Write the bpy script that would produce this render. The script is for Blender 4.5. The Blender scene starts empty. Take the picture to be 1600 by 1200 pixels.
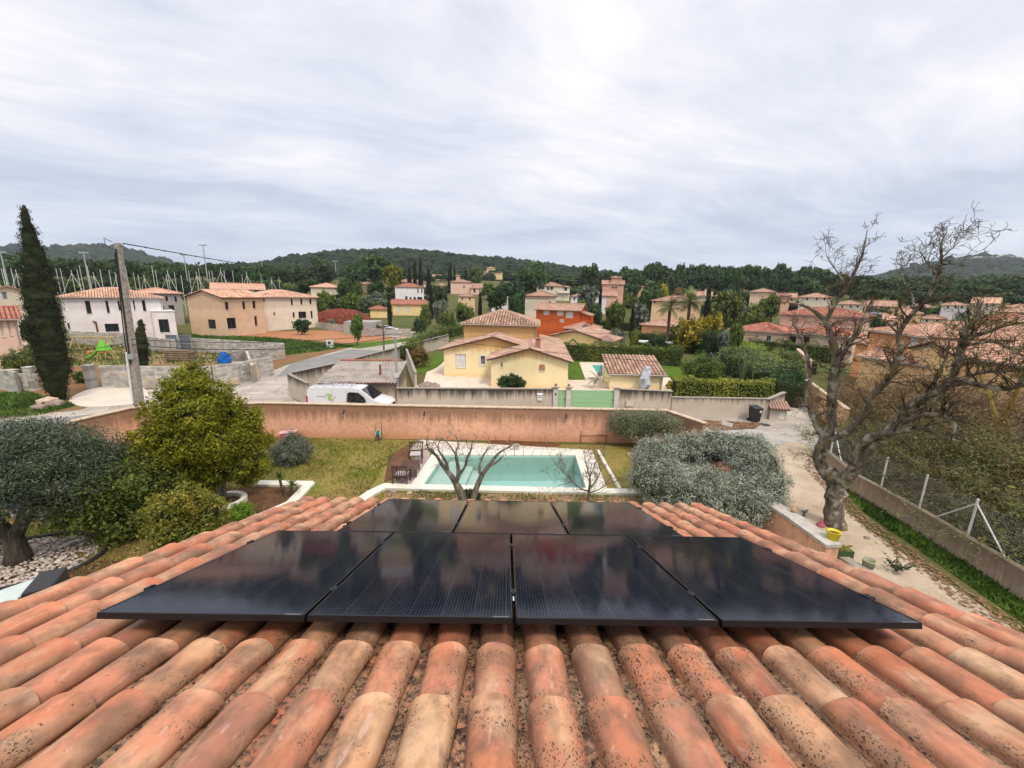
import bpy, bmesh, math, random
import numpy as np
from math import sin, cos, tan, pi, radians, hypot, atan2, sqrt
from mathutils import Vector, Matrix, geometry
random.seed(7); RS = np.random.RandomState(7)
scene = bpy.context.scene
COL = scene.collection

# ---------------------------------------------------------------- camera
FOC, PIT, ROL, YAW = 631.96, 0.21697, 0.02184, 0.01167
CAMZ = 8.0
Fv = np.array([sin(YAW)*cos(PIT), cos(YAW)*cos(PIT), -sin(PIT)])
R0 = np.array([cos(YAW), -sin(YAW), 0.0]); U0 = np.cross(R0, Fv)
Rv = cos(ROL)*R0 + sin(ROL)*U0; Uv = -sin(ROL)*R0 + cos(ROL)*U0
CP = np.array([0, 0, CAMZ])
cam_d = bpy.data.cameras.new('camera'); cam = bpy.data.objects.new('camera', cam_d); COL.objects.link(cam)
cam_d.sensor_width = 36; cam_d.lens = 36*FOC/1600; cam_d.clip_start = 0.05; cam_d.clip_end = 12000
cam.matrix_world = Matrix(((Rv[0], Uv[0], -Fv[0], 0), (Rv[1], Uv[1], -Fv[1], 0), (Rv[2], Uv[2], -Fv[2], CAMZ), (0, 0, 0, 1)))
scene.camera = cam

# ---------------------------------------------------------------- node helpers
def nd(nt, typ, props=None, **ins):
    n = nt.nodes.new('ShaderNode'+typ)
    for k, v in (props or {}).items(): setattr(n, k, v)
    for k, v in ins.items():
        key = int(k[1:]) if k[0] == '_' else k.replace('_', ' ')
        s = n.inputs[key]
        if isinstance(v, bpy.types.NodeSocket): nt.links.new(v, s)
        else: s.default_value = v
    return n
def c4(c): return (c[0], c[1], c[2], 1.0)
def ramp(nt, fac, stops, interp='LINEAR'):
    n = nt.nodes.new('ShaderNodeValToRGB'); cr = n.color_ramp; cr.interpolation = interp
    while len(cr.elements) > 1: cr.elements.remove(cr.elements[-1])
    cr.elements[0].position = stops[0][0]
    for p, c in stops[1:]: cr.elements.new(p)
    for e, (p, c) in zip(cr.elements, stops):
        e.position = p; e.color = c4(c) if isinstance(c, (tuple, list)) else (c, c, c, 1)
    nt.links.new(fac, n.inputs[0]); return n.outputs[0]
def mix(nt, f, a, b, bt='MIX'):
    n = nt.nodes.new('ShaderNodeMix'); n.data_type = 'RGBA'; n.blend_type = bt
    for i, v in ((0, f), (6, a), (7, b)):
        if isinstance(v, bpy.types.NodeSocket): nt.links.new(v, n.inputs[i])
        else: n.inputs[i].default_value = v if i == 0 else c4(v)
    return n.outputs[2]
def mth(nt, op, a, b=0.0, clamp=False):
    n = nt.nodes.new('ShaderNodeMath'); n.operation = op; n.use_clamp = clamp
    for i, v in ((0, a), (1, b)):
        if isinstance(v, bpy.types.NodeSocket): nt.links.new(v, n.inputs[i])
        else: n.inputs[i].default_value = v
    return n.outputs[0]
def noise(nt, vec, sc, det=3, rough=.55, dist=0):
    return nd(nt, 'TexNoise', Vector=vec, Scale=sc, Detail=det, Roughness=rough, Distortion=dist).outputs[0]
def mapping(nt, vec, scale=(1, 1, 1), rot=(0, 0, 0)):
    return nd(nt, 'Mapping', Vector=vec, Scale=scale, Rotation=rot).outputs[0]
def newmat(name, rough=.8, spec=.3):
    m = bpy.data.materials.new(name); m.use_nodes = True; nt = m.node_tree
    b = nt.nodes['Principled BSDF']; b.inputs['Roughness'].default_value = rough
    b.inputs['Specular IOR Level'].default_value = spec
    return m, nt, b
def setc(nt, b, s, key='Base Color'):
    if isinstance(s, bpy.types.NodeSocket): nt.links.new(s, b.inputs[key])
    else: b.inputs[key].default_value = c4(s)
def bump(nt, b, h, dist=.01, st=1.0):
    n = nd(nt, 'Bump', Strength=st, Distance=dist, Height=h); nt.links.new(n.outputs[0], b.inputs['Normal'])
def coords(nt, which='Object'): return nd(nt, 'TexCoord').outputs[which]
def wpos(nt): return nd(nt, 'NewGeometry').outputs['Position']

# ---------------------------------------------------------------- sky, sun, exposure
SUN_EL, SUN_AZ = radians(58), radians(150)          # azimuth clockwise from +Y
w = bpy.data.worlds.new('World'); scene.world = w; w.use_nodes = True; nt = w.node_tree
bg = nt.nodes['Background']
sky = nd(nt, 'TexSky', dict(sky_type='NISHITA', sun_disc=False, sun_elevation=SUN_EL, sun_rotation=SUN_AZ, air_density=1.0, dust_density=2.0, ozone_density=1.5))
gd = nd(nt, 'TexCoord').outputs['Generated']
sx = nd(nt, 'SeparateXYZ', Vector=gd)
zc = mth(nt, 'MAXIMUM', sx.outputs[2], 0.0)
den = mth(nt, 'ADD', zc, 0.13)
cv = nd(nt, 'CombineXYZ', X=mth(nt, 'DIVIDE', sx.outputs[0], den), Y=mth(nt, 'DIVIDE', sx.outputs[1], den), Z=0.0).outputs[0]
wv = nd(nt, 'TexNoise', Vector=cv, Scale=.6, Detail=2.0)
cvw = nd(nt, 'VectorMath', dict(operation='ADD'), _0=mapping(nt, cv, (1, 1, 1), (0, 0, radians(-24))), _1=nd(nt, 'VectorMath', dict(operation='SCALE'), _0=wv.outputs[1], Scale=1.1).outputs[0]).outputs[0]
n1 = noise(nt, mapping(nt, cvw, (.62, 1.15, 1)), 1.3, 8, .62)
n2 = noise(nt, mapping(nt, cvw, (1.5, 4.6, 1)), 2.0, 7, .62)
n3 = noise(nt, mapping(nt, cv, (1, 1, 1)), .55, 2, .5)
nn = mth(nt, 'ADD', mth(nt, 'MULTIPLY', n1, .45), mth(nt, 'ADD', mth(nt, 'MULTIPLY', n2, .13), mth(nt, 'MULTIPLY', n3, .42)))
cl = ramp(nt, nn, [(.40, (.47, .50, .57)), (.47, (.575, .60, .66)), (.53, (.68, .675, .705)), (.59, (.79, .77, .785))])
lowb = ramp(nt, zc, [(0, (.80, .89, .96)), (.08, (.84, .92, .99)), (.22, (.97, .98, 1.0)), (.5, (1.05, 1.03, 1.03)), (.75, (1.40, 1.37, 1.35)), (1, (1.75, 1.70, 1.66))])
cl = mix(nt, 1.0, cl, lowb, 'MULTIPLY')
skyc = nd(nt, 'VectorMath', dict(operation='SCALE'), _0=sky.outputs[0], Scale=1.0).outputs[0]
# clouds are given in the sky's own radiance units, so that strength .1 suits both
clv = nd(nt, 'VectorMath', dict(operation='SCALE'), _0=cl, Scale=9.8).outputs[0]
nt.links.new(mix(nt, .93, skyc, clv), bg.inputs[0])
bg.inputs[1].default_value = 0.1
sd = bpy.data.lights.new('sun', 'SUN'); so = bpy.data.objects.new('sun', sd); COL.objects.link(so)
sd.energy = 1.5; sd.angle = radians(10); sd.color = (1.0, .90, .76)
so.rotation_euler = (pi/2-SUN_EL, 0, -SUN_AZ+pi)
# light travels from the sun's side: check the direction of -Z
so.rotation_euler = Vector((-sin(SUN_AZ)*cos(SUN_EL), -cos(SUN_AZ)*cos(SUN_EL), -sin(SUN_EL))).to_track_quat('-Z', 'Y').to_euler()
vs = scene.view_settings
vs.view_transform = "Standard"; vs.look = "None"; vs.exposure = 0.60; vs.gamma = 1.0; vs.use_curve_mapping = False
scene.render.film_transparent = False
cy = scene.cycles
cy.max_bounces = 6; cy.diffuse_bounces = 3; cy.glossy_bounces = 4; cy.transmission_bounces = 4; cy.transparent_max_bounces = 6; cy.volume_bounces = 0
cy.use_denoising = True; cy.caustics_reflective = False; cy.caustics_refractive = False

# ---------------------------------------------------------------- where things stand
def ray(x, y):
    d = Fv*FOC + Rv*(x-800) + Uv*(600-y); return d/np.linalg.norm(d)
TR = [0, 92, 105, 150, 200, 260, 330, 400, 6000]; TZ = [0, 0, .9, 4.2, 8.2, 14.5, 19, 21, 21]
def T(r): return float(np.interp(r, TR, TZ))
def TT(x, y): return T(hypot(x, y))
def at(x, y, z=0.0):
    d = ray(x, y); t = (z-CAMZ)/d[2]; q = CP+d*t; return Vector(q)
def on(x, y, D):
    d = ray(x, y); return Vector(CP+d*D/hypot(d[0], d[1]))
def gnd(x, D, y=500):
    q = on(x, y, D); return Vector((q.x, q.y, T(D)))

# ---------------------------------------------------------------- mesh helpers
def tag(o, label=None, cat=None, group=None, kind=None):
    if label: o['label'] = label
    if cat: o['category'] = cat
    if group: o['group'] = group
    if kind: o['kind'] = kind
    return o
def thing(name, loc, label, cat, group=None, rz=0.0):
    o = bpy.data.objects.new(name, None); COL.objects.link(o); o.location = loc; o.rotation_euler = (0, 0, rz)
    o.empty_display_size = .2
    return tag(o, label, cat, group)
def link(name, me, parent=None, loc=None):
    o = bpy.data.objects.new(name, me); COL.objects.link(o)
    if parent is not None: o.parent = parent
    if loc is not None: o.location = loc
    return o
def copy_tree(o, parent=None):
    c = o.copy(); COL.objects.link(c); c.parent = parent
    for ch in list(o.children): copy_tree(ch, c)
    return c
class MB:
    def __init__(s): s.v = []; s.f = []; s.m = []; s.uv = []; s.off = Vector((0, 0, 0))
    def add(s, vs_, fs, m=0, uvs=None):
        b = len(s.v); s.v += [tuple(p) for p in vs_]
        for i, f in enumerate(fs):
            s.f.append(tuple(b+k for k in f)); s.m.append(m); s.uv.append(uvs[i] if uvs else None)
        return s
    def box(s, a, b, m=0, M=None):
        x0, y0, z0 = a; x1, y1, z1 = b
        p = [Vector(q) for q in ((x0, y0, z0), (x1, y0, z0), (x1, y1, z0), (x0, y1, z0), (x0, y0, z1), (x1, y0, z1), (x1, y1, z1), (x0, y1, z1))]
        if M: p = [M @ q for q in p]
        return s.add(p, [(0, 3, 2, 1), (4, 5, 6, 7), (0, 1, 5, 4), (1, 2, 6, 5), (2, 3, 7, 6), (3, 0, 4, 7)], m)
    def bar(s, a, b, w, h, m=0, up=(0, 0, 1)):
        a, b = Vector(a), Vector(b); d = (b-a); L = d.length
        if L < 1e-6: return s
        d /= L; x = d.cross(Vector(up))
        if x.length < 1e-3: x = d.cross(Vector((1, 0, 0)))
        x.normalize(); y = x.cross(d)
        M = Matrix(((x.x, d.x, y.x, a.x), (x.y, d.y, y.y, a.y), (x.z, d.z, y.z, a.z), (0, 0, 0, 1)))
        return s.box((-w/2, 0, -h/2), (w/2, L, h/2), m, M)
    def tube(s, pts, rad, n=8, m=0, cap=True):
        pts = [Vector(p) for p in pts]
        if not hasattr(rad, '__len__'): rad = [rad]*len(pts)
        b = len(s.v); ref = Vector((.13, .27, 1)).normalized()
        for i, p in enumerate(pts):
            d = (pts[min(i+1, len(pts)-1)]-pts[max(i-1, 0)])
            if d.length < 1e-7: d = Vector((0, 0, 1))
            d.normalize(); x = d.cross(ref)
            if x.length < .05: x = d.cross(Vector((1, 0, 0)))
            x.normalize(); y = d.cross(x)
            for k in range(n):
                a = 2*pi*k/n; s.v.append(tuple(p+(x*cos(a)+y*sin(a))*rad[i]))
        for i in range(len(pts)-1):
            for k in range(n):
                k2 = (k+1) % n
                s.f.append((b+i*n+k, b+i*n+k2, b+(i+1)*n+k2, b+(i+1)*n+k)); s.m.append(m); s.uv.append(None)
        if cap:
            s.f.append(tuple(b+k for k in range(n))[::-1]); s.m.append(m); s.uv.append(None)
            s.f.append(tuple(b+(len(pts)-1)*n+k for k in range(n))); s.m.append(m); s.uv.append(None)
        return s
    def lathe(s, prof, n=16, c=(0, 0, 0), m=0):
        b = len(s.v)
        for r, z in prof:
            for k in range(n): s.v.append((c[0]+r*cos(2*pi*k/n), c[1]+r*sin(2*pi*k/n), c[2]+z))
        for i in range(len(prof)-1):
            for k in range(n):
                k2 = (k+1) % n; s.f.append((b+i*n+k, b+i*n+k2, b+(i+1)*n+k2, b+(i+1)*n+k)); s.m.append(m); s.uv.append(None)
        return s
    def prism(s, poly, dz, m=0, uvs=None):
        """poly: list of 3D points (top face), extruded by vector dz"""
        poly = [Vector(p) for p in poly]; dz = Vector(dz); n = len(poly)
        v = poly+[p+dz for p in poly]
        f = [tuple(range(n)), tuple(range(2*n-1, n-1, -1))]+[(i, i+n, (i+1) % n+n, (i+1) % n) for i in range(n)]
        return s.add(v, f, m, ([uvs]+[None]*(n+1)) if uvs else None)
    def build(s, name, mats, parent=None, loc=None, smooth=False):
        me = bpy.data.meshes.new(name); me.from_pydata(s.v, [], s.f)
        if not isinstance(mats, (list, tuple)): mats = [mats]
        for m in mats: me.materials.append(m)
        if len(mats) > 1: me.polygons.foreach_set('material_index', s.m)
        if any(u is not None for u in s.uv):
            L = me.uv_layers.new(name='UVMap').data; k = 0
            for f, u in zip(s.f, s.uv):
                for j in range(len(f)):
                    if u is not None: L[k].uv = u[j]
                    k += 1
        if smooth: me.polygons.foreach_set('use_smooth', [True]*len(s.f))
        me.update()
        return link(name, me, parent, loc)
def bevel(o, w_=.02, seg=2):
    md = o.modifiers.new('bevel', 'BEVEL'); md.width = w_; md.segments = seg; md.limit_method = 'ANGLE'; return o
def quads_mesh(name, V, mat, tint=None, smooth=False):
    """V: (N,4,3) array of separate quads"""
    N = len(V); me = bpy.data.meshes.new(name)
    me.vertices.add(N*4); me.vertices.foreach_set('co', np.ascontiguousarray(V, dtype=np.float32).ravel())
    me.loops.add(N*4); me.loops.foreach_set('vertex_index', np.arange(N*4, dtype=np.int32))
    me.polygons.add(N); me.polygons.foreach_set('loop_start', np.arange(0, N*4, 4, dtype=np.int32))
    me.polygons.foreach_set('loop_total', np.full(N, 4, dtype=np.int32))
    me.materials.append(mat)
    if tint is not None:
        a = me.attributes.new('tint', 'FLOAT', 'POINT'); a.data.foreach_set('value', np.repeat(np.asarray(tint, dtype=np.float32), 4))
    me.update(calc_edges=True); me.validate(); return me
# ---------------------------------------------------------------- materials
MATS = {}
def plain(name, col, rough=.7, spec=.3, metal=0.0, var=.06, sc=3.0):
    if name in MATS: return MATS[name]
    m, nt, b = newmat(name, rough, spec); b.inputs['Metallic'].default_value = metal
    n = noise(nt, coords(nt), sc, 4)
    d = tuple(max(0, c*(1-var*2.2)) for c in col); l = tuple(min(1, c*(1+var)) for c in col)
    setc(nt, b, ramp(nt, n, [(.3, d), (.7, l)])); MATS[name] = m; return m
def plaster(name, col, stain=.0, stain_col=(.16, .13, .10), top=2.0, mottled=.0, bumpd=.004, low=None):
    """render on a wall; dark run-off streaks hang from the wall's top edge (object z = top)"""
    if name in MATS: return MATS[name]
    m, nt, b = newmat(name, .9, .15); p = coords(nt)
    n = noise(nt, p, .7, 5, .6); fine = noise(nt, p, 22, 3)
    c = ramp(nt, n, [(.3, tuple(v*.88 for v in col)), (.5, col), (.7, tuple(min(.9, v*1.08) for v in col))])
    if mottled:
        mm = noise(nt, p, 5.0, 5, .7)
        c = mix(nt, ramp(nt, mm, [(.45, 0.0), (.62, mottled)]), c, tuple(v*.62 for v in col))
    if low:
        z = nd(nt, 'SeparateXYZ', Vector=p).outputs[2]
        f = ramp(nt, mth(nt, 'ADD', z, mth(nt, 'MULTIPLY', noise(nt, p, 1.3, 3), .5)), [(.35, 1.0), (.75, 0.0)])
        c = mix(nt, mth(nt, 'MULTIPLY', f, .75), c, low)
    if stain:
        z = nd(nt, 'SeparateXYZ', Vector=p).outputs[2]
        st = noise(nt, mapping(nt, p, (2.6, 2.6, .22)), 1.6, 6, .75)
        bl = noise(nt, p, .5, 3)
        dep = mth(nt, 'MULTIPLY', mth(nt, 'SUBTRACT', top, z), .55)      # 0 at the top, grows downwards
        f = mth(nt, 'SUBTRACT', mth(nt, 'ADD', st, mth(nt, 'MULTIPLY', bl, .35)), dep)
        f = ramp(nt, f, [(.30, 0.0), (.62, 1.0)])
        c = mix(nt, mth(nt, 'MULTIPLY', f, stain), c, stain_col)
    setc(nt, b, c); bump(nt, b, fine, bumpd, .6); MATS[name] = m; return m
def roofmat(name, cols, rowl=.36, colw=.22, bumpy=True, dirt=.35):
    """far roof tiles; UV in metres along the eave and up the slope"""
    if name in MATS: return MATS[name]
    m, nt, b = newmat(name, .85, .2); uv = coords(nt, 'UV')
    s = nd(nt, 'SeparateXYZ', Vector=uv)
    cu = mth(nt, 'FLOOR', mth(nt, 'DIVIDE', s.outputs[0], colw)); cw = mth(nt, 'FLOOR', mth(nt, 'DIVIDE', s.outputs[1], rowl))
    wn = nd(nt, 'TexWhiteNoise', dict(noise_dimensions='3D'), Vector=nd(nt, 'CombineXYZ', X=cu, Y=cw, Z=1.0).outputs[0]).outputs[0]
    k = len(cols); c = ramp(nt, wn, [(i/(k-1), q) for i, q in enumerate(cols)])
    big = noise(nt, coords(nt), .45, 4, .7)
    c = mix(nt, ramp(nt, big, [(.45, 0.0), (.68, dirt)]), c, (.11, .085, .065))
    setc(nt, b, c)
    if bumpy:
        sn = mth(nt, 'ABSOLUTE', mth(nt, 'SINE', mth(nt, 'MULTIPLY', s.outputs[0], pi/colw)))
        fr = mth(nt, 'FRACT', mth(nt, 'DIVIDE', s.outputs[1], rowl))
        h = mth(nt, 'SUBTRACT', sn, mth(nt, 'MULTIPLY', fr, .35)); bump(nt, b, h, .09, .9)
    MATS[name] = m; return m
def leafmat(name, ca, cb, cc=None, trans=.25, rough=.55, spec=.35, rnd=.25):
    if name in MATS: return MATS[name]
    LF = 1.0 if name in ('grass_blades', 'lush_blades', 'dry_leaves', 'wood_crowns') else (1.25 if name in ('yellow_green_leaves', 'golden_leaves', 'bright_ball') else 1.6)
    ca, cb, cc = [tuple(min(.85, v*LF) for v in q) if q else None for q in (ca, cb, cc)]
    m, nt, b = newmat(name, rough, spec)
    a = nd(nt, 'Attribute', dict(attribute_name='tint')).outputs['Fac']
    oi = nd(nt, 'ObjectInfo').outputs['Random']
    n = noise(nt, coords(nt), 1.2, 3)
    f = mth(nt, 'ADD', mth(nt, 'MULTIPLY', a, .55), mth(nt, 'MULTIPLY', n, .45))
    st = [(.22, ca), (.6, cb)]+([(.86, cc)] if cc else [])
    c = ramp(nt, f, st)
    hs = nd(nt, 'HueSaturation', Hue=mth(nt, 'ADD', .5-.02*rnd*4, mth(nt, 'MULTIPLY', oi, .04*rnd*4)), Saturation=1.0, Value=mth(nt, 'ADD', 1-rnd*.5, mth(nt, 'MULTIPLY', oi, rnd)), Color=c).outputs[0]
    setc(nt, b, hs)
    if trans:
        t = nd(nt, 'BsdfTranslucent', Color=hs); ms = nd(nt, 'MixShader', Fac=trans)
        nt.links.new(b.outputs[0], ms.inputs[1]); nt.links.new(t.outputs[0], ms.inputs[2])
        nt.links.new(ms.outputs[0], nt.nodes['Material Output'].inputs[0])
    MATS[name] = m; return m
def barkmat(name, ca, cb, lichen=None, sc=9):
    if name in MATS: return MATS[name]
    m, nt, b = newmat(name, .9, .1); p = coords(nt)
    n = noise(nt, mapping(nt, p, (1, 1, .25)), sc, 6, .7); c = ramp(nt, n, [(.35, ca), (.65, cb)])
    if lichen:
        l = noise(nt, p, 3.2, 5, .65); c = mix(nt, ramp(nt, l, [(.50, 0.0), (.60, .85)]), c, lichen)
        l2 = noise(nt, p, 1.1, 5, .6); c = mix(nt, ramp(nt, l2, [(.56, 0.0), (.64, .7)]), c, (.22, .16, .04))
    setc(nt, b, c); bump(nt, b, n, .03, .9); MATS[name] = m; return m
def groundmat(name, stops, sc=.8, fine=9.0, det=7, rough=.95, fcol=None, famt=.5, bd=.02, spots=None):
    if name in MATS: return MATS[name]
    m, nt, b = newmat(name, rough, .12); p = coords(nt)
    n = noise(nt, p, sc, det, .65, .3); f = noise(nt, p, fine, 4, .7)
    v = mth(nt, 'ADD', mth(nt, 'MULTIPLY', n, .7), mth(nt, 'MULTIPLY', f, .3)); c = ramp(nt, v, stops)
    if fcol: c = mix(nt, ramp(nt, noise(nt, p, fine*2.7, 3, .7), [(.5, 0.0), (.68, famt)]), c, fcol)
    if spots:
        s_ = noise(nt, p, sc*.45, 4, .6); c = mix(nt, ramp(nt, s_, [(.50, 0.0), (.60, spots[1])]), c, spots[0])
    setc(nt, b, c); bump(nt, b, f, bd, .8); MATS[name] = m; return m

def tile_material(name, dirt):
    """fired clay barrel tile: each tile its own tone, flashed from salmon to straw, specks of black lichen and scuffs"""
    m, nt, b = newmat(name, .62, .35); p = coords(nt)
    oi = nd(nt, 'ObjectInfo'); rnd = oi.outputs['Random']
    off = nd(nt, 'VectorMath', dict(operation='SCALE'), _0=nd(nt, 'CombineXYZ', X=rnd, Y=mth(nt, 'MULTIPLY', rnd, 7.3), Z=mth(nt, 'MULTIPLY', rnd, 3.1)).outputs[0], Scale=61.0).outputs[0]
    q = nd(nt, 'VectorMath', dict(operation='ADD'), _0=p, _1=off).outputs[0]
    base = ramp(nt, rnd, [(0, (.46, .145, .07)), (.2, (.60, .22, .11)), (.36, (.48, .165, .085)), (.52, (.64, .265, .145)), (.66, (.36, .155, .095)), (.8, (.62, .34, .18)), (.9, (.52, .18, .09)), (1, (.56, .235, .135))])
    n1 = noise(nt, mapping(nt, q, (1, .45, 1)), 5.5, 3, .5)
    n2 = noise(nt, mapping(nt, q, (1, .5, 1)), 9, 4, .6)
    c = mix(nt, ramp(nt, n1, [(.48, 0.0), (.68, .75)]), base, (.62, .41, .24))
    c = mix(nt, ramp(nt, n2, [(.47, 0.0), (.66, .72)]), c, (.20, .115, .075))
    wn = noise(nt, mapping(nt, q, (2.2, .5, 2.2)), 14, 3, .6, .8)
    c = mix(nt, ramp(nt, wn, [(.60, 0.0), (.70, .4)]), c, (.66, .47, .38))
    bl = noise(nt, q, 3.2, 4, .6); c = mix(nt, ramp(nt, bl, [(.48, 0.0), (.66, .62)]), c, (.15, .09, .055))
    s = nd(nt, 'SeparateXYZ', Vector=p)
    # shade between the barrels, painted into the colour of the lower flanks
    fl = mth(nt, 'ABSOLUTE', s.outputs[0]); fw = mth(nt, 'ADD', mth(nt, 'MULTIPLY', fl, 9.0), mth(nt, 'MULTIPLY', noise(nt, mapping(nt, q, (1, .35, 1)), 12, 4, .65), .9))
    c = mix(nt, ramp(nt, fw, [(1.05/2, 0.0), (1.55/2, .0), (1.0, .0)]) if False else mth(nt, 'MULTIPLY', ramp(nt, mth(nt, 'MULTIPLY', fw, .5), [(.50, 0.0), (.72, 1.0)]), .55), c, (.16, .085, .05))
    # lichen specks: irregular dots gathered in patches
    patch = noise(nt, q, 4.5, 3, .6)
    side = mth(nt, 'MULTIPLY', mth(nt, 'ABSOLUTE', s.outputs[0]), 1.6)
    wx = nd(nt, 'SeparateXYZ', Vector=wpos(nt))
    cx = mth(nt, 'SUBTRACT', .10, mth(nt, 'MULTIPLY', mth(nt, 'ABSOLUTE', mth(nt, 'SUBTRACT', wx.outputs[0], .35)), .055))
    pm = ramp(nt, mth(nt, 'ADD', mth(nt, 'ADD', patch, side), cx), [(.66-dirt*.16, 0.0), (.80-dirt*.16, 1.0)])
    qd = nd(nt, 'VectorMath', dict(operation='ADD'), _0=mapping(nt, q, (1, .6, 1)), _1=nd(nt, 'VectorMath', dict(operation='SCALE'), _0=nd(nt, 'TexNoise', Vector=q, Scale=60.0, Detail=2.0).outputs[1], Scale=.012).outputs[0]).outputs[0]
    v = nd(nt, 'TexVoronoi', Vector=qd, Scale=125.0); v2 = nd(nt, 'TexVoronoi', Vector=qd, Scale=58.0)
    keep = nd(nt, 'SeparateColor', Color=v.outputs['Color']).outputs[0]; keep2 = nd(nt, 'SeparateColor', Color=v2.outputs['Color']).outputs[0]
    d1 = mth(nt, 'MULTIPLY', ramp(nt, v.outputs['Distance'], [(.30, 1.0), (.42, 0.0)]), ramp(nt, keep, [(.45, 0.0), (.5, 1.0)]))
    d2 = mth(nt, 'MULTIPLY', ramp(nt, v2.outputs['Distance'], [(.24, 1.0), (.36, 0.0)]), ramp(nt, keep2, [(.62, 0.0), (.66, 1.0)]))
    dots = mth(nt, 'MULTIPLY', mth(nt, 'MAXIMUM', d1, d2), pm)
    c = mix(nt, mth(nt, 'MULTIPLY', pm, .28+.25*dirt), c, (.25, .16, .09))
    if dirt > .5:
        g = noise(nt, q, 16, 5, .7); c = mix(nt, ramp(nt, g, [(.42, 0.0), (.60, .85)]), c, (.20, .135, .07))
        g2 = noise(nt, q, 30, 4, .7); c = mix(nt, ramp(nt, g2, [(.48, 0.0), (.60, .85)]), c, (.035, .025, .018))
    c = mix(nt, mth(nt, 'MULTIPLY', dots, .92), c, (.045, .026, .018))
    rare = noise(nt, q, 48, 2, .5); c = mix(nt, ramp(nt, rare, [(.74, 0.0), (.77, .85)]), c, (.05, .03, .02))
    setc(nt, b, c)
    h = mth(nt, 'ADD', mth(nt, 'MULTIPLY', noise(nt, q, 40, 4, .6), .35), mth(nt, 'ADD', mth(nt, 'MULTIPLY', dots, .5), mth(nt, 'MULTIPLY', noise(nt, q, 7, 2), .6)))
    bump(nt, b, h, .004, .8)
    nt.links.new(ramp(nt, n2, [(.3, .42), (.7, .72)]), b.inputs['Roughness'])
    return m
# ================================================================ the house the camera stands on
TA = 0.32042; DP = 1.1181; Y0 = 1.9181; X0 = 0.064          # slope, drop from the camera to the panels, near edge, centre
TANA = tan(TA); DC = DP+.125                                # crest plane of the tiles
HX0, HX1 = -3.25, 3.36
EAVE_Y = 6.06; EAVE_Z = CAMZ-DC-TANA*EAVE_Y
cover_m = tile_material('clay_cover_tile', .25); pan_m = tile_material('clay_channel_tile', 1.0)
house0 = thing('tiled_house', (0, 0, 0), 'salmon clay tiled roof slope of the house under the solar panels', 'house')
own_wall = plaster('own_wall_render', (.52, .28, .16), .3, top=4.6)
RIDGE_Y = -.25; RZ = CAMZ-DC-.10
mb = MB()
zb = lambda y: CAMZ-DC-.11-TANA*abs(y-RIDGE_Y)-TANA*0-(-RIDGE_Y*TANA if False else 0)
def roof_z(y): return CAMZ-DC-TANA*y if y > RIDGE_Y else CAMZ-DC-TANA*RIDGE_Y-TANA*(RIDGE_Y-y)
X_, Y_, yb = (HX0+.18, HX1-.18), EAVE_Y-.55, RIDGE_Y-6.0
e_ = [(X_[0], Y_), (X_[0], RIDGE_Y), (X_[0], yb)]
for x in X_:
    mb.add([(x, Y_, 0), (x, yb, 0), (x, yb, roof_z(yb)-.2), (x, RIDGE_Y, roof_z(RIDGE_Y)-.2), (x, Y_, roof_z(Y_)-.2)], [(0, 1, 2, 3, 4)])
mb.add([(X_[0], Y_, 0), (X_[1], Y_, 0), (X_[1], Y_, roof_z(Y_)-.2), (X_[0], Y_, roof_z(Y_)-.2)], [(0, 1, 2, 3)])
mb.add([(X_[0], yb, 0), (X_[1], yb, 0), (X_[1], yb, roof_z(yb)-.2), (X_[0], yb, roof_z(yb)-.2)], [(0, 1, 2, 3)])
mb.build('wall', own_wall, house0)
# roof deck: local frame u = x, v = down the slope, w = normal to the tiles
Mroof = Matrix(((1, 0, 0, 0), (0, cos(TA), sin(TA), 0), (0, -sin(TA), cos(TA), CAMZ-DC), (0, 0, 0, 1)))
vE = EAVE_Y/cos(TA)
deck = MB(); v0 = RIDGE_Y/cos(TA)
deck.box((HX0+.05, v0, -.20), (HX1-.05, vE-.12, -.105))
roof = deck.build('roof', plain('roof_mortar', (.30, .20, .13), .95, .1, var=.3, sc=20), house0)
roof.matrix_local = Mroof
PITCH = .262; ROW = .4337; LEN = .50
def barrel(name, wr, wl, hh, inv, seed, n=12, ny=7):
    """tapered half barrel, y runs down the slope, lower end at y = 0; wr/wl half widths at the lower/upper end"""
    r = random.Random(seed); V = []; F = []
    th = .013; ph = r.random()*6
    for layer in (0, 1):
        for j in range(ny):
            t = j/(ny-1); y = -LEN*(1-t) if True else 0
            hw = wl+(wr-wl)*t-(layer*th); H = hh*(.9+.1*t)-(layer*th)
            H += .0022*sin(ph+t*5+seed)
            lip = .0022*(math.exp(-((1-t)*ny*1.3)**2))
            for i in range(n+1):
                a = pi*(i/n); cx_ = -cos(a)*hw*(1+.006*sin(ph+3*t)); sz = sin(a)**.85*(H+lip)
                yy = y + (.006*sin(i*.9+ph) if t in (0, 1) else 0)
                V.append((cx_, yy, -sz if inv else sz))
    S = ny*(n+1)
    for layer in (0, 1):
        for j in range(ny-1):
            for i in range(n):
                a = layer*S+j*(n+1)+i; q = (a, a+1, a+n+2, a+n+1); F.append(q if layer ^ inv else q[::-1])
    for j in (0, ny-1):
        for i in range(n): a = j*(n+1)+i; F.append((a, a+1, a+1+S, a+S))
    for i in (0, n):
        for j in range(ny-1): a = j*(n+1)+i; F.append((a, a+n+1, a+n+1+S, a+S))
    me = bpy.data.meshes.new(name); me.from_pydata(V, [], F)
    me.polygons.foreach_set('use_smooth', [k < 2*(ny-1)*n for k in range(len(F))]); me.update(); return me
cov = [barrel('cover_tile', .112, .092, .080, 0, k) for k in range(7)]
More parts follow.
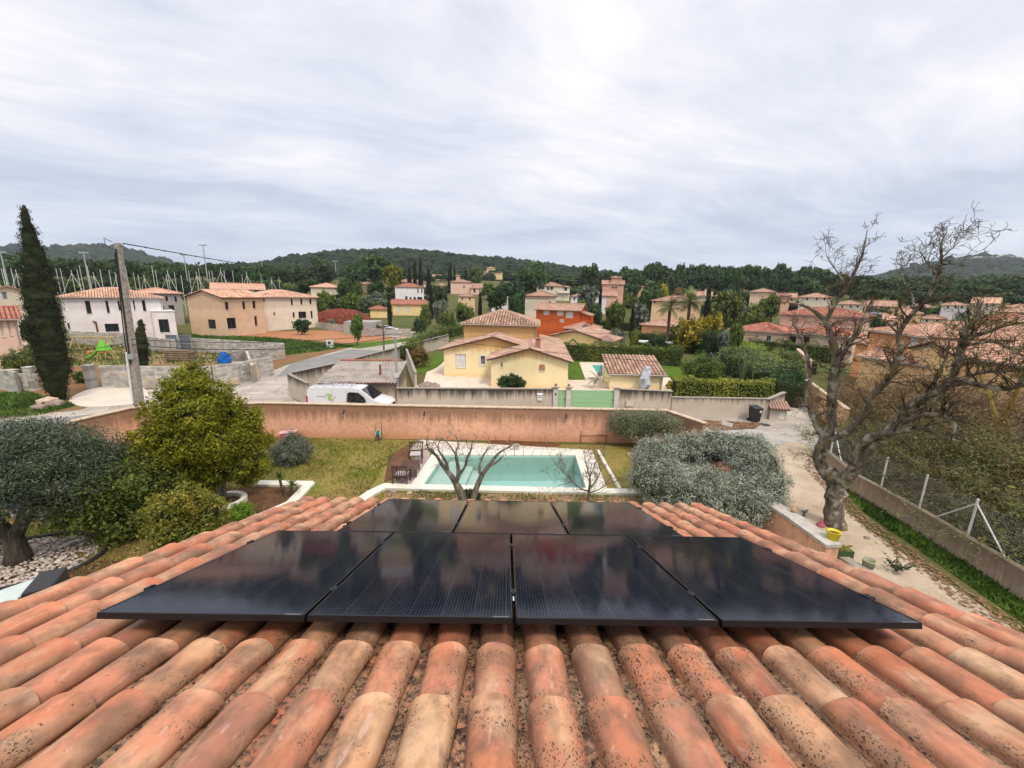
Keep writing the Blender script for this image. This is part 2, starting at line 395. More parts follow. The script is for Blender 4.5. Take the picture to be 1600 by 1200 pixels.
pan = [barrel('channel_tile', .088, .112, .062, 1, 20+k) for k in range(5)]
for me in cov: me.materials.append(cover_m)
for me in pan: me.materials.append(pan_m)
ncol = 26; hid_c = []; hid_p = []
def visible(u, v):
    """false for tiles wholly under the panels"""
    p1 = Y0/cos(TA); s = v-p1
    if s > 1.762+.1 and abs(u-X0) < 1.73-.10: return False or s > 3.5
    return not (0.46 < s and abs(u-X0) < 2.30-.12 and s < 1.9)
n_c = n_p = 0; TB = []
for k in range(-13, 14):
    u = -.035+k*PITCH
    if not (HX0 < u < HX1): continue
    for j in range(-4, 12):
        ve = 1.540+ROW*j
        if ve > vE+.05: continue
        for kind in (0, 1):
            uu = u+(0 if kind == 0 else PITCH/2); v_ = ve-(0 if kind == 0 else .085)
            if kind and uu > HX1-.12: continue
            if v_ < .15: continue
            jx, jv, jr = random.gauss(0, .0035), random.gauss(0, .010), random.gauss(0, .008)
            tilt = .034
            M = Matrix.Translation((uu+jx, v_+jv, -.084 if kind == 0 else -.038)) @ Matrix.Rotation(jr, 4, 'Z') @ Matrix.Rotation(tilt if kind == 0 else tilt, 4, 'X')
            me = random.choice(cov if kind == 0 else pan)
            if not visible(uu, v_): TB.append((M, me)); continue
            TB.append((M, me, kind))
n_part = [0, 0]
for t in sorted([t for t in TB if len(t) == 3], key=lambda t: t[0].translation.y):
    M, me, kind = t
    if n_part[kind] >= 298: TB.append((M, me)); continue
    n_part[kind] += 1
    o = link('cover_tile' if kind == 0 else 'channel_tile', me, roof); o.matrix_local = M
hid = MB()
for t in TB:
    if len(t) == 2:
        M, me = t; b0 = len(hid.v); hid.v += [tuple(M @ v.co) for v in me.vertices]
        for p in me.polygons: hid.f.append(tuple(b0+i for i in p.vertices)); hid.m.append(0 if me in cov else 1); hid.uv.append(None)
h_ = hid.build('covered_tile', [cover_m, pan_m], roof, smooth=True); h_['kind'] = 'stuff'
# lichen cushions and grit lodged along the tile edges and in the channels
lc = MB(); rl = random.Random(77); _ic = bmesh.new(); bmesh.ops.create_icosphere(_ic, subdivisions=1, radius=1); _iv = [v.co.copy() for v in _ic.verts]; _if = [[v.index for v in f.verts] for f in _ic.faces]; _ic.free()
for k in range(2300):
    u0 = -.035+PITCH*(rl.randrange(-9, 10)+.5); u = u0+rl.gauss(0, .022)+(rl.choice((-.045, .045)) if rl.random() < .6 else 0); v = rl.uniform(.9, 2.7); s_ = rl.uniform(.0018, .0052)
    if rl.random() < abs(u)/4: continue
    t_ = (u-u0)/.11; w_ = -.038-.062*sqrt(max(0, 1-t_*t_))+.012+.034*0
    lc.add([Vector((u, v, w_+s_*.2))+Vector((q.x*s_*rl.uniform(.7, 1.6), q.y*s_*rl.uniform(.8, 2.0), q.z*s_*.7)) for q in _iv], _if, 0 if rl.random() < .7 else 1)
o = lc.build('lichen', [plain('black_lichen', (.035, .028, .02), .95, .05), plain('straw_grit', (.30, .21, .11), .95, .05)], roof); o['kind'] = 'stuff'
# back slope and ridge behind the camera, verge boards and eave gutter
bk = MB()
for k in range(-13, 14):
    u = -.035+k*PITCH
    if HX0 < u < HX1:
        for s_, uu in ((1, u), (-1, u+PITCH/2)):
            pts = [(uu+.11*cos(a)*-1, s_*.075*sin(a)) for a in [pi*i/6 for i in range(7)]]
            V = []
            for y in (RIDGE_Y, yb-.4):
                V += [(x, y, roof_z(y)-.09+z) for x, z in pts]
            bk.add(V, [(i, i+1, i+8, i+7) for i in range(6)])
bk.box((HX0+.05, -.1, -.09), (HX1-.05, 6.6, -.02), 0, Matrix.Translation((0, RIDGE_Y, roof_z(RIDGE_Y)-.08)) @ Matrix.Rotation(pi, 4, 'Z') @ Matrix.Rotation(-TA, 4, 'X') @ Matrix.Translation((0, 0, 0)))
o = bk.build('back_slope', cover_m, house0, smooth=False)
rg = MB(); rg.tube([(HX0, RIDGE_Y, roof_z(RIDGE_Y)-.06), (HX1, RIDGE_Y, roof_z(RIDGE_Y)-.06)], .12, 12); rg.build('ridge', cover_m, house0, smooth=True)
vb = MB()
for x in (HX0-.02, HX1-.02): vb.box((x-.02, v0, -.24), (x+.02, vE-.1, -.10))
vb.box((HX0, vE-.12, -.22), (HX1, vE-.08, -.12))
o = vb.build('verge_board', plain('mortar_pale', (.55, .42, .32)), house0); o.matrix_local = Mroof
g = MB(); gy, gz = EAVE_Y+.09, EAVE_Z-.17
g.add([(x, gy+.07*cos(a), gz+.07*sin(a)) for x in (HX0, HX1) for a in [pi+pi*i/6 for i in range(7)]], [(i, i+1, i+8, i+7) for i in range(6)])
g.build('gutter', plain('zinc', (.45, .45, .45), .4, .5, .6), house0)

# ---------------------------------------------------------------- solar panels
def panel_mat():
    m, nt, b = newmat('solar_cells', .09, .38)
    p = coords(nt); s = nd(nt, 'SeparateXYZ', Vector=p); x, y = s.outputs[0], s.outputs[1]
    def line(v, period, wid, ph=0.0):
        f = mth(nt, 'FRACT', mth(nt, 'ADD', mth(nt, 'DIVIDE', v, period), ph)); d = mth(nt, 'ABSOLUTE', mth(nt, 'SUBTRACT', f, .5))
        return ramp(nt, d, [(.5-wid*1.6, 0.0), (.5-wid*.6, 1.0)])
    # thin busbar wires run the long way, cut in dashes by the half cells
    bus = mth(nt, 'MULTIPLY', line(x, .0182, .045), mth(nt, 'SUBTRACT', 1.0, line(y, .091, .10)))
    gap = mth(nt, 'MAXIMUM', line(x, .182, .010, .07), line(y, .091, .022))
    big = noise(nt, p, 2.5, 3)
    c = mix(nt, mth(nt, 'MULTIPLY', bus, .42), (.004, .005, .013), (.13, .14, .20))
    c = mix(nt, mth(nt, 'MULTIPLY', gap, .8), c, (.045, .048, .065))
    dust = noise(nt, mapping(nt, p, (1, .25, 1)), 7, 5, .7)
    c = mix(nt, ramp(nt, dust, [(.45, 0.0), (.8, .05)]), c, (.20, .18, .17))
    setc(nt, b, c); b.inputs['IOR'].default_value = 1.40
    nt.links.new(ramp(nt, dust, [(.3, .055), (.75, .11)]), b.inputs['Roughness'])
    bump(nt, b, noise(nt, p, 1.6, 2), .0015, .5)
    return m
cells_m = panel_mat(); frame_m = plain('black_anodised', (.012, .012, .014), .35, .5, .3)
clamp_m = plain('dark_clamp', (.05, .05, .055), .35, .5, .7); alu = plain('aluminium', (.55, .56, .58), .35, .5, .9)
PW, PG, PL, PT = 1.134, .02, 1.762, .035
Mp = Matrix(((1, 0, 0, X0), (0, cos(TA), sin(TA), 0), (0, -sin(TA), cos(TA), CAMZ-DP), (0, 0, 0, 1)))
vN = Y0/cos(TA)
fr = MB(); fw = .011
for a, b_ in (((-PW/2, 0, -PT), (PW/2, fw, 0)), ((-PW/2, PL-fw, -PT), (PW/2, PL, 0)), ((-PW/2, fw, -PT), (-PW/2+fw, PL-fw, 0)), ((PW/2-fw, fw, -PT), (PW/2, PL-fw, 0))): fr.box(a, b_)
gl = MB(); gl.box((-PW/2+fw, fw, -.010), (PW/2-fw, PL-fw, -.0022))
stk = MB(); stk.box((-.10, .002, -.0021), (-.012, .010, .0006))
plab = ['black solar panel at the left end of the near row of four', 'black solar panel of the near row, just left of the central seam', 'black solar panel of the near row, just right of the central seam', 'black solar panel at the right end of the near row of four',
        'black solar panel at the left end of the far row of three', 'black solar panel in the middle of the far row of three', 'black solar panel at the right end of the far row of three']
protop = None
spots = [((-1.5+i)*(PW+PG), 0) for i in range(4)]+[((-1+i)*(PW+PG), PL+PG) for i in range(3)]
for i, (u, v) in enumerate(spots):
    if protop is None:
        o = bpy.data.objects.new('solar_panel', None); COL.objects.link(o); protop = o
        f_ = fr.build('frame', frame_m, o); bevel(f_, .0012, 1)
        gl.build('glass', cells_m, o)
        s_ = stk.build('sticker', plain('sticker_white', (.16, .16, .18)), o); s_.location = (PW/2-.01, 0, .0016)
    else: o = copy_tree(protop)
    o.matrix_world = Mp @ Matrix.Translation((u, vN+v+(0.003 if i > 3 else 0), (random.uniform(-.001, .001) if i else 0)))
    tag(o, plab[i], 'solar panel', 'solar panels on the tiled roof')
rn = 0
for (v, half, n) in ((vN+.36, 2.34, 4), (vN+1.38, 2.34, 4), (vN+PL+PG+.36, 1.76, 3), (vN+PL+PG+1.38, 1.76, 3)):
    r = bpy.data.objects.new('mounting_rail', None); COL.objects.link(r); r.matrix_world = Mp @ Matrix.Translation((0, v, 0))
    tag(r, ['aluminium mounting rail with black clamps under the near row of panels, lower of two', 'aluminium mounting rail with black clamps under the near row, close to the far row',
            'aluminium mounting rail with clamps at the start of the far row of panels', 'aluminium mounting rail with clamps under the panels closest to the eave'][rn], 'mounting rail', 'rails under the solar panels'); rn += 1
    q = MB(); q.box((-half-.04, -.02, -PT-.042), (half+.04, .02, -PT-.002)); q.build('rail', plain('black_rail', (.03, .03, .03), .4, .5, .5), r)
    for i in range(n+1):
        u = (-n/2+i)*(PW+PG)
        c_ = MB(); end = i in (0, n)
        if end: sg = -1 if i == 0 else 1; c_.box((u+sg*.012-.014, -.03, -PT), (u+sg*.012+.014, .03, .0015)); c_.box((u-.012*sg-.01, -.03, .0012), (u+sg*.012+.01, .03, .0045))
        else: c_.box((u-.0085, -.03, -PT), (u+.0085, .03, .001)); c_.box((u-.019, -.03, .0014), (u+.019, .03, .0045))
        c_.tube([(u, 0, .004), (u, 0, .009)], .0065, 8)
        c_.build('clamp', clamp_m, r)
    for i in range(n+1):
        u = (-n/2+i)*(PW+PG)*.92
        c_ = MB(); c_.bar((u, .0, -PT-.045), (u, .10, -PT-.10), .03, .006); c_.bar((u, .10, -PT-.10), (u, .16, -PT-.095), .03, .006); c_.build('roof_hook', alu, r)
o = MB(); o.box((-.004, -.03, 0), (.004, .03, .0015)); t = o.build('gap_label', plain('label_white', (.8, .8, .8))); t.matrix_world = Mp @ Matrix.Translation((0, vN+.28, -.012))
tag(t, 'tiny white printed label in the seam between the two central panels', 'label')
# ================================================================ ground, roads, hills, haze
def sheet(name, poly, z, m, kind='structure', holes=None):
    v = [Vector((p[0], p[1], z)) for p in poly]; loops = [v]+[[Vector((p[0], p[1], z)) for p in h] for h in (holes or [])]
    tri = geometry.tessellate_polygon(loops); al = [p for l in loops for p in l]
    me = bpy.data.meshes.new(name); me.from_pydata([tuple(p) for p in al], [], [t for t in tri]); me.materials.append(m)
    bm = bmesh.new(); bm.from_mesh(me); bmesh.ops.recalc_face_normals(bm, faces=bm.faces)
    for f in bm.faces:
        if f.normal.z < 0: f.normal_flip()
    bm.to_mesh(me); bm.free()
    o = link(name, me); o['kind'] = kind; return o
def P(*pts, z=0.0): return [at(x, y, z) for x, y in pts]
def smoothpoly(pts, n=4):
    """closed Catmull-Rom through world points"""
    out = []; N = len(pts)
    for i in range(N):
        p0, p1, p2, p3 = (Vector(pts[(i+k-1) % N]) for k in range(4))
        for j in range(n):
            t = j/n; out.append(.5*((2*p1)+(-p0+p2)*t+(2*p0-5*p1+4*p2-p3)*t*t+(-p0+3*p1-3*p2+p3)*t**3))
    return out
earth = groundmat('red_earth', [(.3, (.16, .075, .035)), (.45, (.26, .13, .065)), (.58, (.17, .13, .055)), (.7, (.10, .12, .03))], .35, 6.0)
field = groundmat('field_ground', [(.3, (.13, .075, .04)), (.45, (.12, .11, .04)), (.6, (.07, .10, .025)), (.72, (.20, .15, .08))], .12, 2.5)
asph = groundmat('old_asphalt', [(.32, (.25, .225, .195)), (.45, (.37, .335, .29)), (.56, (.47, .425, .365)), (.7, (.33, .30, .26))], .35, 12.0, det=8, fcol=(.20, .18, .155), famt=.35, bd=.006, spots=((.56, .50, .42), .7))
nt_ = asph.node_tree; pb_ = nt_.nodes['Principled BSDF']; cs_ = pb_.inputs['Base Color'].links[0].from_socket; p_ = coords(nt_)
pw_ = nd(nt_, 'VectorMath', dict(operation='ADD'), _0=p_, _1=nd(nt_, 'VectorMath', dict(operation='SCALE'), _0=nd(nt_, 'TexNoise', Vector=p_, Scale=.8, Detail=4.0).outputs[1], Scale=1.6).outputs[0]).outputs[0]
vo_ = nd(nt_, 'TexVoronoi', dict(feature='DISTANCE_TO_EDGE'), Vector=pw_, Scale=.32).outputs[0]
ck_ = mix(nt_, mth(nt_, 'MULTIPLY', ramp(nt_, vo_, [(.004, 1.0), (.016, 0.0)]), .55), cs_, (.13, .11, .09))
tk_ = noise(nt_, mapping(nt_, p_, (.06, .9, 1), (0, 0, .1)), 1.2, 3)
ck_ = mix(nt_, ramp(nt_, tk_, [(.52, 0.0), (.62, .35)]), ck_, (.27, .245, .21)); nt_.links.new(ck_, pb_.inputs['Base Color'])
asph2 = groundmat('grey_asphalt', [(.3, (.17, .17, .17)), (.5, (.24, .235, .23)), (.7, (.31, .30, .28))], .5, 12.0, bd=.004)
gravel = groundmat('pale_gravel', [(.3, (.28, .21, .145)), (.45, (.44, .35, .25)), (.6, (.56, .46, .34)), (.72, (.34, .26, .18))], .6, 14.0, fcol=(.22, .16, .10), famt=.45, bd=.02)
pavem = groundmat('pale_concrete_drive', [(.3, (.52, .45, .38)), (.55, (.66, .59, .50)), (.75, (.55, .48, .40))], .8, 9.0, bd=.004)
lawn = groundmat('tired_lawn', [(.30, (.08, .11, .012)), (.42, (.17, .17, .028)), (.52, (.30, .23, .075)), (.60, (.17, .18, .025)), (.72, (.30, .19, .085))], .55, 7.0, bd=.03, fcol=(.035, .05, .008), famt=.6, spots=((.21, .125, .055), .55))
lush = groundmat('lush_grass', [(.3, (.035, .075, .008)), (.5, (.08, .145, .016)), (.7, (.14, .17, .03))], 1.2, 9.0, bd=.03)
bedm = groundmat('bark_bed', [(.3, (.07, .035, .02)), (.5, (.14, .07, .04)), (.7, (.22, .12, .07))], 1.5, 16.0, bd=.02)
sandm = groundmat('sandy_bed', [(.3, (.22, .13, .07)), (.5, (.34, .22, .13)), (.7, (.20, .17, .06))], 1.2, 16.0, bd=.02)

# ground: one polar sheet out past the hills, rising gently away from the house
mb = MB(); radii = [0, 4, 9, 15, 25, 40, 60, 80, 92, 105, 120, 135, 150, 175, 200, 230, 260, 320, 400, 550, 800, 1200, 2000, 3200]
NA = 96; V = [(0, 0, 0)]; F = []
POOL_ = P((662, 757), (916, 763), (899, 711.5), (693, 711), z=.1)
for r in radii[1:]:
    for k in range(NA): a = 2*pi*k/NA; V.append((r*sin(a), r*cos(a), T(r)))
for i in range(4, len(radii)-2):
    for k in range(NA): a, b_ = 1+i*NA+k, 1+i*NA+(k+1) % NA; F.append((a, b_, b_+NA, a+NA))
me = bpy.data.meshes.new('ground'); me.from_pydata(V, [], F); me.materials.append(field)
me.polygons.foreach_set('use_smooth', [True]*len(F)); o = link('ground', me); o['kind'] = 'structure'
sheet('ground', [(40*sin(2*pi*k/NA), 40*cos(2*pi*k/NA)) for k in range(NA)], 0, field, holes=[POOL_])

# earth and plots
sheet('dirt_plot', P((-300, 800), (-300, 560), (-60, 530), (110, 512), (300, 506), (560, 506), (700, 500), (715, 515), (560, 575), (400, 640), (200, 680)), .004, earth)
sheet('verge_grass', smoothpoly(P((-250, 640), (-60, 618), (40, 612), (105, 628), (120, 634), (60, 646), (-60, 655), (-250, 690)), 3), .008, lush)
street = sheet('street', P((-420, 760), (-300, 700), (-60, 662), (30, 651), (130, 640), (185, 612), (300, 604), (395, 592), (450, 570), (540, 545), (625, 522), (700, 507), (722, 511), (700, 519), (640, 540), (575, 566), (470, 586), (455, 590), (455, 622), (500, 645), (620, 642), (960, 646), (1050, 648), (1215, 653), (1228, 640), (1204, 595), (1160, 560), (1180, 552), (1220, 572), (1262, 640), (1300, 700), (1330, 770), (1250, 850), (1150, 760), (1100, 700), (1060, 668), (700, 668), (400, 664), (215, 690), (80, 720), (-100, 790), (-420, 900)), .012, asph)
sheet('asphalt_patch', P((455, 568), (548, 546), (600, 548), (560, 566), (470, 582), (430, 590)), .016, asph2)
sheet('asphalt_patch', smoothpoly(P((-200, 700), (-60, 668), (60, 656), (160, 646), (215, 640), (215, 652), (120, 664), (0, 680), (-180, 720)), 2), .016, asph2)
sheet('asphalt_patch', P((1120, 668), (1185, 672), (1262, 690), (1266, 712), (1210, 716), (1130, 700)), .016, groundmat('worn_asphalt', [(.3, (.30, .28, .26)), (.5, (.40, .375, .34)), (.7, (.47, .44, .39))], .8, 12, bd=.006))
sheet('lane', smoothpoly(P((1250, 690), (1290, 740), (1325, 800), (1400, 858), (1500, 925), (1620, 1010), (1760, 1120), (1500, 1160), (1380, 1050), (1290, 900), (1240, 820), (1205, 760), (1190, 715)), 3), .018, gravel)
sheet('footpath', P((1238, 640), (1212, 600), (1190, 575), (1205, 572), (1245, 600), (1268, 632), (1262, 652)), .018, pavem)
sheet('verge_grass', smoothpoly(P((1272, 700), (1305, 745), (1350, 800), (1420, 848), (1500, 905), (1640, 1000), (1800, 1080), (1800, 1010), (1600, 903), (1480, 830), (1400, 775), (1340, 735), (1300, 705)), 3), .022, lush)
sheet('concrete_apron', smoothpoly(P((110, 622), (150, 606), (215, 604), (232, 616), (215, 630), (150, 636), (118, 633)), 3), .020, pavem)
sheet('green_field', P((278, 523), (420, 528), (555, 541), (500, 549), (440, 556), (430, 545), (360, 533), (290, 529)), .020, lush)
sheet('green_field', P((520, 540), (640, 528), (690, 524), (620, 536), (560, 545)), .020, lush)
sheet('red_plot', P((290, 517), (540, 516), (600, 522), (640, 526), (560, 538), (470, 530), (330, 524)), .016, groundmat('orange_earth', [(.3, (.30, .13, .06)), (.55, (.42, .20, .10)), (.75, (.26, .17, .08))], .5, 5))
sheet('building_plot', P((0, 540), (100, 536), (330, 540), (395, 545), (425, 556), (390, 572), (280, 568), (150, 572), (20, 580), (-120, 600), (-140, 560)), .016, groundmat('building_plot', [(.3, (.25, .13, .07)), (.45, (.36, .24, .13)), (.6, (.12, .14, .03)), (.75, (.33, .22, .12))], .28, 4))
# yellow house yard
sheet('gravel_yard', P((640, 608), (662, 598), (668, 576), (690, 560), (900, 556), (1040, 580), (1060, 612), (860, 622), (650, 620)), .020, groundmat('cream_gravel', [(.3, (.58, .47, .37)), (.6, (.72, .62, .52)), (.8, (.62, .50, .40))], 1.0, 14))
sheet('front_lawn', smoothpoly(P((655, 556), (690, 552), (694, 564), (676, 578), (650, 582)), 3), .024, lush)
sheet('side_lawn', P((884, 560), (1130, 570), (1130, 592), (1038, 590), (952, 566), (905, 566), (915, 594), (888, 594)), .026, lush)

# ---------------------------------------------------------------- garden plot
garden_poly = P((215, 690), (415, 682), (1058, 700), (1102, 720), (1330, 870), (1600, 1200))+[Vector((5.5, -6, 0)), Vector((-22, -6, 0)), Vector((-24, 9, 0))]+P((0, 760), (100, 715))
sheet('lawn', garden_poly, .026, lawn, holes=[POOL_])
sheet('flower_bed', smoothpoly(P((340, 782), (365, 764), (440, 758), (478, 764), (455, 790), (420, 812), (360, 830), (320, 820)), 3), .032, bedm)
sheet('flower_bed', P((600, 770), (1000, 776), (1010, 800), (600, 790)), .032, sandm)
sheet('flower_bed', P((-120, 905), (120, 880), (330, 870), (430, 850), (380, 1010), (-100, 1060)), .030, groundmat('brown_earth', [(.3, (.06, .03, .017)), (.5, (.12, .06, .03)), (.7, (.13, .10, .03))], .7, 9))  # dark brown earth turning olive in spots
sheet('flower_bed', P((608, 712), (640, 694), (646, 694), (626, 745), (600, 755)), .032, bedm)
sheet('flower_bed', smoothpoly(P((765, 688), (820, 690), (870, 693), (868, 699), (800, 696), (768, 694)), 2), .032, groundmat('brown_bed', [(.3, (.10, .045, .02)), (.7, (.17, .08, .04))], 2, 9))
# grass blades on the lawn nearer than the wall: tufts, uneven
def tufts(name, poly, n, h, m, seed, keep=None):
    r = np.random.RandomState(seed); p2 = [(p[0], p[1]) for p in poly]
    xs, ys = [p[0] for p in p2], [p[1] for p in p2]
    x = r.uniform(min(xs), max(xs), n*3); y = r.uniform(min(ys), max(ys), n*3); ins = np.zeros(len(x), bool); j = len(p2)-1
    for i in range(len(p2)):
        xi, yi = p2[i]; xj, yj = p2[j]
        if yi != yj: ins ^= ((yi > y) != (yj > y)) & (x < (xj-xi)*(y-yi)/(yj-yi)+xi)
        j = i
    d = np.sin(x*1.3+np.sin(y*.9)*2)*np.cos(y*1.1+np.sin(x*.7)*2)
    ins &= r.uniform(-1.3, 1, len(x)) < d
    if keep: ins &= keep(x, y)
    x, y = x[ins][:n], y[ins][:n]; N = len(x); a = r.uniform(0, 2*pi, N); hh = h*r.uniform(.4, 1.25, N); w_ = hh*r.uniform(.25, .5, N)
    lx, ly = r.normal(0, .4, N)*hh, r.normal(0, .4, N)*hh
    dx, dy = np.cos(a)*w_/2, np.sin(a)*w_/2; z0 = np.full(N, .02)
    tn = np.clip(.5+.42*np.sin(x*.8+np.sin(y*.7)*1.6)*np.sin(y*.95+np.sin(x*.5)*2)+r.uniform(-.3, .3, N), 0, 1); V = np.stack([np.stack([x-dx, y-dy, z0], 1), np.stack([x+dx, y+dy, z0], 1), np.stack([x+lx+dx*.3, y+ly+dy*.3, z0+hh], 1), np.stack([x+lx-dx*.3, y+ly-dy*.3, z0+hh*.9], 1)], 1)
    o = link(name, quads_mesh(name, V, m, tn)); o['kind'] = 'stuff'; return o
grass_m = leafmat('grass_blades', (.07, .12, .012), (.15, .18, .025), (.32, .25, .09), trans=.2, rnd=0)
lushg = leafmat('lush_blades', (.03, .075, .008), (.07, .14, .015), (.13, .17, .03), trans=.2, rnd=0)
notpool = lambda x, y: ~((x > -5.6) & (x < 6.4) & (y > 15.2) & (y < 21.6))
tufts('grass', P((215, 695), (415, 684), (1058, 702), (1102, 722), (1200, 800), (1000, 800), (600, 800), (330, 880), (0, 990), (-60, 800), (100, 720)), 60000, .085, grass_m, 1, notpool)
tufts('grass', P((600, 768), (1000, 776), (1010, 800), (600, 786)), 2500, .09, grass_m, 5)
tufts('grass', smoothpoly(P((1272, 700), (1305, 745), (1350, 800), (1420, 848), (1500, 905), (1640, 1000), (1800, 1080), (1800, 1010), (1600, 903), (1480, 830), (1400, 775), (1340, 735), (1300, 705)), 2), 22000, .13, lushg, 3)
tufts('grass', P((-60, 622), (40, 612), (120, 634), (60, 650), (-60, 660)), 9000, .17, lushg, 4)
tufts('grass', P((278, 523), (420, 528), (555, 541), (500, 549), (440, 556), (430, 545), (360, 533), (290, 529)), 16000, .28, lushg, 6)
tufts('grass', P((0, 540), (100, 536), (330, 540), (395, 545), (425, 556), (390, 572), (280, 568), (150, 572), (20, 580)), 9000, .24, lushg, 7)

# ---------------------------------------------------------------- hills
hill_near = groundmat('hill_scrub', [(.3, (.018, .028, .014)), (.5, (.035, .05, .022)), (.7, (.10, .09, .065))], .012, .2, rough=1)
def hill(name, prof, D, back, m, kind_label, n_tree, tree_m, size, seed, d0=.5, rock=None):
    """prof: ridge line as (pixel x, pixel y) seen from the house, carried out to distance D"""
    xs = np.linspace(prof[0][0], prof[-1][0], 90); ys = np.interp(xs, [p[0] for p in prof], [p[1] for p in prof])
    r = np.random.RandomState(seed); ts = [0, .15, .3, .45, .6, .75, .88, 1.0, 1.15, 1.4]; V = []; F = []; grid = []
    for i, (x, y) in enumerate(zip(xs, ys)):
        q = on(x, y+(5.5 if D < 1000 else 4.5), D); a = atan2(q.x, q.y); hz = q.z
        row = []
        for t in ts:
            d = D*(d0+(1-d0)*t) if t <= 1 else D*(1+(t-1)*back)
            s_ = t*t*(3-2*t) if t <= 1 else max(0, 1-(t-1)*2.4)
            z = T(400)-3+(hz-T(400)+3)*s_
            z += r.normal(0, 1)*D*.0022*min(1, t*1.3)*(1 if t != 1 else .4)
            row.append((d*sin(a), d*cos(a), z))
        grid.append(row); V += row
    nT = len(ts)
    for i in range(len(xs)-1):
        for j in range(nT-1): F.append((i*nT+j, (i+1)*nT+j, (i+1)*nT+j+1, i*nT+j+1))
    me = bpy.data.meshes.new(name); me.from_pydata(V, [], F); me.materials.append(m); me.polygons.foreach_set('use_smooth', [True]*len(F))
    o = link(name, me); o['kind'] = 'structure'
    # wood on the slope: small uneven crowns
    ico = bmesh.new(); bmesh.ops.create_icosphere(ico, subdivisions=1, radius=1); iv = np.array([v.co[:] for v in ico.verts]); fi = [[v.index for v in f.verts] for f in ico.faces]; ico.free()
    fi = np.array(fi); G = np.array(grid); AV = []; AF = []; AT = []
    for k in range(n_tree):
        i = r.uniform(0, len(xs)-1.01); t = r.uniform(0.2, 7.4) if r.rand() > .25 else r.uniform(6.2, 7.3)
        i0, j0 = int(i), int(t); fi_, fj = i-i0, t-j0
        p = G[i0, j0]*(1-fi_)*(1-fj)+G[i0+1, j0]*fi_*(1-fj)+G[i0, j0+1]*(1-fi_)*fj+G[i0+1, j0+1]*fi_*fj
        s_ = size*r.uniform(.55, 1.25); v = iv*(1+r.uniform(-.25, .25, (len(iv), 1)))*np.array([s_, s_, s_*r.uniform(.6, 1.05)])+p+np.array([0, 0, s_*.35])
        AF.append(fi+len(AV)*len(iv)); AV.append(v); AT.append(np.full(len(iv), r.rand()))
    AV = np.concatenate(AV); AF = np.concatenate(AF); me = bpy.data.meshes.new('woods'); me.from_pydata(AV.tolist(), [], AF.tolist()); me.materials.append(tree_m)
    a_ = me.attributes.new('tint', 'FLOAT', 'POINT'); a_.data.foreach_set('value', np.concatenate(AT).astype(np.float32))
    o = link('woods', me); o['kind'] = 'stuff'
    return G
wood_m = leafmat('wood_crowns', (.010, .020, .009), (.022, .038, .014), (.045, .058, .022), trans=0, rough=.9, spec=.1, rnd=0)
hill('hill', [(330, 432), (380, 420), (430, 409), (480, 399), (520, 394), (560, 392), (600, 391), (650, 393), (700, 398), (760, 404), (820, 409), (880, 417), (960, 428), (1040, 440)], 620, 2.2, hill_near, '', 5200, wood_m, 4.6, 11)
hill('hill', [(-260, 396), (-100, 392), (0, 389), (40, 389), (90, 391), (130, 388), (160, 386), (190, 389), (225, 399), (270, 411), (320, 423), (380, 436)], 1500, 2, hill_near, '', 5000, wood_m, 8.5, 12)
GR = hill('hill', [(1290, 452), (1345, 436), (1390, 428), (1430, 419), (1470, 411), (1510, 405), (1540, 403), (1575, 404), (1610, 410), (1680, 418), (1780, 428), (1900, 446)], 1500, 2, hill_near, '', 5000, wood_m, 8.5, 13)
rk = MB(); rr = random.Random(4)
ico = bmesh.new(); bmesh.ops.create_icosphere(ico, subdivisions=1, radius=1); ivv = [v.co.copy() for v in ico.verts]; iff = [[v.index for v in f.verts] for f in ico.faces]; ico.free()
for i in list(range(20, 26))*2+list(range(31, 46))*3:
    p = Vector(GR[i, rr.choice([5, 6, 7, 7])]); s_ = rr.uniform(8, 19)
    rk.add([p+Vector((v.x*s_*rr.uniform(.7, 1.3), v.y*s_*rr.uniform(.7, 1.3), v.z*s_*rr.uniform(.4, .8)+2)) for v in ivv], iff)
o = rk.build('rock_outcrop', plain('grey_rock', (.36, .33, .30), .95, .1, var=.25, sc=.05)); o['kind'] = 'structure'
# haze: an even, thin air round everything
hz = MB(); hz.box((-3100, -3100, -1.0), (3100, 3100, 330)); m = bpy.data.materials.new('haze'); m.use_nodes = True; nt = m.node_tree
nt.nodes.remove(nt.nodes['Principled BSDF']); v = nd(nt, 'VolumePrincipled', Density=.00019, Color=(.80, .88, 1.0, 1), Anisotropy=.2)
nt.links.new(v.outputs[0], nt.nodes['Material Output'].inputs['Volume'])
o = hz.build('haze', m); o['kind'] = 'stuff'
# ================================================================ building kit
glass_dark = plain('dark_glass', (.015, .018, .022), .12, .6, var=.2)
white_p = plain('white_paint', (.72, .72, .70), .6, .3); grey_fr = plain('dark_grey_frame', (.05, .05, .055), .5, .4)
blue_sh = plain('slate_blue_shutter', (.18, .24, .34), .6); brown_w = plain('brown_wood', (.12, .06, .03), .7)
hole_m = plain('unlit_interior', (.03, .028, .026), .95, .05)
ROOFM = {
 'new': roofmat('roof_new_peach', [(.62, .34, .22), (.72, .46, .33), (.58, .29, .18), (.78, .54, .41), (.50, .25, .16)], dirt=.10),
 'old': roofmat('roof_old_brown', [(.42, .23, .16), (.52, .32, .23), (.36, .20, .14), (.56, .38, .28), (.32, .19, .14)], dirt=.35),
 'red': roofmat('roof_old_red', [(.38, .13, .085), (.46, .19, .12), (.33, .12, .08), (.50, .25, .17)], dirt=.3),
 'pink': roofmat('roof_pink', [(.46, .26, .18), (.58, .36, .26), (.38, .20, .14), (.62, .42, .32)], dirt=.3),
}
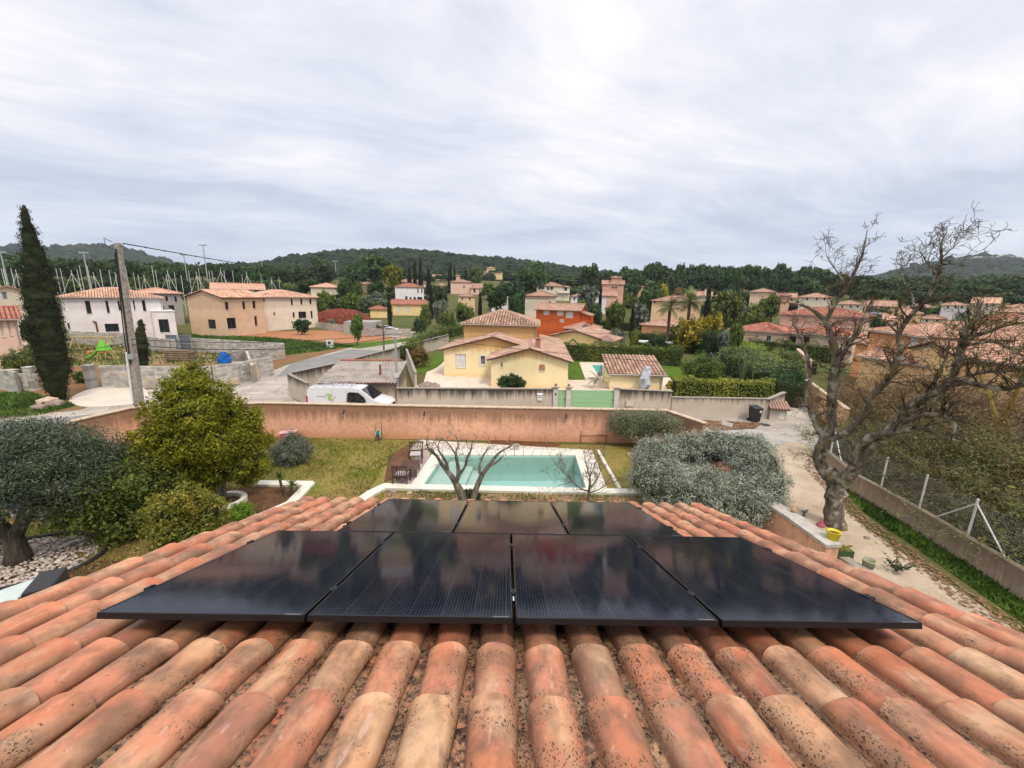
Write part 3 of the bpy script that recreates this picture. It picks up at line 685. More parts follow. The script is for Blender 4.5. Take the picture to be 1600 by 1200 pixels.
# near roofs carry real barrels, so their material needs no relief
ROOFN = {k: roofmat('barrel_'+k, [(.60, .33, .21), (.74, .48, .34), (.54, .27, .17), (.80, .57, .43), (.66, .38, .25)] if k == 'new' else c, rowl=.4, colw=.30, bumpy=False, dirt=.4) for k, c in
         (('old', [(.36, .21, .15), (.52, .34, .25), (.32, .18, .135), (.58, .41, .31), (.44, .26, .19)]), ('new', None), ('red', [(.40, .14, .09), (.50, .21, .14), (.36, .13, .085), (.54, .28, .2)]), ('pink', [(.46, .25, .17), (.60, .37, .26), (.38, .19, .13), (.66, .46, .35)]))}
gutter_m = plain('gutter_grey', (.36, .33, .30), .5, .4, .3)
gap_m = plain('tile_gap', (.10, .06, .045), .95, .1)

def openface(mb, O, u, n, W, H, ops, depth=.18, m=0):
    """wall face from O along u (unit), up z, outward normal n, with real openings cut through and reveals"""
    O, u, n = Vector(O), Vector(u), Vector(n); Z = Vector((0, 0, 1))
    us = sorted({0.0, W}|{max(0, min(W, q)) for o in ops for q in (o[0], o[0]+o[2])}); zs = sorted({0.0, H}|{max(0, min(H, q)) for o in ops for q in (o[1], o[1]+o[3])})
    for a, b in zip(us, us[1:]):
        for c, d in zip(zs, zs[1:]):
            cu, cz = (a+b)/2, (c+d)/2
            if b-a < 1e-4 or d-c < 1e-4: continue
            if any(o[0] < cu < o[0]+o[2] and o[1] < cz < o[1]+o[3] for o in ops): continue
            mb.add([O+u*a+Z*c, O+u*b+Z*c, O+u*b+Z*d, O+u*a+Z*d], [(0, 1, 2, 3)], m)
    for o in ops:
        x0, z0, x1, z1 = max(0, o[0]), max(0, o[1]), min(W, o[0]+o[2]), min(H, o[1]+o[3])
        q = [O+u*x0+Z*z0, O+u*x1+Z*z0, O+u*x1+Z*z1, O+u*x0+Z*z1]; r = [p-n*depth for p in q]
        mb.add(q+r, [(0, 1, 5, 4), (1, 2, 6, 5), (2, 3, 7, 6), (3, 0, 4, 7)], m)
def window(root, O, u, n, o, depth=.18):
    x, z, w_, h_, kind = o; O, u, n = Vector(O), Vector(u), Vector(n); Z = Vector((0, 0, 1))
    c = O+u*(x+w_/2)+Z*(z+h_/2)-n*(depth-.03)
    M = Matrix(((u.x, n.x, 0, c.x), (u.y, n.y, 0, c.y), (0, 0, 1, c.z), (0, 0, 0, 1)))
    f = MB(); t = min(.06, w_*.12); a, b = w_/2, h_/2
    def ring(y0, y1, a, b, t): f.box((-a, y0, -b), (-a+t, y1, b), 0, M); f.box((a-t, y0, -b), (a, y1, b), 0, M); f.box((-a+t, y0, -b), (a-t, y1, -b+t), 0, M); f.box((-a+t, y0, b-t), (a-t, y1, b), 0, M)
    pn = MB(); pm = glass_dark; fm = {'dark': grey_fr, 'open': grey_fr}.get(kind, white_p)
    ring(-.02, .03, a, b, t)
    if kind in ('dark', 'white', 'arch') and w_ > .7: f.box((-.025, -.02, -b+t), (.025, .03, b-t), 0, M)
    if kind in ('surround', 'arch'):
        for s in (-1, 1): f.box((s*a-(.14 if s < 0 else 0), .16, -b-.12), (s*a+(.14 if s > 0 else 0), .19, b+.12), 0, M)
        f.box((-a, .16, b), (a, .19, b+.12), 0, M); f.box((-a, .16, -b-.12), (a, .19, -b), 0, M); f.box((-.02, -.02, -b+t), (.02, .03, b-t), 0, M)
    nm = 'window'
    if kind in ('dark', 'white', 'open', 'shut') and z > 2.6 and depth > .1:
        sl = MB(); sl.box((-a-.06, .06, -b-.06), (a+.06, depth+.04, -b-.002), 0, M); sl.build('sill', white_p, root)
    if kind in ('shut', 'blue', 'garage', 'arch'):
        pm = {'shut': white_p, 'arch': white_p, 'blue': blue_sh, 'garage': white_p}[kind]; k = 1 if kind == 'garage' else 2
        if kind == 'garage': nm = 'garage_door'
        for i in range(k):
            x0, x1 = -a+t+(2*a-2*t)*i/k+.01, -a+t+(2*a-2*t)*(i+1)/k-.01
            pn.box((x0, .02, -b+t), (x1, .05, b-t), 0, M)
            ns = max(3, int(h_/.22))
            for j in range(ns):
                zz = -b+t+(2*b-2*t)*(j+.5)/ns; pn.box((x0+.05, .05, zz-.06), (x1-.05, .066, zz+.04), 0, M)
    else:
        if kind == 'open': pm = hole_m  # unglazed: a dark sheet stands in for the shade inside
        pn.box((-a+t, -.012, -b+t), (a-t, .0, b-t), 0, M)
    fo = f.build(nm, fm, root); pn.build('pane' if kind not in ('shut', 'blue', 'garage', 'arch') else ('shutter' if kind != 'garage' else 'door_leaf'), pm, fo)
def slope(root_mb, poly, near, uo, cap_mb=None):
    """poly: eave edge first (p0, p1 left to right seen from outside), then the rest counter-clockwise"""
    poly = [Vector(p) for p in poly]; e = (poly[1]-poly[0]); W = e.length; e.normalize()
    nrm = geometry.normal(poly[:3] if len(poly) == 3 else poly); 
    if nrm.z < 0: nrm = -nrm
    s = nrm.cross(e)
    uv = [((p-poly[0]).dot(e)+uo, (p-poly[0]).dot(s)) for p in poly]
    root_mb.prism(poly, (0, 0, -.12), 0, uv)
    if near:
        pit = .30; n = max(1, int(W/pit)); loc = [((p-poly[0]).dot(e), (p-poly[0]).dot(s)) for p in poly]
        for k in range(n):
            uc = (k+.5)*W/n; vm = 0
            for i in range(len(loc)):
                (a, b), (c, d) = loc[i], loc[(i+1) % len(loc)]
                if a != c and min(a, c) <= uc <= max(a, c):
                    vm = max(vm, b+(d-b)*(uc-a)/(c-a))
            if vm < .15: continue
            hw = W/n*.41; rows = max(1, int(vm/.42)); prof = [(-hw, 0), (-hw*.75, .055), (0, .085), (hw*.75, .055), (hw, 0)]
            for r in range(rows):
                v0, v1 = vm*r/rows-(.05 if r == 0 else .02), vm*(r+1)/rows; ju = random.gauss(0, .006)
                pts = [poly[0]+e*(uc+ju+x*(1.04 if t == 0 else .90))+s*(v0 if t == 0 else v1)+nrm*(z*(1.12 if t == 0 else .9)+.004+(.012 if t == 0 else 0)) for t in (0, 1) for x, z in prof]
                cu = (uc+uo, (v0+v1)/2)
                near.add(pts, [(i, i+1, i+6, i+5) for i in range(4)]+[(0, 1, 2, 3, 4)], 0, [[(cu[0]+x_, cu[1]+y_) for x_, y_ in ((-.02, -.02), (.02, -.02), (.02, .02), (-.02, .02))]]*4+[[cu]*5])
def roof(root, x0, y0, x1, y1, z, kind, mk, near=False, o=.35, pitch=.31, seed=0):
    X0_, X1_, Y0_, Y1_ = x0-o, x1+o, y0-o, y1+o; W, Dp = X1_-X0_, Y1_-Y0_; z -= o*pitch
    mb = MB(); nb = MB() if near else None; tp = []; cx, cy_ = (X0_+X1_)/2, (Y0_+Y1_)/2; a, b, c, d = (X0_, Y0_, z), (X1_, Y0_, z), (X1_, Y1_, z), (X0_, Y1_, z)
    if kind == 'hip':
        h = pitch*min(W, Dp)/2; k = min(W, Dp)/2
        if W >= Dp: r0, r1 = (X0_+k, cy_, z+h), (X1_-k, cy_, z+h); fs = [[a, b, r1, r0], [b, c, r1], [c, d, r0, r1], [d, a, r0]]
        else: r0, r1 = (cx, Y0_+k, z+h), (cx, Y1_-k, z+h); fs = [[a, b, r0], [b, c, r1, r0], [c, d, r1], [d, a, r0, r1]]
        if abs(W-Dp) < .05: r1 = r0; fs = [[a, b, r0], [b, c, r0], [c, d, r0], [d, a, r0]]
        rid = [(r0, r1), (a, r0), (d, r0 if W >= Dp else r1), (b, r1 if W >= Dp else r0), (c, r1)]
    elif kind == 'gx': h = pitch*Dp/2; r0, r1 = (X0_, cy_, z+h), (X1_, cy_, z+h); fs = [[a, b, r1, r0], [c, d, r0, r1]]; rid = [(r0, r1)]
    elif kind == 'gy': h = pitch*W/2; r0, r1 = (cx, Y0_, z+h), (cx, Y1_, z+h); fs = [[b, c, r1, r0], [d, a, r0, r1]]; rid = [(r0, r1)]
    elif kind == 'mono': h = pitch*Dp; r0, r1 = (X0_, Y1_, z+h), (X1_, Y1_, z+h); fs = [[a, b, r1, r0]]; rid = []
    elif kind == 'monox': h = pitch*W; fs = [[b, c, (X0_, Y1_, z+h), (X0_, Y0_, z+h)]]; rid = []      # falls to the right
    elif kind == 'monol': h = pitch*W; fs = [[d, a, (X1_, Y0_, z+h), (X1_, Y1_, z+h)]]; rid = []     # falls to the left
    for i, f in enumerate(fs): slope(mb, f, nb, i*31.3+seed)
    ro = mb.build('roof', gap_m if near else ROOFM[mk], root)
    if near and kind in ('hip', 'gx', 'mono'):
        gt = MB(); gt.tube([(X0_, Y0_-.05, z-.06), (X1_, Y0_-.05, z-.06)], .065, 6); gt.tube([(X1_-.5, Y0_-.05, z-.08), (x1-.15, y0-.08, z-.5), (x1-.15, y0-.08, z-2.6)], .045, 6); gt.build('gutter', gutter_m, root)
    if near: t_ = nb.build('roof_tile', ROOFN[mk], ro); t_['kind'] = 'stuff'
    rm = MB()
    for p, q in rid:
        p, q = Vector(p), Vector(q)
        if (p-q).length > .2:
            n = max(1, int((q-p).length/(.45 if near else 2.0)))
            for i in range(n):
                A, B = p.lerp(q, i/n), p.lerp(q, (i+1)/n); rm.tube([A+Vector((0, 0, .03)), B+Vector((0, 0, .045))], [.13, .105], 6)
    if rm.v: rm.build('ridge_tile', ROOFN[mk] if near else plain('ridge_'+mk, {'new': (.6, .33, .22), 'old': (.34, .2, .14), 'red': (.4, .17, .11), 'pink': (.5, .28, .2)}[mk]), ro)
    return ro
def vol(root, x0, y0, x1, y1, h, kind, wm, mk='old', fr=(), rt=(), lf=(), z0=0.0, near=False, o=.35, pitch=.31, px=True, below=2.0):
    """one walled volume; openings given as measured rectangles on the photo (front, right) and put on the wall plane"""
    Mi = root.matrix_basis.inverted(); cl_ = Mi @ Vector(CP)
    def hit(plane, val, x, y):
        d = Mi.to_3x3() @ Vector(ray(x, y)); t = (val-cl_[plane])/d[plane]; return cl_+d*t
    H = h+below; zb_ = z0-below; faces = []; mb = MB()
    def conv(lst, plane, val, f):
        out = []
        for q in lst:
            a, b = hit(plane, val, q[0], q[1]), hit(plane, val, q[2], q[3]); u0, u1 = sorted((f(a), f(b))); zz = sorted((a.z, b.z))
            out.append((u0, zz[0]-zb_, u1-u0, zz[1]-zz[0], q[4]))
        return out
    F_ = conv(fr, 1, y0, lambda p: p.x-x0); R_ = conv(rt, 0, x1, lambda p: p.y-y0); L_ = conv(lf, 0, x0, lambda p: y1-p.y)
    for O, u, n, W, ops in (((x0, y0, zb_), (1, 0, 0), (0, -1, 0), x1-x0, F_), ((x1, y0, zb_), (0, 1, 0), (1, 0, 0), y1-y0, R_), ((x1, y1, zb_), (-1, 0, 0), (0, 1, 0), x1-x0, []), ((x0, y1, zb_), (0, -1, 0), (-1, 0, 0), y1-y0, L_)):
        ops = [o_ for o_ in ops if o_[0] > -.1 and o_[0]+o_[2] < W+.1 and o_[1]+o_[3] < H]
        openface(mb, O, u, n, W, H, ops)
        for o_ in ops: window(root, O, u, n, o_)
    zt = z0+h; cx, cy_ = (x0+x1)/2, (y0+y1)/2
    if kind == 'gy':
        g = pitch*(x1-x0)/2-.13+0*o
        for y in (y0, y1): mb.add([(x0, y, zt), (x1, y, zt), (cx, y, zt+g)], [(0, 1, 2)])
    if kind == 'gx':
        g = pitch*(y1-y0)/2-.13
        for x in (x0, x1): mb.add([(x, y0, zt), (x, y1, zt), (x, cy_, zt+g)], [(0, 1, 2)])
    if kind == 'mono':
        g = pitch*(y1-y0)-.13
        for x in (x0, x1): mb.add([(x, y0, zt), (x, y1, zt), (x, y1, zt+g)], [(0, 1, 2)])
        mb.add([(x0, y1, zt), (x1, y1, zt), (x1, y1, zt+g), (x0, y1, zt+g)], [(0, 1, 2, 3)])
    if kind in ('monox', 'monol'):
        g = pitch*(x1-x0)-.13; xh = x0 if kind == 'monox' else x1
        for y in (y0, y1): mb.add([(x0, y, zt), (x1, y, zt), (xh, y, zt+g)], [(0, 1, 2)])
    if kind == 'flat': mb.add([(x0, y0, zt), (x1, y0, zt), (x1, y1, zt), (x0, y1, zt)], [(0, 1, 2, 3)])
    mb.build('wall', wm, root)
    if kind != 'flat': roof(root, x0, y0, x1, y1, zt, kind, mk, near, o, pitch, seed=random.random()*50)
def house(name, label, A, B, dep, kind, wm, mk='old', fr=(), rt=(), lf=(), group=None, near=False, extra=None, h=None, cat='house', o=.35, pitch=.31, chim=None):
    """A, B = (px, py, distance) of the left and right ends of the front eave"""
    a, b = on(*A), on(*B); u = Vector((b.x-a.x, b.y-a.y, 0)); W = u.length; rz = atan2(u.y, u.x)
    zb_ = min(TT(a.x, a.y), TT(b.x, b.y)); ze = (a.z+b.z)/2; base = zb_ if h is None else ze-h
    root = thing(name, (a.x, a.y, base), label, cat, group, rz); bpy.context.view_layer.update()
    vol(root, 0, 0, W, dep, ze-base, kind, wm, mk, fr, rt, lf, near=near, o=o, pitch=pitch)
    root['w'] = W; root['h'] = ze-base
    if chim:
        for cx, cy_, s_ in chim:
            q = MB(); q.box((cx*W-.3, cy_*dep-.25, ze-base-.2), (cx*W+.3, cy_*dep+.25, ze-base+s_)); q.box((cx*W-.38, cy_*dep-.33, ze-base+s_), (cx*W+.38, cy_*dep+.33, ze-base+s_+.1)); q.build('chimney', wm, root)
    return root
def PLm(n, c, **k): return plaster('render_'+n, c, **{**dict(stain=.30, stain_col=tuple(v*.45 for v in c), top=5.0), **k})
pw = PLm('white', (.80, .76, .76)); pcream = PLm('cream', (.78, .68, .54)); pbeige = PLm('beige', (.72, .51, .34)); pyel = PLm('straw', (.84, .63, .30))
ppink = PLm('pink', (.78, .54, .43)); ppeach = PLm('peach', (.80, .55, .34)); pora = PLm('orange', (.82, .40, .19)); pred = PLm('vermilion', (.62, .13, .035)); psal = PLm('salmon', (.74, .45, .34))
pyh = plaster('yellow_house_render', (.88, .73, .44), .75, (.62, .33, .10), top=3.1, low=(.84, .62, .34)); pgrey = PLm('block_grey', (.38, .36, .33), mottled=.4)
pbun = PLm('bungalow_beige', (.76, .57, .43)); pocre = PLm('ochre_wall', (.86, .56, .28), mottled=.2)

# ---------------------------------------------------------------- left: new houses across the building plots
h1 = house('house_under_construction', 'white two storey new house with black openings and peach tiles, left of the concrete pole', (92, 463.5, 88), (252, 464, 88), 9.5, 'hip', pw, 'new', pitch=.27, near=True,
    fr=[(132, 470, 144, 490, 'open'), (164, 470, 172, 489, 'open'), (183, 470, 189, 485, 'open'), (207, 469, 212, 484, 'open'), (221, 469, 229, 486, 'open'), (105, 505, 110, 514, 'open'), (163, 506, 187, 518, 'dark')])
L = h1['w']; q = h1.matrix_basis.inverted() @ on(237, 487, 83); q2 = h1.matrix_basis.inverted() @ on(272, 486, 83)
vol(h1, q.x, q.y, q2.x, 2.0, q.z, 'flat', pw, fr=[(247, 499, 266, 519, 'dark')], px=True)
mb = MB(); mb.box((q.x-.1, q.y-.1, q.z), (q2.x+.1, q.y+.1, q.z+.12)); mb.box((q2.x-.1, q.y+.1, q.z), (q2.x+.1, 2, q.z+.12)); mb.build('parapet', white_p, h1)
mb = MB(); mb.tube([(3.2, -.12, .3), (3.2, -.12, 2.7), (2.9, -.12, 2.8)], .10, 8); mb.build('downpipe', brown_w, h1)
house('house_under_construction', 'bare grey block new house partly hidden behind the white new house', (205, 456.5, 104), (282, 458, 104), 9, 'hip', pgrey, 'new', fr=[(258, 463, 263, 471, 'open'), (272, 463, 277, 472, 'open'), (250, 478, 257, 485, 'open'), (263, 477, 273, 485, 'open')], pitch=.25)
house('house', 'cream house with a blue shutter, at the left edge behind the cypress', (-30, 457, 84), (52, 453, 84), 9, 'gy', pcream, 'new', fr=[(2, 456, 13, 468, 'blue'), (21, 484, 28, 492, 'dark')])
house('house', 'low pink house with white doors and red tiles at the left edge', (-55, 500, 62), (25, 495, 62), 6, 'gx', ppink, 'red', fr=[(-2, 503, 8, 526, 'shut'), (10, 501, 19, 524, 'shut')], near=True)
h = house('house_under_construction', 'beige two storey new house with black windows and a plain gable wall', (291, 460, 89), (346, 466.5, 83.5), 8.5, 'gy', pbeige, 'new', near=True, fr=[(324, 499, 338, 514, 'dark')],
    rt=[(351, 472, 358, 484, 'dark'), (378, 471, 384, 483, 'dark'), (394, 470, 400, 482, 'dark'), (354, 497, 370, 513, 'dark'), (397, 494, 403, 509, 'dark')], pitch=.30)
house('house', 'long low white building with peach roof behind the beige new house', (330, 450.5, 118), (413, 452, 118), 8, 'gx', pcream, 'new', fr=[(373, 453, 388, 457, 'open'), (397, 453, 406, 458, 'open')])
house('house', 'pale cream two storey house with hipped peach roof right of the beige one', (405, 464, 92), (494, 463, 97), 9, 'hip', pcream, 'new', near=True, fr=[(409, 466, 414, 472, 'dark'), (454, 467, 458, 477, 'dark'), (469, 467, 473, 476, 'dark'), (483, 467, 487, 475, 'dark'), (466, 487, 479, 497, 'dark'), (427, 488, 430, 492, 'dark'), (485, 486, 489, 497, 'dark'), (457, 488, 461, 496, 'dark')], pitch=.27)
hs = house('house', 'small white house with peach roof in front of the dark wood', (485, 447.5, 130), (535, 449, 130), 8, 'hip', pcream, 'new', fr=[(523, 460, 529, 468, 'open')], pitch=.27)
# ---------------------------------------------------------------- centre distance
ctr = 'villas on the rising ground'
house('house', 'straw yellow bungalow with red tiles and two white doors below the white house', (613, 474, 117), (666, 476, 117), 7, 'gx', pyel, 'red', fr=[(621, 479, 627, 490, 'shut'), (635, 480, 641, 490, 'shut')])
house('outbuilding', 'low yellow outbuilding with a red roof, left of the yellow bungalow', (578, 482, 112), (605, 483, 112), 6, 'hip', pyel, 'red', cat='outbuilding')
h = house('house', 'bright white two storey house with a red roof above the yellow bungalow', (617, 446.5, 158), (662, 449, 158), 8, 'hip', pw, 'red', fr=[(652, 450, 654, 458, 'dark'), (658, 451, 660, 458, 'dark'), (633, 463, 637, 468, 'dark'), (640, 464, 643, 468, 'dark'), (646, 464, 650, 469, 'dark'), (652, 464, 660, 470, 'dark')])
house('house', 'grey and cream house whose roof rises behind the white house', (620, 440, 178), (665, 441, 178), 8, 'hip', pcream, 'old', chim=[(.05, .5, 1.4)])
h = house('house', 'pink villa with a little tower and side porch on rising ground', (704, 440, 195), (737, 441, 195), 8, 'hip', ppink, 'old', fr=[(711, 438.5, 713, 441, 'open'), (724, 446, 726, 450, 'open')])
L = h['w']; vol(h, L*.95, -1, L+5, 6, h['h']-2.6, 'mono', ppink, 'old', fr=[(733, 449, 736, 456, 'open'), (740, 450, 743, 457, 'open')]); vol(h, L*.25, 2, L*.45, 4, h['h']+3, 'hip', ppink, 'old')
h = house('house', 'tall pink and ochre villa on the hilltop among cypresses', (753, 425, 320), (775, 426, 320), 12, 'hip', psal, 'old', fr=[(757, 429, 759, 433, 'white'), (764, 429, 766, 433, 'white')])
L = h['w']; vol(h, L*.98, 1, L+5, 10, h['h']+.9, 'hip', pyel, 'old'); vol(h, L*.35, 3, L*.95, 9, h['h']+3.6, 'hip', pyel, 'old')
house('house', 'ochre house half hidden in trees left of the white house', (562, 443, 192), (584, 444, 192), 7, 'hip', ppeach, 'new', fr=[(575, 445, 581, 448, 'dark')])
house('house', 'low ochre house among dark cypresses on the skyline', (676, 431, 300), (698, 432, 300), 8, 'gx', pyel, 'old')
h = house('house', 'white villa with grey shutters and balconies between the pines', (839, 445.5, 172), (881, 447, 172), 10, 'hip', pcream, 'old', fr=[(841, 447, 845, 452, 'dark'), (845.5, 447, 850, 452, 'dark'), (855, 448, 858, 453, 'dark'), (860, 448, 864, 453, 'dark')], rt=[])
L = h['w']; vol(h, L*.98, 0, L+2.5, 6, h['h']-.3, 'hip', pcream, 'old', fr=[(882, 448, 886, 454, 'dark')]); mb = MB(); mb.box((L-2.5, -.9, h['h']-2.9), (L+2.4, -.05, h['h']-2.75)); [mb.bar((x, -.9, h['h']-2.75), (x, -.9, h['h']-1.9), .05, .05) for x in np.linspace(L-2.4, L+2.3, 9)]; mb.bar((L-2.5, -.9, h['h']-1.9), (L+2.4, -.9, h['h']-1.9), .06, .06); mb.build('balcony', white_p, h)
h = house('house', 'cream square house with brown four sided roof behind the vermilion house', (823, 461, 96), (869, 462, 96), 7, 'hip', pcream, 'old', fr=[(849, 470, 852, 474, 'dark'), (858, 471, 861, 475, 'dark')], h=8)
L = h['w']; vol(h, -.3, -.45, L*.72, -.02, h['h']-.6, 'mono', pcream, 'old', o=.1)
h = house('house', 'tall pink house with a roof turret beside two black cypresses', (941, 443, 145), (975, 444, 145), 8, 'gx', psal, 'pink', fr=[(956, 448, 959, 451, 'open'), (961, 448, 964, 451, 'open')], chim=[(.85, .5, 2.6)])
L = h['w']; vol(h, L*.4, .5, L*.8, 5, h['h']+2.2, 'hip', psal, 'old'); vol(h, 0, -5, L*.7, -.02, h['h']-3.9, 'mono', psal, 'pink')
house('house', 'plain white house front below the pink turret house', (921, 460, 130), (948, 462, 130), 6, 'gx', pw, 'pink', fr=[(927, 465, 930, 470, 'dark')])
h = house('house', 'vermilion house with white arched windows behind the yellow house', (838, 481, 78), (906, 486, 76), 6.5, 'gx', pred, 'pink', fr=[(851, 484, 857, 491, 'arch'), (872, 484, 879, 492, 'arch'), (886, 488, 894, 496, 'arch'), (876, 500, 880, 503, 'arch')], h=7)
L = h['w']; vol(h, L*.78, -3.5, L*1.42, 3, h['h']-3.0, 'hip', pred, 'pink', fr=[]); vol(h, L*.92, .5, L*1.2, 5, h['h']-.8, 'monox', pred, 'pink')
q = MB(); q.box((L*1.24-.3, 1, h['h']-3), (L*1.24+.3, 1.6, h['h']-.9)); q.build('chimney', pred, h)
h = house('house', 'straw yellow gabled house just behind the main yellow house on the right', (863, 525, 58), (936, 526, 56), 9, 'gy', pyel, 'old', near=True, pitch=.26)
L = h['w']; vol(h, L*.9, .6, L+1.8, 5, h['h']-.25, 'hip', pyel, 'old', fr=[(935, 529, 938, 536, 'dark'), (941, 528, 944, 536, 'dark')], near=True)
house('house', 'long peach house with a brown roof behind the palms', (1019, 469, 112), (1096, 471, 112), 9, 'hip', ppeach, 'old', fr=[(1022, 470, 1024, 474, 'dark')], pitch=.27)
house('house', 'pale roof with chimney stubs just behind the long peach house', (1072, 461, 135), (1112, 463, 135), 8, 'gx', pcream, 'pink', chim=[(.2, .3, 1.9), (.75, .3, 1.9)])
house('outbuilding', 'small orange outbuilding under the palm trees with a grey door', (1003, 508, 78), (1052, 507, 76), 6, 'hip', pora, 'pink', fr=[(1043, 513, 1050, 520, 'white')], cat='outbuilding', near=False)
h = house('house', 'beige bungalow with garage and white door beyond the hedges on the right', (1141, 513, 72), (1228, 520, 70), 8, 'hip', pbun, 'red', fr=[(1198, 524, 1204, 533, 'surround'), (1211, 524, 1228, 534, 'garage')], pitch=.27, near=True)
L = h['w']; vol(h, L*.99, 1.0, L+7.5, 8, h['h'], 'hip', pbun, 'red', near=True, fr=[(1233, 525, 1243, 536, 'open'), (1256, 526, 1264, 536, 'open')], pitch=.27)
vol(h, L*.65, 7, L+7.5, 14, h['h']+2.5, 'hip', ppink, 'red', near=True, fr=[(1217, 497, 1220, 502, 'white')], pitch=.27)
h = house('house', 'pink villa row on the far right before the pine wood, left part', (1173, 455, 150), (1212, 456, 150), 8, 'hip', ppink, 'old'); L = h['w']; vol(h, L, 1, L*1.6, 9, h['h']-1, 'hip', psal, 'old')
far = [('pink far villa peeping over the olive trees below the pines', (1212, 463, 165), (1244, 465, 165), ppink, 'pink'), ('long cream villa with brown roof under the pine wood, above the oak fork', (1250, 462, 150), (1300, 466, 150), pcream, 'pink'),
 ('cream row house with brown tiles seen through the oak twigs', (1306, 474, 140), (1350, 475, 140), pcream, 'old'), ('peach row house right of the cream one, seen through oak twigs', (1352, 476, 150), (1400, 479, 150), ppeach, 'pink'),
 ('long white shed roof below the pine wood on the right', (1402, 480, 165), (1475, 485, 165), pcream, 'pink'), ('white gabled house below the distant rocky hill', (1472, 475, 150), (1512, 477, 150), pw, 'pink'),
 ('cream hipped villa under the rocky hill', (1520, 472, 155), (1562, 474, 155), pcream, 'new'), ('wide low house with brown roof at the right edge under the hill', (1555, 486, 120), (1640, 488, 120), ppeach, 'old'),
 ('low red roofed house beside the right edge', (1545, 498, 95), (1620, 500, 95), psal, 'red'), ('small peach house left of the pine trunk shade', (1406, 493, 110), (1424, 494, 110), pora, 'new')]
for i, (lb, A, B, wm_, mk_) in enumerate(far): house('house', lb, A, B, 8, 'hip' if i % 3 else 'gx', wm_, mk_, fr=[(A[0]+(B[0]-A[0])*k, A[1]+3, A[0]+(B[0]-A[0])*k+2.2, A[1]+7, 'dark') for k in (.2, .5, .75)])
for lb, A, B, wm_, mk_, hh in (('low white house wall glimpsed left of the dark round tree', (768, 463, 130), (794, 465, 130), pw, 'pink', 3.4), ('small cream house high among the cypresses right of the tall row', (680, 445, 205), (700, 446, 205), pcream, 'old', None),
    ('cream villa half hidden left of the palms slope', (1118, 462, 150), (1140, 463, 150), pcream, 'pink', None), ('peach house between the skyline pines and the turret house', (985, 447, 180), (1006, 448, 180), ppeach, 'new', None),
    ('pale yellow house right of the awning house', (1405, 488, 125), (1440, 490, 125), pyel, 'pink', None), ('cream house below the white shed roof', (1440, 496, 108), (1476, 498, 108), pcream, 'old', None), ('small white house above the long hedge slope', (892, 462, 135), (914, 463, 135), pw, 'old', None),
    ('salmon house with low roof right of the far white gabled house', (1575, 478, 140), (1612, 480, 140), ppink, 'pink', None), ('ochre house in the trees left of the vermilion roofs', (716, 462, 128), (742, 463, 128), ppeach, 'old', None)):
    house('house', lb, A, B, 7, 'hip', wm_, mk_, h=hh, fr=[(A[0]+(B[0]-A[0])*k, A[1]+3, A[0]+(B[0]-A[0])*k+2.2, A[1]+7, 'dark') for k in (.2, .65)])
# ---------------------------------------------------------------- right cluster
h = house('house', 'pale yellow house with roof panels and a blue awning among the right hand villas', (1322, 497, 92), (1374, 497, 90), 7, 'gy', pyel, 'new', fr=[(1326, 504, 1334, 512, 'blue'), (1345, 499, 1352, 510, 'white')])
L = h['w']; mb = MB(); M = Matrix.Translation((L*.72, .6, h['h']+.75)) @ Matrix.Rotation(-.3, 4, 'Y')
[mb.box((i*.75, j*1.1-.5, 0), (i*.75+.7, j*1.1+.5, .05), 0, Matrix.Translation((L*.55, 1.6, h['h']+.95)) @ Matrix.Rotation(.3, 4, 'Y')) for i in range(2) for j in range(2)]; mb.build('roof_panel', plain('blue_panel', (.03, .07, .2), .3, .5), h)
mb = MB(); mb.prism([(L*.1, -.1, 1.9), (L*.62, -.1, 1.9), (L*.62, -1.6, 1.4), (L*.1, -1.6, 1.4)], (0, 0, -.04)); mb.build('awning', plain('blue_awning', (.05, .12, .35)), h)
vol(h, L, 1.5, L*1.5, 7, h['h']-.8, 'gx', pyel, 'old')
house('house', 'pink house with brown roof left of the blue awning house', (1265, 500, 85), (1310, 502, 85), 7, 'hip', ppink, 'pink', near=False)
h = house('house', 'orange rendered house with white shuttered window behind the oak limbs', (1360, 517, 52), (1455, 522, 46), 8, 'hip', pora, 'pink', fr=[(1421, 526, 1434, 541, 'shut')], near=True, pitch=.27)
L = h['w']; vol(h, -5.6, 2.2, -.02, 8, h['h']-1.6, 'hip', pora, 'pink', near=True, fr=[(1333, 526, 1343, 535, 'shut')])
h = house('house', 'ochre house with a round white vent and long tiled roof at right', (1430, 541, 46), (1494, 552, 43), 10, 'gy', pocre, 'pink', near=True, pitch=.33)
L = h['w']; mb = MB(); c_ = h.matrix_basis.inverted() @ on(1450, 537, 41)
vt = MB(); cx = L*.30; vt.lathe([(.30, -.03), (.30, .05), (.40, .05), (.40, -.03)], 20); o_ = vt.build('vent_ring', white_p, h); o_.matrix_local = Matrix.Translation((cx, -.03, h['h']+.25)) @ Matrix.Rotation(pi/2, 4, 'X')
vol(h, L+.02, .5, L+12, 8, h['h']-.1, 'gx', pocre, 'pink', near=True)
house('house', 'ochre lean-to house with striped pink tiles in front of the orange one', (1346, 557, 48), (1452, 566, 45), 3.6, 'gx', pocre, 'pink', near=True, fr=[], pitch=.32)
house('house', 'pink gabled house at the right edge behind the ochre roof', (1488, 527, 60), (1600, 540, 56), 9, 'gx', ppink, 'old', near=True, pitch=.32, fr=[(1572, 545, 1584, 556, 'dark')])
house('house', 'salmon house standing behind bare shrubs at the far right', (1565, 500, 72), (1680, 505, 72), 9, 'hip', psal, 'pink')

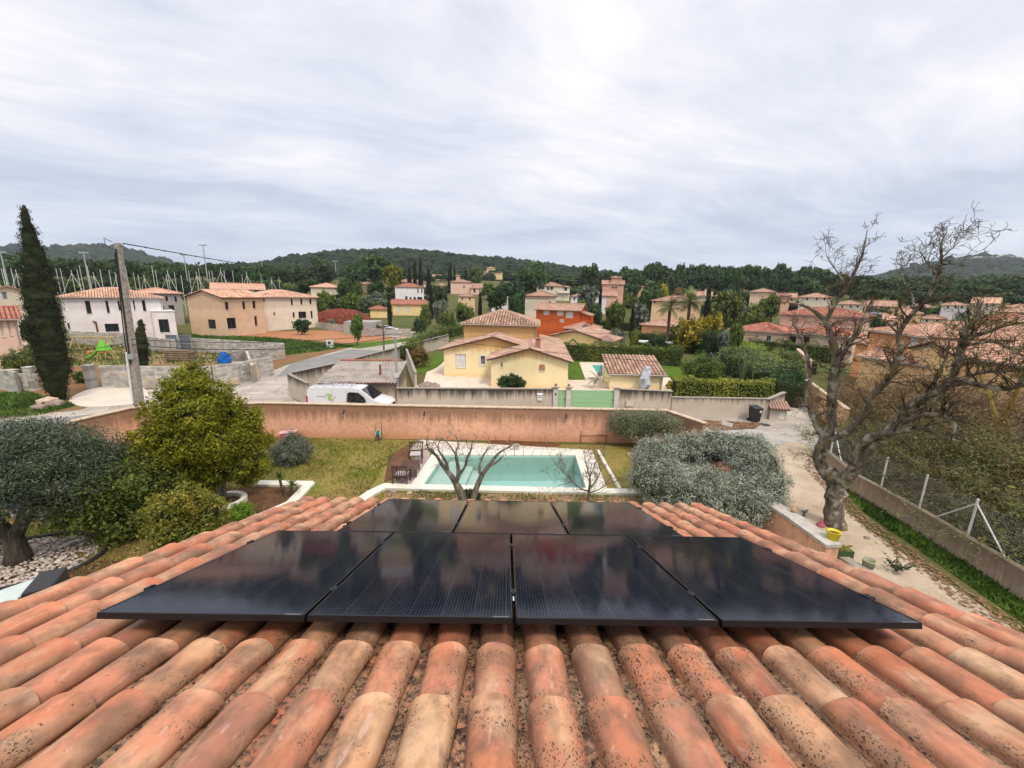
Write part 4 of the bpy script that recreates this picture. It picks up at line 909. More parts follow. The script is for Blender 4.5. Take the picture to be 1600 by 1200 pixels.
# ---------------------------------------------------------------- main yellow house with tower
p0, p1 = at(767, 604), at(886, 608); u = p1-p0; rz = atan2(u.y, u.x)
yh = thing('yellow_house', p0, 'straw yellow house with square tower and two gables behind the grey wall', 'house', None, rz); bpy.context.view_layer.update(); Mi = yh.matrix_basis.inverted(); W1 = u.length
lc = Mi @ at(694, 587.5)
vol(yh, 0, 0, W1, 7.5, 2.55, 'gy', pyh, 'old', near=True, pitch=.30, fr=[(783, 569, 785.5, 573, 'dark'), (844, 572, 850, 579, 'open')])
vol(yh, lc.x, lc.y, 4.6, lc.y+8, 2.75, 'gy', pyh, 'old', near=True, pitch=.27, fr=[(711, 553, 728, 574, 'shut'), (751, 556, 758, 570, 'surround')])
t0 = Mi @ on(725, 504, 44.0); t1 = Mi @ on(839, 505, 44.0)
vol(yh, t0.x, t0.y, t1.x, t0.y+8, t0.z, 'hip', pyh, 'old', near=True, pitch=.33)
vol(yh, 4.65, 7.5, W1, t0.y+8.5, 2.6, 'monox', pyh, 'old', near=True, pitch=.20)
q = MB(); c_ = W1*.60; q.box((c_-.22, .9, 3.2), (c_+.22, 1.3, 4.25)); q.box((c_-.28, .84, 4.25), (c_+.28, 1.36, 4.32)); q.build('chimney', plain('brick_chimney', (.42, .2, .13)), yh)
vt = MB(); vt.box((-.25, -.02, -.3), (.25, .02, .12)); [vt.box((-.25+.02*abs(k), -.02, .12+.04*k), (.25-.02*abs(k), .02, .16+.04*k)) for k in range(4)]; o_ = vt.build('vent_niche', plain('terracotta_vent', (.42, .2, .12)), yh); v_ = Mi @ on(847, 575.5, at(847, 608).xy.length); o_.location = (v_.x, -.03, v_.z)
for (x0_, y0_) in ((783.5, 571),):
    q = MB(); q.tube([(0, 0, 0), (0, -.15, .02), (0, -.2, -.1)], .05, 8); o_ = q.build('wall_lamp', grey_fr, yh); v_ = Mi @ on(784, 566, at(784, 605).xy.length); o_.location = (v_.x, -.01, v_.z)
# pool house
p0, p1 = at(952, 609), at(1034, 611.5); u = p1-p0
ph = thing('pool_house', p0, 'small yellow pool house with a mossy barrel tile roof behind the green gate', 'pool house', None, atan2(u.y, u.x)); bpy.context.view_layer.update(); Lw = u.length
vol(ph, 0, 0, Lw, 3.6, 1.55, 'mono', pyh, 'old', near=True, pitch=.27, o=.25)
# store with corrugated roof
p0, p1 = at(499, 643), at(618, 642); u = p1-p0
st = thing('store_shed', p0, 'low grey rendered shed with a corrugated fibre cement roof behind the van', 'shed', None, atan2(u.y, u.x)); bpy.context.view_layer.update(); Lw = u.length
pshed = plaster('shed_render', (.46, .37, .27), .75, (.10, .08, .06), top=1.6)
mb = MB(); hS, dS, kS = 2.0, 5.2, .11
mb.add([(0, 0, 0), (Lw, 0, 0), (Lw, 0, hS), (0, 0, hS), (0, dS, 0), (Lw, dS, 0), (Lw, dS, hS+dS*kS), (0, dS, hS+dS*kS)], [(0, 1, 2, 3), (1, 5, 6, 2), (5, 4, 7, 6), (4, 0, 3, 7)])
mb.build('wall', pshed, st)
fib = groundmat('fibre_cement', [(.3, (.16, .13, .11)), (.45, (.30, .26, .23)), (.6, (.42, .38, .34)), (.75, (.23, .20, .15))], 1.2, 9, bd=.004)
NC = int(Lw/.21)*6; V = []; F = []
for j, y in enumerate((-.18, dS*.33, dS*.34, dS*.66, dS*.67, dS+.15)):
    for i in range(NC+1):
        x = -.12+(Lw+.24)*i/NC; V.append((x, y, hS+.04+y*kS+.035*sin(i/6*2*pi)-(.02 if j in (1, 3) else 0)))
for j in range(5):
    for i in range(NC): a = j*(NC+1)+i; F.append((a, a+1, a+NC+2, a+NC+1))
q = MB(); q.add(V, F); q.add([(v[0], v[1], v[2]-.012) for v in V], [f[::-1] for f in F]); q.build('roof', fib, st, smooth=True)
q = MB()
for i in range(int(Lw/.21)): q.tube([(-.05+i*.21, -.2, hS+.01), (-.05+i*.21, -.02, hS+.03)], .05, 5)
q.build('eave_tile', ROOFN['red'], st)
q = MB()
for i in range(int(Lw/.3)): q.tube([(-.0+i*.3, dS+.1, hS+.1+dS*kS), (.3+i*.3, dS+.1, hS+.1+dS*kS)], [.1, .08], 6)
q.build('ridge_tile', ROOFN['red'], st)
q = MB(); q.box((Lw*.74, 1.6, hS+.1), (Lw*.74+.12, 1.75, hS+.95)); q.build('vent_pipe', plain('rusty_pipe', (.22, .09, .05)), st)
q = MB(); q.box((Lw*.13, -.06, hS-.32), (Lw*.25, -.002, hS-.05)); q.build('beam_end', brown_w, st)
# ================================================================ walls, gates, fences
def yup(px, py, base, z=None):
    """height at which the ray through a pixel passes above a ground point"""
    r = hypot(base[0], base[1]); return on(px, py, r).z
def wall(name, pts, h, th, m, label, cap=None, capm=None, group=None, cat='wall', caph=.05):
    """pts: base points; h: height or list of heights per point"""
    pts = [Vector((p[0], p[1], 0)) for p in pts]; hs = h if hasattr(h, '__len__') else [h]*len(pts)
    o0 = pts[0].copy(); root = thing(name, o0, label, cat, group)
    b = MB(); c = MB()
    for i in range(len(pts)-1):
        p, q = pts[i]-o0, pts[i+1]-o0; d = (q-p).normalized(); n = Vector((-d.y, d.x, 0))*th/2; e = d*th*.0
        v = [p-n, q-n, q+n, p+n]; zz = [hs[i], hs[i+1], hs[i+1], hs[i]]
        p2 = Vector((0, 0, .003*i))
        b.add([x+Vector((0, 0, -.3)) for x in v]+[x+Vector((0, 0, z)) for x, z in zip(v, zz)], [(0, 3, 2, 1), (4, 5, 6, 7), (0, 1, 5, 4), (1, 2, 6, 5), (2, 3, 7, 6), (3, 0, 4, 7)])
        if cap is not None:
            k = (th/2+cap)/(th/2); e = d*(cap if i in (0, len(pts)-2) else 0); v = [p-n*k-(d*cap if i == 0 else -d*0), q-n*k+d*cap, q+n*k+d*cap, p+n*k-(d*cap if i == 0 else d*0)]
            c.add([x+Vector((0, 0, z+.001+.002*i)) for x, z in zip(v, zz)]+[x+Vector((0, 0, z+caph+.002*i)) for x, z in zip(v, zz)], [(0, 3, 2, 1), (4, 5, 6, 7), (0, 1, 5, 4), (1, 2, 6, 5), (2, 3, 7, 6), (3, 0, 4, 7)])
    b.build('wall_body', m, root)
    if cap is not None: c.build('coping', capm or m, root)
    return root
ow = plaster('orange_wall_render', (.80, .45, .30), .70, (.17, .095, .055), top=1.62, mottled=.5, bumpd=.01, low=(.66, .30, .16))
cap_m = plain('pale_coping', (.60, .47, .34), .9, .1, var=.15, sc=6)
gw = plaster('raw_wall', (.56, .49, .40), 1.0, (.075, .065, .055), top=1.75, mottled=.15, low=(.58, .53, .46))
gcap = plain('weathered_coping', (.36, .32, .27), .9, .1, var=.2, sc=8)
WB = [at(110, 724), at(215, 692), at(418, 681), at(740, 687), at(1037, 692)]
wall('garden_wall', WB, 1.9, .22, ow, 'long orange rendered garden wall with dark rain stains behind the pool', .05, cap_m)
wall('garden_wall', [at(1040, 693), at(1094, 716)], 1.88, .22, ow, 'short orange wall piece slanting from the garden wall to the street', .05, cap_m)
wall('garden_wall', [at(1094, 713), at(1112, 724), at(1150, 748), at(1200, 786)], [1.5, 1.45, 1.4, 1.4], .22, ow, 'orange wall end at the lane behind the big olive bush', .05, cap_m)
# low terrace wall with a broad pale coping
tz = 1.25
TW = [Vector((p.x, p.y, 0)) for p in (at(1180, 770, tz), at(1234, 802, tz), at(1302, 850, tz))]
tw = wall('terrace_wall', TW, tz-.10, .42, ow, 'low terrace wall with broad pale coping carrying pots beside the lane', .04, plain('concrete_coping', (.50, .47, .42), .9, .1, var=.12, sc=5), caph=.10)
wall('terrace_wall', [Vector((p.x, p.y, 0)) for p in (at(1308, 866, .75), at(1420, 935, .75), at(1600, 1060, .75))], .75, .25, gw, 'lower grey wall stepping down beyond the terrace wall by the lane', .02, gcap)
# street walls
gB = [at(622, 645), at(862, 645.5)]
wall('concrete_wall', gB, 1.72, .20, gw, 'stained grey concrete wall between the metal pole and the green gate', .04, gcap)
wall('concrete_wall', [at(965, 645), at(1046, 649)], 1.72, .20, gw, 'stained concrete wall just right of the green gates, taller part', .04, gcap)
g2 = [at(1047, 649.5), at(1196, 654), at(1219, 650)]
wall('concrete_wall', g2, [1.32, 1.40, 1.72], .20, gw, 'long lower concrete wall below the hedge, ending at the black bin', .04, gcap)
wall('concrete_wall', [at(484, 632), at(457, 621), at(454, 619)], [1.55, 1.75, 1.75], .18, gw, 'short grey wall behind the van tail', .03, gcap)
wall('concrete_wall', [Vector((p.x, p.y, 0)) for p in (at(458, 581, 1.75), at(529, 566, 1.75), at(566, 557, 1.7), at(640, 538, 1.7), at(700, 524, 1.6))], 1.7, .2, gw, 'long concrete wall climbing along the road behind the shed', .03, gcap)
wall('concrete_wall', [at(650, 608), at(636, 570)], [1.4, 1.8], .18, gw, 'plain concrete wall beside the shed and the yellow house yard', .03, gcap)
tan_w = plaster('tan_wall_render', (.76, .50, .29), .35, (.3, .2, .12), top=1.7, mottled=.3)
wall('boundary_wall', [Vector((p.x, p.y, 0)) for p in (at(1198, 564, 1.7), at(1267, 598, 1.7), at(1300, 622, 1.7), at(1325, 640, 1.7))], 1.7, .2, tan_w, 'tan rendered wall running along the far side of the footpath', .03, cap_m)
wall('boundary_wall', [at(1134, 548), at(1126, 560)], [1.9, 1.9], .5, tan_w, 'short orange gate pier wall beside the parked dark car', .05, cap_m)
wall('boundary_wall', [at(1243, 566), at(1262, 590)], 1.8, .3, psal, 'short salmon wall by the beige bungalow drive', .05, cap_m)
# ---------------------------------------------------------------- green gates
green = plain('sage_green_gate', (.32, .56, .30), .5, .4, var=.03, sc=1)
pil_m = plain('pale_pillar', (.62, .57, .52), .9, .1, var=.1, sc=4)
pg = [at(866.5, 646), at(886.5, 646.5), at(960.5, 647)]
for i, p in enumerate(pg):
    r = thing('gate_pillar', (p.x, p.y, 0), ['pale gate pillar left of the narrow green gate', 'pale gate pillar between the two green gates', 'pale gate pillar right of the wide green gate'][i], 'pillar', 'gate pillars')
    q = MB(); q.box((-.16, -.16, -.1), (.16, .16, 1.86)); q.build('shaft', pil_m, r)
    q = MB(); q.box((-.23, -.23, 1.862), (.23, .23, 1.92)); q.box((-.27, -.27, 1.921), (.27, .27, 1.97)); q.build('pillar_cap', cap_m, r)
    if i < 2: q = MB(); q.lathe([(.10, 1.97), (.12, 2.0), (.06, 2.06), (.09, 2.10), (.02, 2.14)], 8); q.build('finial', plain('finial', (.2, .15, .12)), r)
    if i == 0: q = MB(); q.box((-.05, -.20, 1.35), (.05, -.162, 1.5)); q.build('intercom', grey_fr, r)
def gate(a, b, label):
    a, b = Vector((a.x, a.y, 0)), Vector((b.x, b.y, 0)); d = b-a; L = d.length-.36; r = thing('gate', a+d.normalized()*.18, label, 'gate', 'green gates', atan2(d.y, d.x))
    q = MB(); q.box((0, -.03, .06), (.06, .03, 1.70)); q.box((L-.06, -.03, .06), (L, .03, 1.70)); q.box((.06, -.03, 1.64), (L-.06, .03, 1.70)); q.box((.06, -.03, .06), (L-.06, .03, .12)); q.box((.06, -.03, .84), (L-.06, .03, .90)); q.build('gate_frame', green, r)
    n = 10; 
    for j in range(n):
        z0 = .125+j*(1.51/n); q = MB(); q.box((.065, -.018, z0), (L-.065, .018, z0+1.51/n-.012)); q.build('board', green, r)
    q = MB(); q.box((L-.10, -.06, .95), (L-.07, -.03, 1.1)); q.build('handle', grey_fr, r); return r
gate(pg[0], pg[1], 'narrow sage green metal pedestrian gate'); gate(pg[1], pg[2], 'wide sage green metal drive gate')
mbx = at(842, 645); mdir = (gB[1]-gB[0]).normalized(); r = thing('letter_box', Vector((mbx.x, mbx.y, 0))+Vector((mdir.y, -mdir.x, 0))*.16, 'white letter box with a little hood on the stained grey wall', 'letter box', None, atan2(mdir.y, mdir.x))
q = MB(); q.box((-.17, -.10, .95), (.17, .04, 1.35)); q.build('box', white_p, r); q = MB(); q.prism([(-.2, -.14, 1.36), (.2, -.14, 1.36), (.2, .04, 1.46), (-.2, .04, 1.46)], (0, 0, .02)); q.build('hood', white_p, r)
q = MB(); q.box((-.13, -.11, 1.18), (.13, -.101, 1.21)); q.build('slot', grey_fr, r)
r = thing('meter_box', (at(982, 646).x, at(982, 646).y-.12, 0), 'cream meter box set in the wall right of the wide gate', 'meter box'); q = MB(); q.box((-.28, -.04, .55), (.28, .04, .95)); q.build('box', cap_m, r); q = MB(); q.box((-.24, -.055, .59), (.24, -.041, .91)); q.build('door', pil_m, r)
# ---------------------------------------------------------------- breeze block walls
blk = [plain('breeze_block_%d' % i, c, .95, .1, var=.12, sc=2) for i, c in enumerate(((.46, .435, .39), (.53, .50, .45), (.38, .36, .325), (.60, .56, .50)))]
blk_mort = plain('block_mortar', (.27, .25, .225), .95, .1)
blk_tan = plain('block_tan', (.58, .47, .33), .95, .1)
def block_wall(pts, h, label, single=False, tan_=.02):
    pts = [Vector((p[0], p[1], 0)) for p in pts]; o0 = pts[0].copy(); root = thing('block_wall', o0, label, 'wall', 'grey block walls'); core = MB(); bl = MB(); nb = int(round(h/.2)); me_ = {}
    for i in range(len(pts)-1):
        p, q = pts[i]-o0, pts[i+1]-o0; d = q-p; L = d.length; M = Matrix.Translation(p) @ Matrix.Rotation(atan2(d.y, d.x), 4, 'Z')
        core.box((0, -.085, -.3), (L, .085, nb*.2-.01), 0, M)
        for c in range(nb):
            x = -.25 if c % 2 else 0
            while x < L-.05:
                a, b_ = max(0, x)+.008, min(L, x+.5)-.008
                if b_-a > .05:
                    y = .10+random.uniform(-.004, .006); k = random.choice((0, 0, 1, 1, 2, 3)) if random.random() > tan_ else 4
                    if single:
                        key = (k, round(b_-a, 2)); 
                        if key not in me_:
                            s_ = MB(); s_.box((0, -.10, 0), (b_-a, .10, .186)); o = s_.build('block', (blk+[blk_tan])[k], root); me_[key] = o.data
                        else: o = link('block', me_[key], root)
                        o.matrix_local = M @ Matrix.Translation((a, 0, c*.2+.007))
                    else: bl.box((a, -y, c*.2+.007), (b_, y, c*.2+.193), k, M)
                x += .5
    core.build('mortar', blk_mort, root)
    if not single: t_ = bl.build('blocks', blk+[blk_tan], root); t_['kind'] = 'stuff'
    return root
def up(px, py, z): p = at(px, py, z); return Vector((p.x, p.y, 0))
block_wall([up(-40, 571, 1.6), up(24, 581, 1.6)], 1.6, 'low grey block wall stub at the left edge in front of the shrubs', True)
block_wall([up(27, 583.5, 1.4), up(47, 582.5, 1.4)], 1.4, 'very short grey block wall between two pillars left of the cypress', True)
block_wall([up(-80, 507, 1.8), up(27, 512, 1.8), up(105, 517, 1.8), up(192, 520.5, 1.8), up(265, 530, 1.8), up(300, 528, 1.8), up(442, 536, 1.8)], 1.8, 'long grey block wall behind the playground running from the cypress to the road')
block_wall([up(443, 536, 1.8), up(380, 545, 1.8), up(362, 550, 1.8)], 1.8, 'grey block wall returning from the road corner across the plot', tan_=.12)
block_wall([up(155, 571, 1.8), up(240, 572, 1.8), up(330, 571.5, 1.8), up(372, 566, 1.8), up(424, 557, 1.8)], 1.8, 'grey block wall along the street below the slide, with holes left in its upper courses', tan_=.04)
block_wall([up(372, 566, 2.0)+Vector((.5, 1, 0)), up(385, 548, 1.6)], 1.6, 'short inner block wall joining two street side walls')
block_wall([up(420, 494, 1.8), up(512, 487, 1.8), up(600, 489, 1.8), up(720, 495, 1.8)], 1.8, 'far grey block wall below the yellow bungalow')
block_wall([up(408, 500, 1.6), up(496, 502, 1.6), up(600, 513, 1.6), up(640, 512, 1.6)], 1.4, 'far grey block wall in front of the cream new house')
for i, (x, y) in enumerate(((24.5, 611), (54, 610), (145, 606))):
    p = at(x, y); r = thing('wall_pillar', (p.x, p.y, 0), ['grey block pillar at the end of the left edge wall stub', 'broad grey block pillar left of the cypress foot', 'grey block pillar at the drive right of the cypress'][i], 'pillar', 'grey block pillars')
    for c in range(9 if i else 8): q = MB(); q.box((-.26, -.26, c*.2), (.26, .26, c*.2+.19)); q.build('block', blk[random.randrange(4)], r)
    q = MB(); q.box((-.3, -.3, (9 if i else 8)*.2), (.3, .3, (9 if i else 8)*.2+.07)); q.build('pillar_cap', blk[1], r)
# small white/grey blockhouse
p0, p1 = at(538, 523), at(588, 523.5); d = p1-p0; r = thing('blockhouse', p0, 'roofless grey block hut shell beyond the green field', 'hut', None, atan2(d.y, d.x)); bpy.context.view_layer.update()
vol(r, 0, 0, d.length, 6, 2.4, 'flat', pgrey)
for (x, y, w_, h_, lb) in ((372, 560, .5, .9, 'cream meter cabinet on the inner block wall'), (402, 588, .45, 1.5, 'tall pale meter cabinet on the street side block wall'), (371, 595, .5, .5, 'small pale meter cabinet at the block wall corner')):
    p = at(x, y+6, 0) if y > 570 else at(x, 580); r = thing('meter_cabinet', (p.x, p.y-.25, 0), lb, 'meter cabinet'); q = MB(); q.box((-w_/2*1.2, -.1, .1), (w_/2*1.2, .1, .1+h_)); q.build('cabinet', blk_tan, r); q = MB(); q.box((-w_/2*1.1, -.115, .15), (w_/2*1.1, -.101, .05+h_)); q.build('door', cap_m, r)
# ---------------------------------------------------------------- mesh fence on the right
FB = [at(1288, 728), at(1333, 769), at(1433, 829), at(1600, 938)]; FB = [Vector((p.x, p.y, 0)) for p in FB]; FB.append(FB[-1]+(FB[-1]-FB[-2])*.8)
fw_ = plaster('fence_wall_render', (.46, .37, .27), .7, (.16, .12, .08), top=.75, mottled=.5)
fence = wall('fence_wall', FB, .78, .22, fw_, 'low stained concrete wall along the grass verge of the lane', .0, None)
fr_ = thing('wire_fence', FB[0], 'white post and wire mesh fence on top of the low wall along the lane', 'fence'); wire_m = plain('galvanised_wire', (.34, .36, .34), .5, .5, .6); postw = plain('white_post', (.70, .70, .68), .5, .4)
ds = [0]
for a, b in zip(FB, FB[1:]): ds.append(ds[-1]+(b-a).length)
def fpt(s):
    for i in range(len(FB)-1):
        if s <= ds[i+1]: return FB[i].lerp(FB[i+1], (s-ds[i])/(ds[i+1]-ds[i]))-FB[0]
    return FB[-1]-FB[0]
wm = MB(); FH = 1.25; s = 0; z0 = .80
while s < ds[-1]: p = fpt(s); wm.bar(p+Vector((0, 0, z0)), p+Vector((0, 0, z0+FH)), .0035, .0035, up=(0, 1, 0)); s += .075
z = 0
while z <= FH:
    for i in range(len(FB)-1): wm.bar(FB[i]-FB[0]+Vector((0, 0, z0+z)), FB[i+1]-FB[0]+Vector((0, 0, z0+z)), .0035, .0035)
    z += .0833
o = wm.build('wire_mesh', wire_m, fr_); o['kind'] = 'stuff'
def near_s(px, py):
    best = min(np.arange(0, ds[-1], .05), key=lambda s_: abs(Vector((fpt(s_)+FB[0]).xy).angle_signed(Vector(on(px, py, 10).xy)))); return best
for (px, py, brace) in ((1297, 712, 1), (1376, 766, 0), (1433, 802, 0), (1510, 846, 1), (1600, 896, 0)):
    s_ = near_s(px, py); p = fpt(s_); q = MB(); q.tube([p+Vector((0, 0, .70)), p+Vector((0, 0, z0+FH+.06))], .032, 8); q.build('post', postw, fr_)
    if brace:
        for sg in (-1, 1):
            if s_+sg*1.15 < 0: continue
            q = MB(); q.tube([p+Vector((0, 0, z0+FH-.1)), fpt(s_+sg*1.15)+Vector((0, 0, .80))], .024, 8); q.build('brace', postw, fr_)
# ================================================================ poles and cables
conc_m = plain('concrete_pole', (.36, .32, .27), .9, .1, var=.2, sc=6); metal_m = plain('galvanised_steel', (.48, .50, .52), .45, .5, .5); cable_m = plain('black_cable', (.02, .02, .02), .6, .3)
wood_m2 = plain('weathered_wood', (.20, .14, .09), .9, .1, var=.25)
pb = at(222, 662); pr = hypot(pb.x, pb.y)
ptop = on(184, 380, pr*1.005)
r = thing('utility_pole', (pb.x, pb.y, 0), 'tall square concrete utility pole leaning slightly left with a bundle of black cables', 'utility pole'); d = ptop-Vector((pb.x, pb.y, 0))
q = MB(); n_ = 14
for i in range(n_):
    a, b = d*(i/n_), d*((i+1)/n_); wA, wB = .36-.13*i/n_, .36-.13*(i+1)/n_
    q.add([a+Vector((x*wA/2, y*wA/2, 0)) for x, y in ((-1, -1), (1, -1), (1, 1), (-1, 1))]+[b+Vector((x*wB/2, y*wB/2, 0)) for x, y in ((-1, -1), (1, -1), (1, 1), (-1, 1))], [(0, 1, 5, 4), (1, 2, 6, 5), (2, 3, 7, 6), (3, 0, 4, 7)]+([(4, 5, 6, 7)] if i == n_-1 else []))
q.build('shaft', conc_m, r)
q = MB(); f_ = lambda t: d*t+Vector((-.18*(1-t*.3), -.22, 0)); q.tube([f_(t) for t in (0, .2, .42)], .055, 8); q.build('conduit', white_p, r)
q = MB(); q.tube([d*t+Vector((-.02, -.24*(1-.4*t), 0)) for t in np.linspace(.35, .97, 8)], .035, 6); q.tube([d*t+Vector((-.14+.04*sin(t*9), -.22*(1-.4*t), 0)) for t in np.linspace(.4, .95, 9)], .028, 6)
q.tube([d+Vector((-.1, -.1, -.4)), d+Vector((-.6, -.1, -.1)), d+Vector((-.62, -.1, .25)), d+Vector((-.25, -.05, .05))], .022, 6); q.build('cable_loop', cable_m, r)
q = MB(); [q.box((-.24+k, -.26, z_), (.2+k, -.18, z_+.06), 0, Matrix.Translation(d*(z_/d.z))) for k, z_ in ((0, .0),)]; q.box((-.02, -.3, 0), (.22, -.2, .30), 0, Matrix.Translation(d*.38)); q.build('junction_box', metal_m, r)
q = MB(); q.tube([d*.995+Vector((0, 0, -.05)), d*.995+Vector((.35, 0, -.02))], .03, 6); q.build('bracket', metal_m, r)
p2 = at(622, 638); r2 = hypot(p2.x, p2.y); h2 = on(622, 519, r2).z
r = thing('utility_pole', (p2.x, p2.y, 0), 'slim galvanised metal pole with a white box between the shed and grey wall', 'utility pole')
q = MB(); q.tube([(0, 0, 0), (0, 0, h2*.5), (0, 0, h2)], [.11, .085, .06], 8); q.build('shaft', metal_m, r); q = MB(); q.box((-.12, -.14, h2*.42), (.12, .10, h2*.42+.28)); q.build('meter_box', white_p, r)
q = MB(); q.tube([(-.45, 0, h2-.1), (.45, 0, h2-.05)], .03, 6); q.tube([(-.2, -.05, h2-.3), (.25, -.05, h2-.35)], .05, 6); q.build('cross_arm', metal_m, r)
p3 = at(600, 549); r3 = hypot(p3.x, p3.y); h3 = on(602, 508, r3).z
r = thing('utility_pole', (p3.x, p3.y, 0), 'short brown wooden pole at the road bend beyond the shed', 'utility pole'); q = MB(); q.tube([(0, 0, 0), (.05, 0, h3)], [.12, .09], 8); q.build('shaft', wood_m2, r); q = MB(); q.box((-.35, -.05, h3-.15), (.35, .05, h3-.05)); q.build('cross_arm', wood_m2, r)
def cable(a, b, sag, rad, label, twist=False):
    a, b = Vector(a), Vector(b); q = MB(); n = 24; pts = [a.lerp(b, i/n)-Vector((0, 0, sag*4*(i/n)*(1-i/n))) for i in range(n+1)]
    q.tube([p-a for p in pts], rad, 5)
    if twist:
        for i in range(1, 9): p = a.lerp(b, i*.022)-Vector((0, 0, sag*4*(i*.022)*(1-i*.022)))-a; q.lathe([(.02, -.05), (.07, 0), (.02, .05)], 6, p)
    o = q.build('overhead_cable', cable_m, None, a); tag(o, label, 'cable', 'overhead cables'); return o
tp = ptop
cable(tp+Vector((.3, 0, 0)), on(545, 430, 120), .6, .030, 'thick twisted black cable from the concrete pole top towards the distant wood', True)
cable(Vector(pb)+d*.49+Vector((.2, -.2, 0)), Vector((p2.x, p2.y, h2-.1)), .35, .018, 'black cable from the concrete pole to the slim metal pole, upper one')
cable(Vector(pb)+d*.46+Vector((.2, -.2, 0)), Vector((p2.x, p2.y, h2-.3)), .55, .022, 'black cable from the concrete pole to the slim metal pole, lower sagging one')
cable(Vector(pb)+d*.47, on(-120, 560, 40), .3, .018, 'black cable from the concrete pole leaving over the cypress to the left')
cable(Vector((p2.x, p2.y, h2-.12)), on(1480, 588, 36), .5, .016, 'thin black cable crossing in front of the yellow gables to the oak side')
cable(Vector((p2.x, p2.y, h2-.05)), on(770, 524, 42), .15, .012, 'thin cable from the metal pole to the yellow tower')
cable(Vector((p3.x, p3.y, h3-.08)), on(1700, 518, 75), .8, .022, 'long thin cable crossing above the palms towards the right edge')
# floodlight masts and training posts in the distance
fl = []
for i, (x, yt, yb_, D, lb) in enumerate(((26, 397, 440, 150, 'floodlight mast left of the big cypress'), (151, 397, 443, 150, 'floodlight mast between the cypress and the concrete pole'), (302, 400, 440, 170, 'grey floodlight mast left of the tallest mast'),
    (333, 385, 441, 165, 'tallest grey floodlight mast above the beige new house'), (418, 409, 432, 220, 'thin floodlight mast in front of the dark wood'), (530, 409, 434, 200, 'pale floodlight mast before the big pines'), (1067, 436, 460, 190, 'pale lamp mast among the pines behind the long peach house'))):
    b = gnd(x, D); t_ = on(x, yt, D); H = t_.z-b.z; r = thing('floodlight_mast', b, lb, 'floodlight mast', 'floodlight masts'); q = MB(); q.tube([(0, 0, 0), (0, 0, H)], [.2, .12], 6); q.build('mast', metal_m, r)
    q = MB(); q.box((-1.1, -.2, H), (1.1, .2, H+.35)); q.build('lamp_head', metal_m, r)
rr = random.Random(5)
for i in range(46):
    x = 8+i*9.6+rr.uniform(-4, 4); D = rr.uniform(118, 150)
    if 60 < x < 85 or i in (41, 43): continue
    b = gnd(x, D); yt = rr.choice((416, 420, 422, 426, 430))+ (3 if x > 300 else 0); H = on(x, yt, D).z-b.z
    br = i % 4 == 0; r = thing('white_post', b, 'tall white steel post with slanting stays above the new roofs' if br else 'tall plain white steel post above the new roofs', 'post', 'white steel posts of the training ground with stays' if br else 'plain white steel posts of the training ground')
    q = MB(); q.tube([(0, 0, 0), (0, 0, H)], .048, 6); q.build('post', white_p, r)
    if br:
        for sg in (-1, 1): q = MB(); q.tube([(0, 0, H*.9), (sg*H*.42, rr.uniform(-1, 1), 0)], .042, 5); q.build('stay', white_p, r)

# ================================================================ vehicles
paint_w = plain('white_car_paint', (.74, .75, .77), .28, .5, var=.015); tyre_m = plain('tyre_rubber', (.02, .02, .02), .85, .2); rim_m = plain('wheel_rim', (.4, .4, .42), .35, .5, .7); plast = plain('black_plastic', (.025, .025, .027), .55, .4)
glass_c = plain('vehicle_glass', (.02, .026, .03), .06, .8, var=.3); lampc = plain('lamp_lens', (.45, .47, .5), .12, .7); redl = plain('tail_lamp', (.45, .02, .015), .25, .5)
def wheels(r, xs, yy, rad):
    for x in xs:
        for s in (-1, 1):
            q = MB(); q.lathe([(rad*.62, -.11), (rad*.9, -.115), (rad, -.08), (rad, .08), (rad*.9, .115), (rad*.62, .11)], 24); w_ = q.build('wheel', tyre_m, r, smooth=True)
            w_.matrix_local = Matrix.Translation((x, s*yy, rad)) @ Matrix.Rotation(-s*pi/2, 4, 'X') if s > 0 else Matrix.Translation((x, s*yy, rad)) @ Matrix.Rotation(pi/2, 4, 'X')
            q = MB(); q.lathe([(0.001, .085), (rad*.15, .09), (rad*.2, .07), (rad*.6, .09), (rad*.63, .10), (rad*.63, -.05)], 24); q.build('rim', rim_m, w_, smooth=True)
def loft_side(prof, wfun, n=None):
    """closed side outline (x,z) widened to +-wfun(x,z)"""
    V = [(x, -wfun(x, z), z) for x, z in prof]+[(x, wfun(x, z), z) for x, z in prof]; N = len(prof)
    bm = bmesh.new(); vs_ = [bm.verts.new(v) for v in V]; a = bm.faces.new(vs_[:N]); b = bm.faces.new(vs_[N:][::-1])
    for i in range(N): bm.faces.new((vs_[i], vs_[i+N], vs_[(i+1) % N+N], vs_[(i+1) % N]))
    bmesh.ops.triangulate(bm, faces=[a, b]); bmesh.ops.recalc_face_normals(bm, faces=bm.faces); me = bpy.data.meshes.new('body'); bm.to_mesh(me); bm.free(); return me
def arc(cx, r, n=9): return [(cx+r*cos(pi*i/(n-1)), .33+r*sin(pi*i/(n-1))) for i in range(n)]
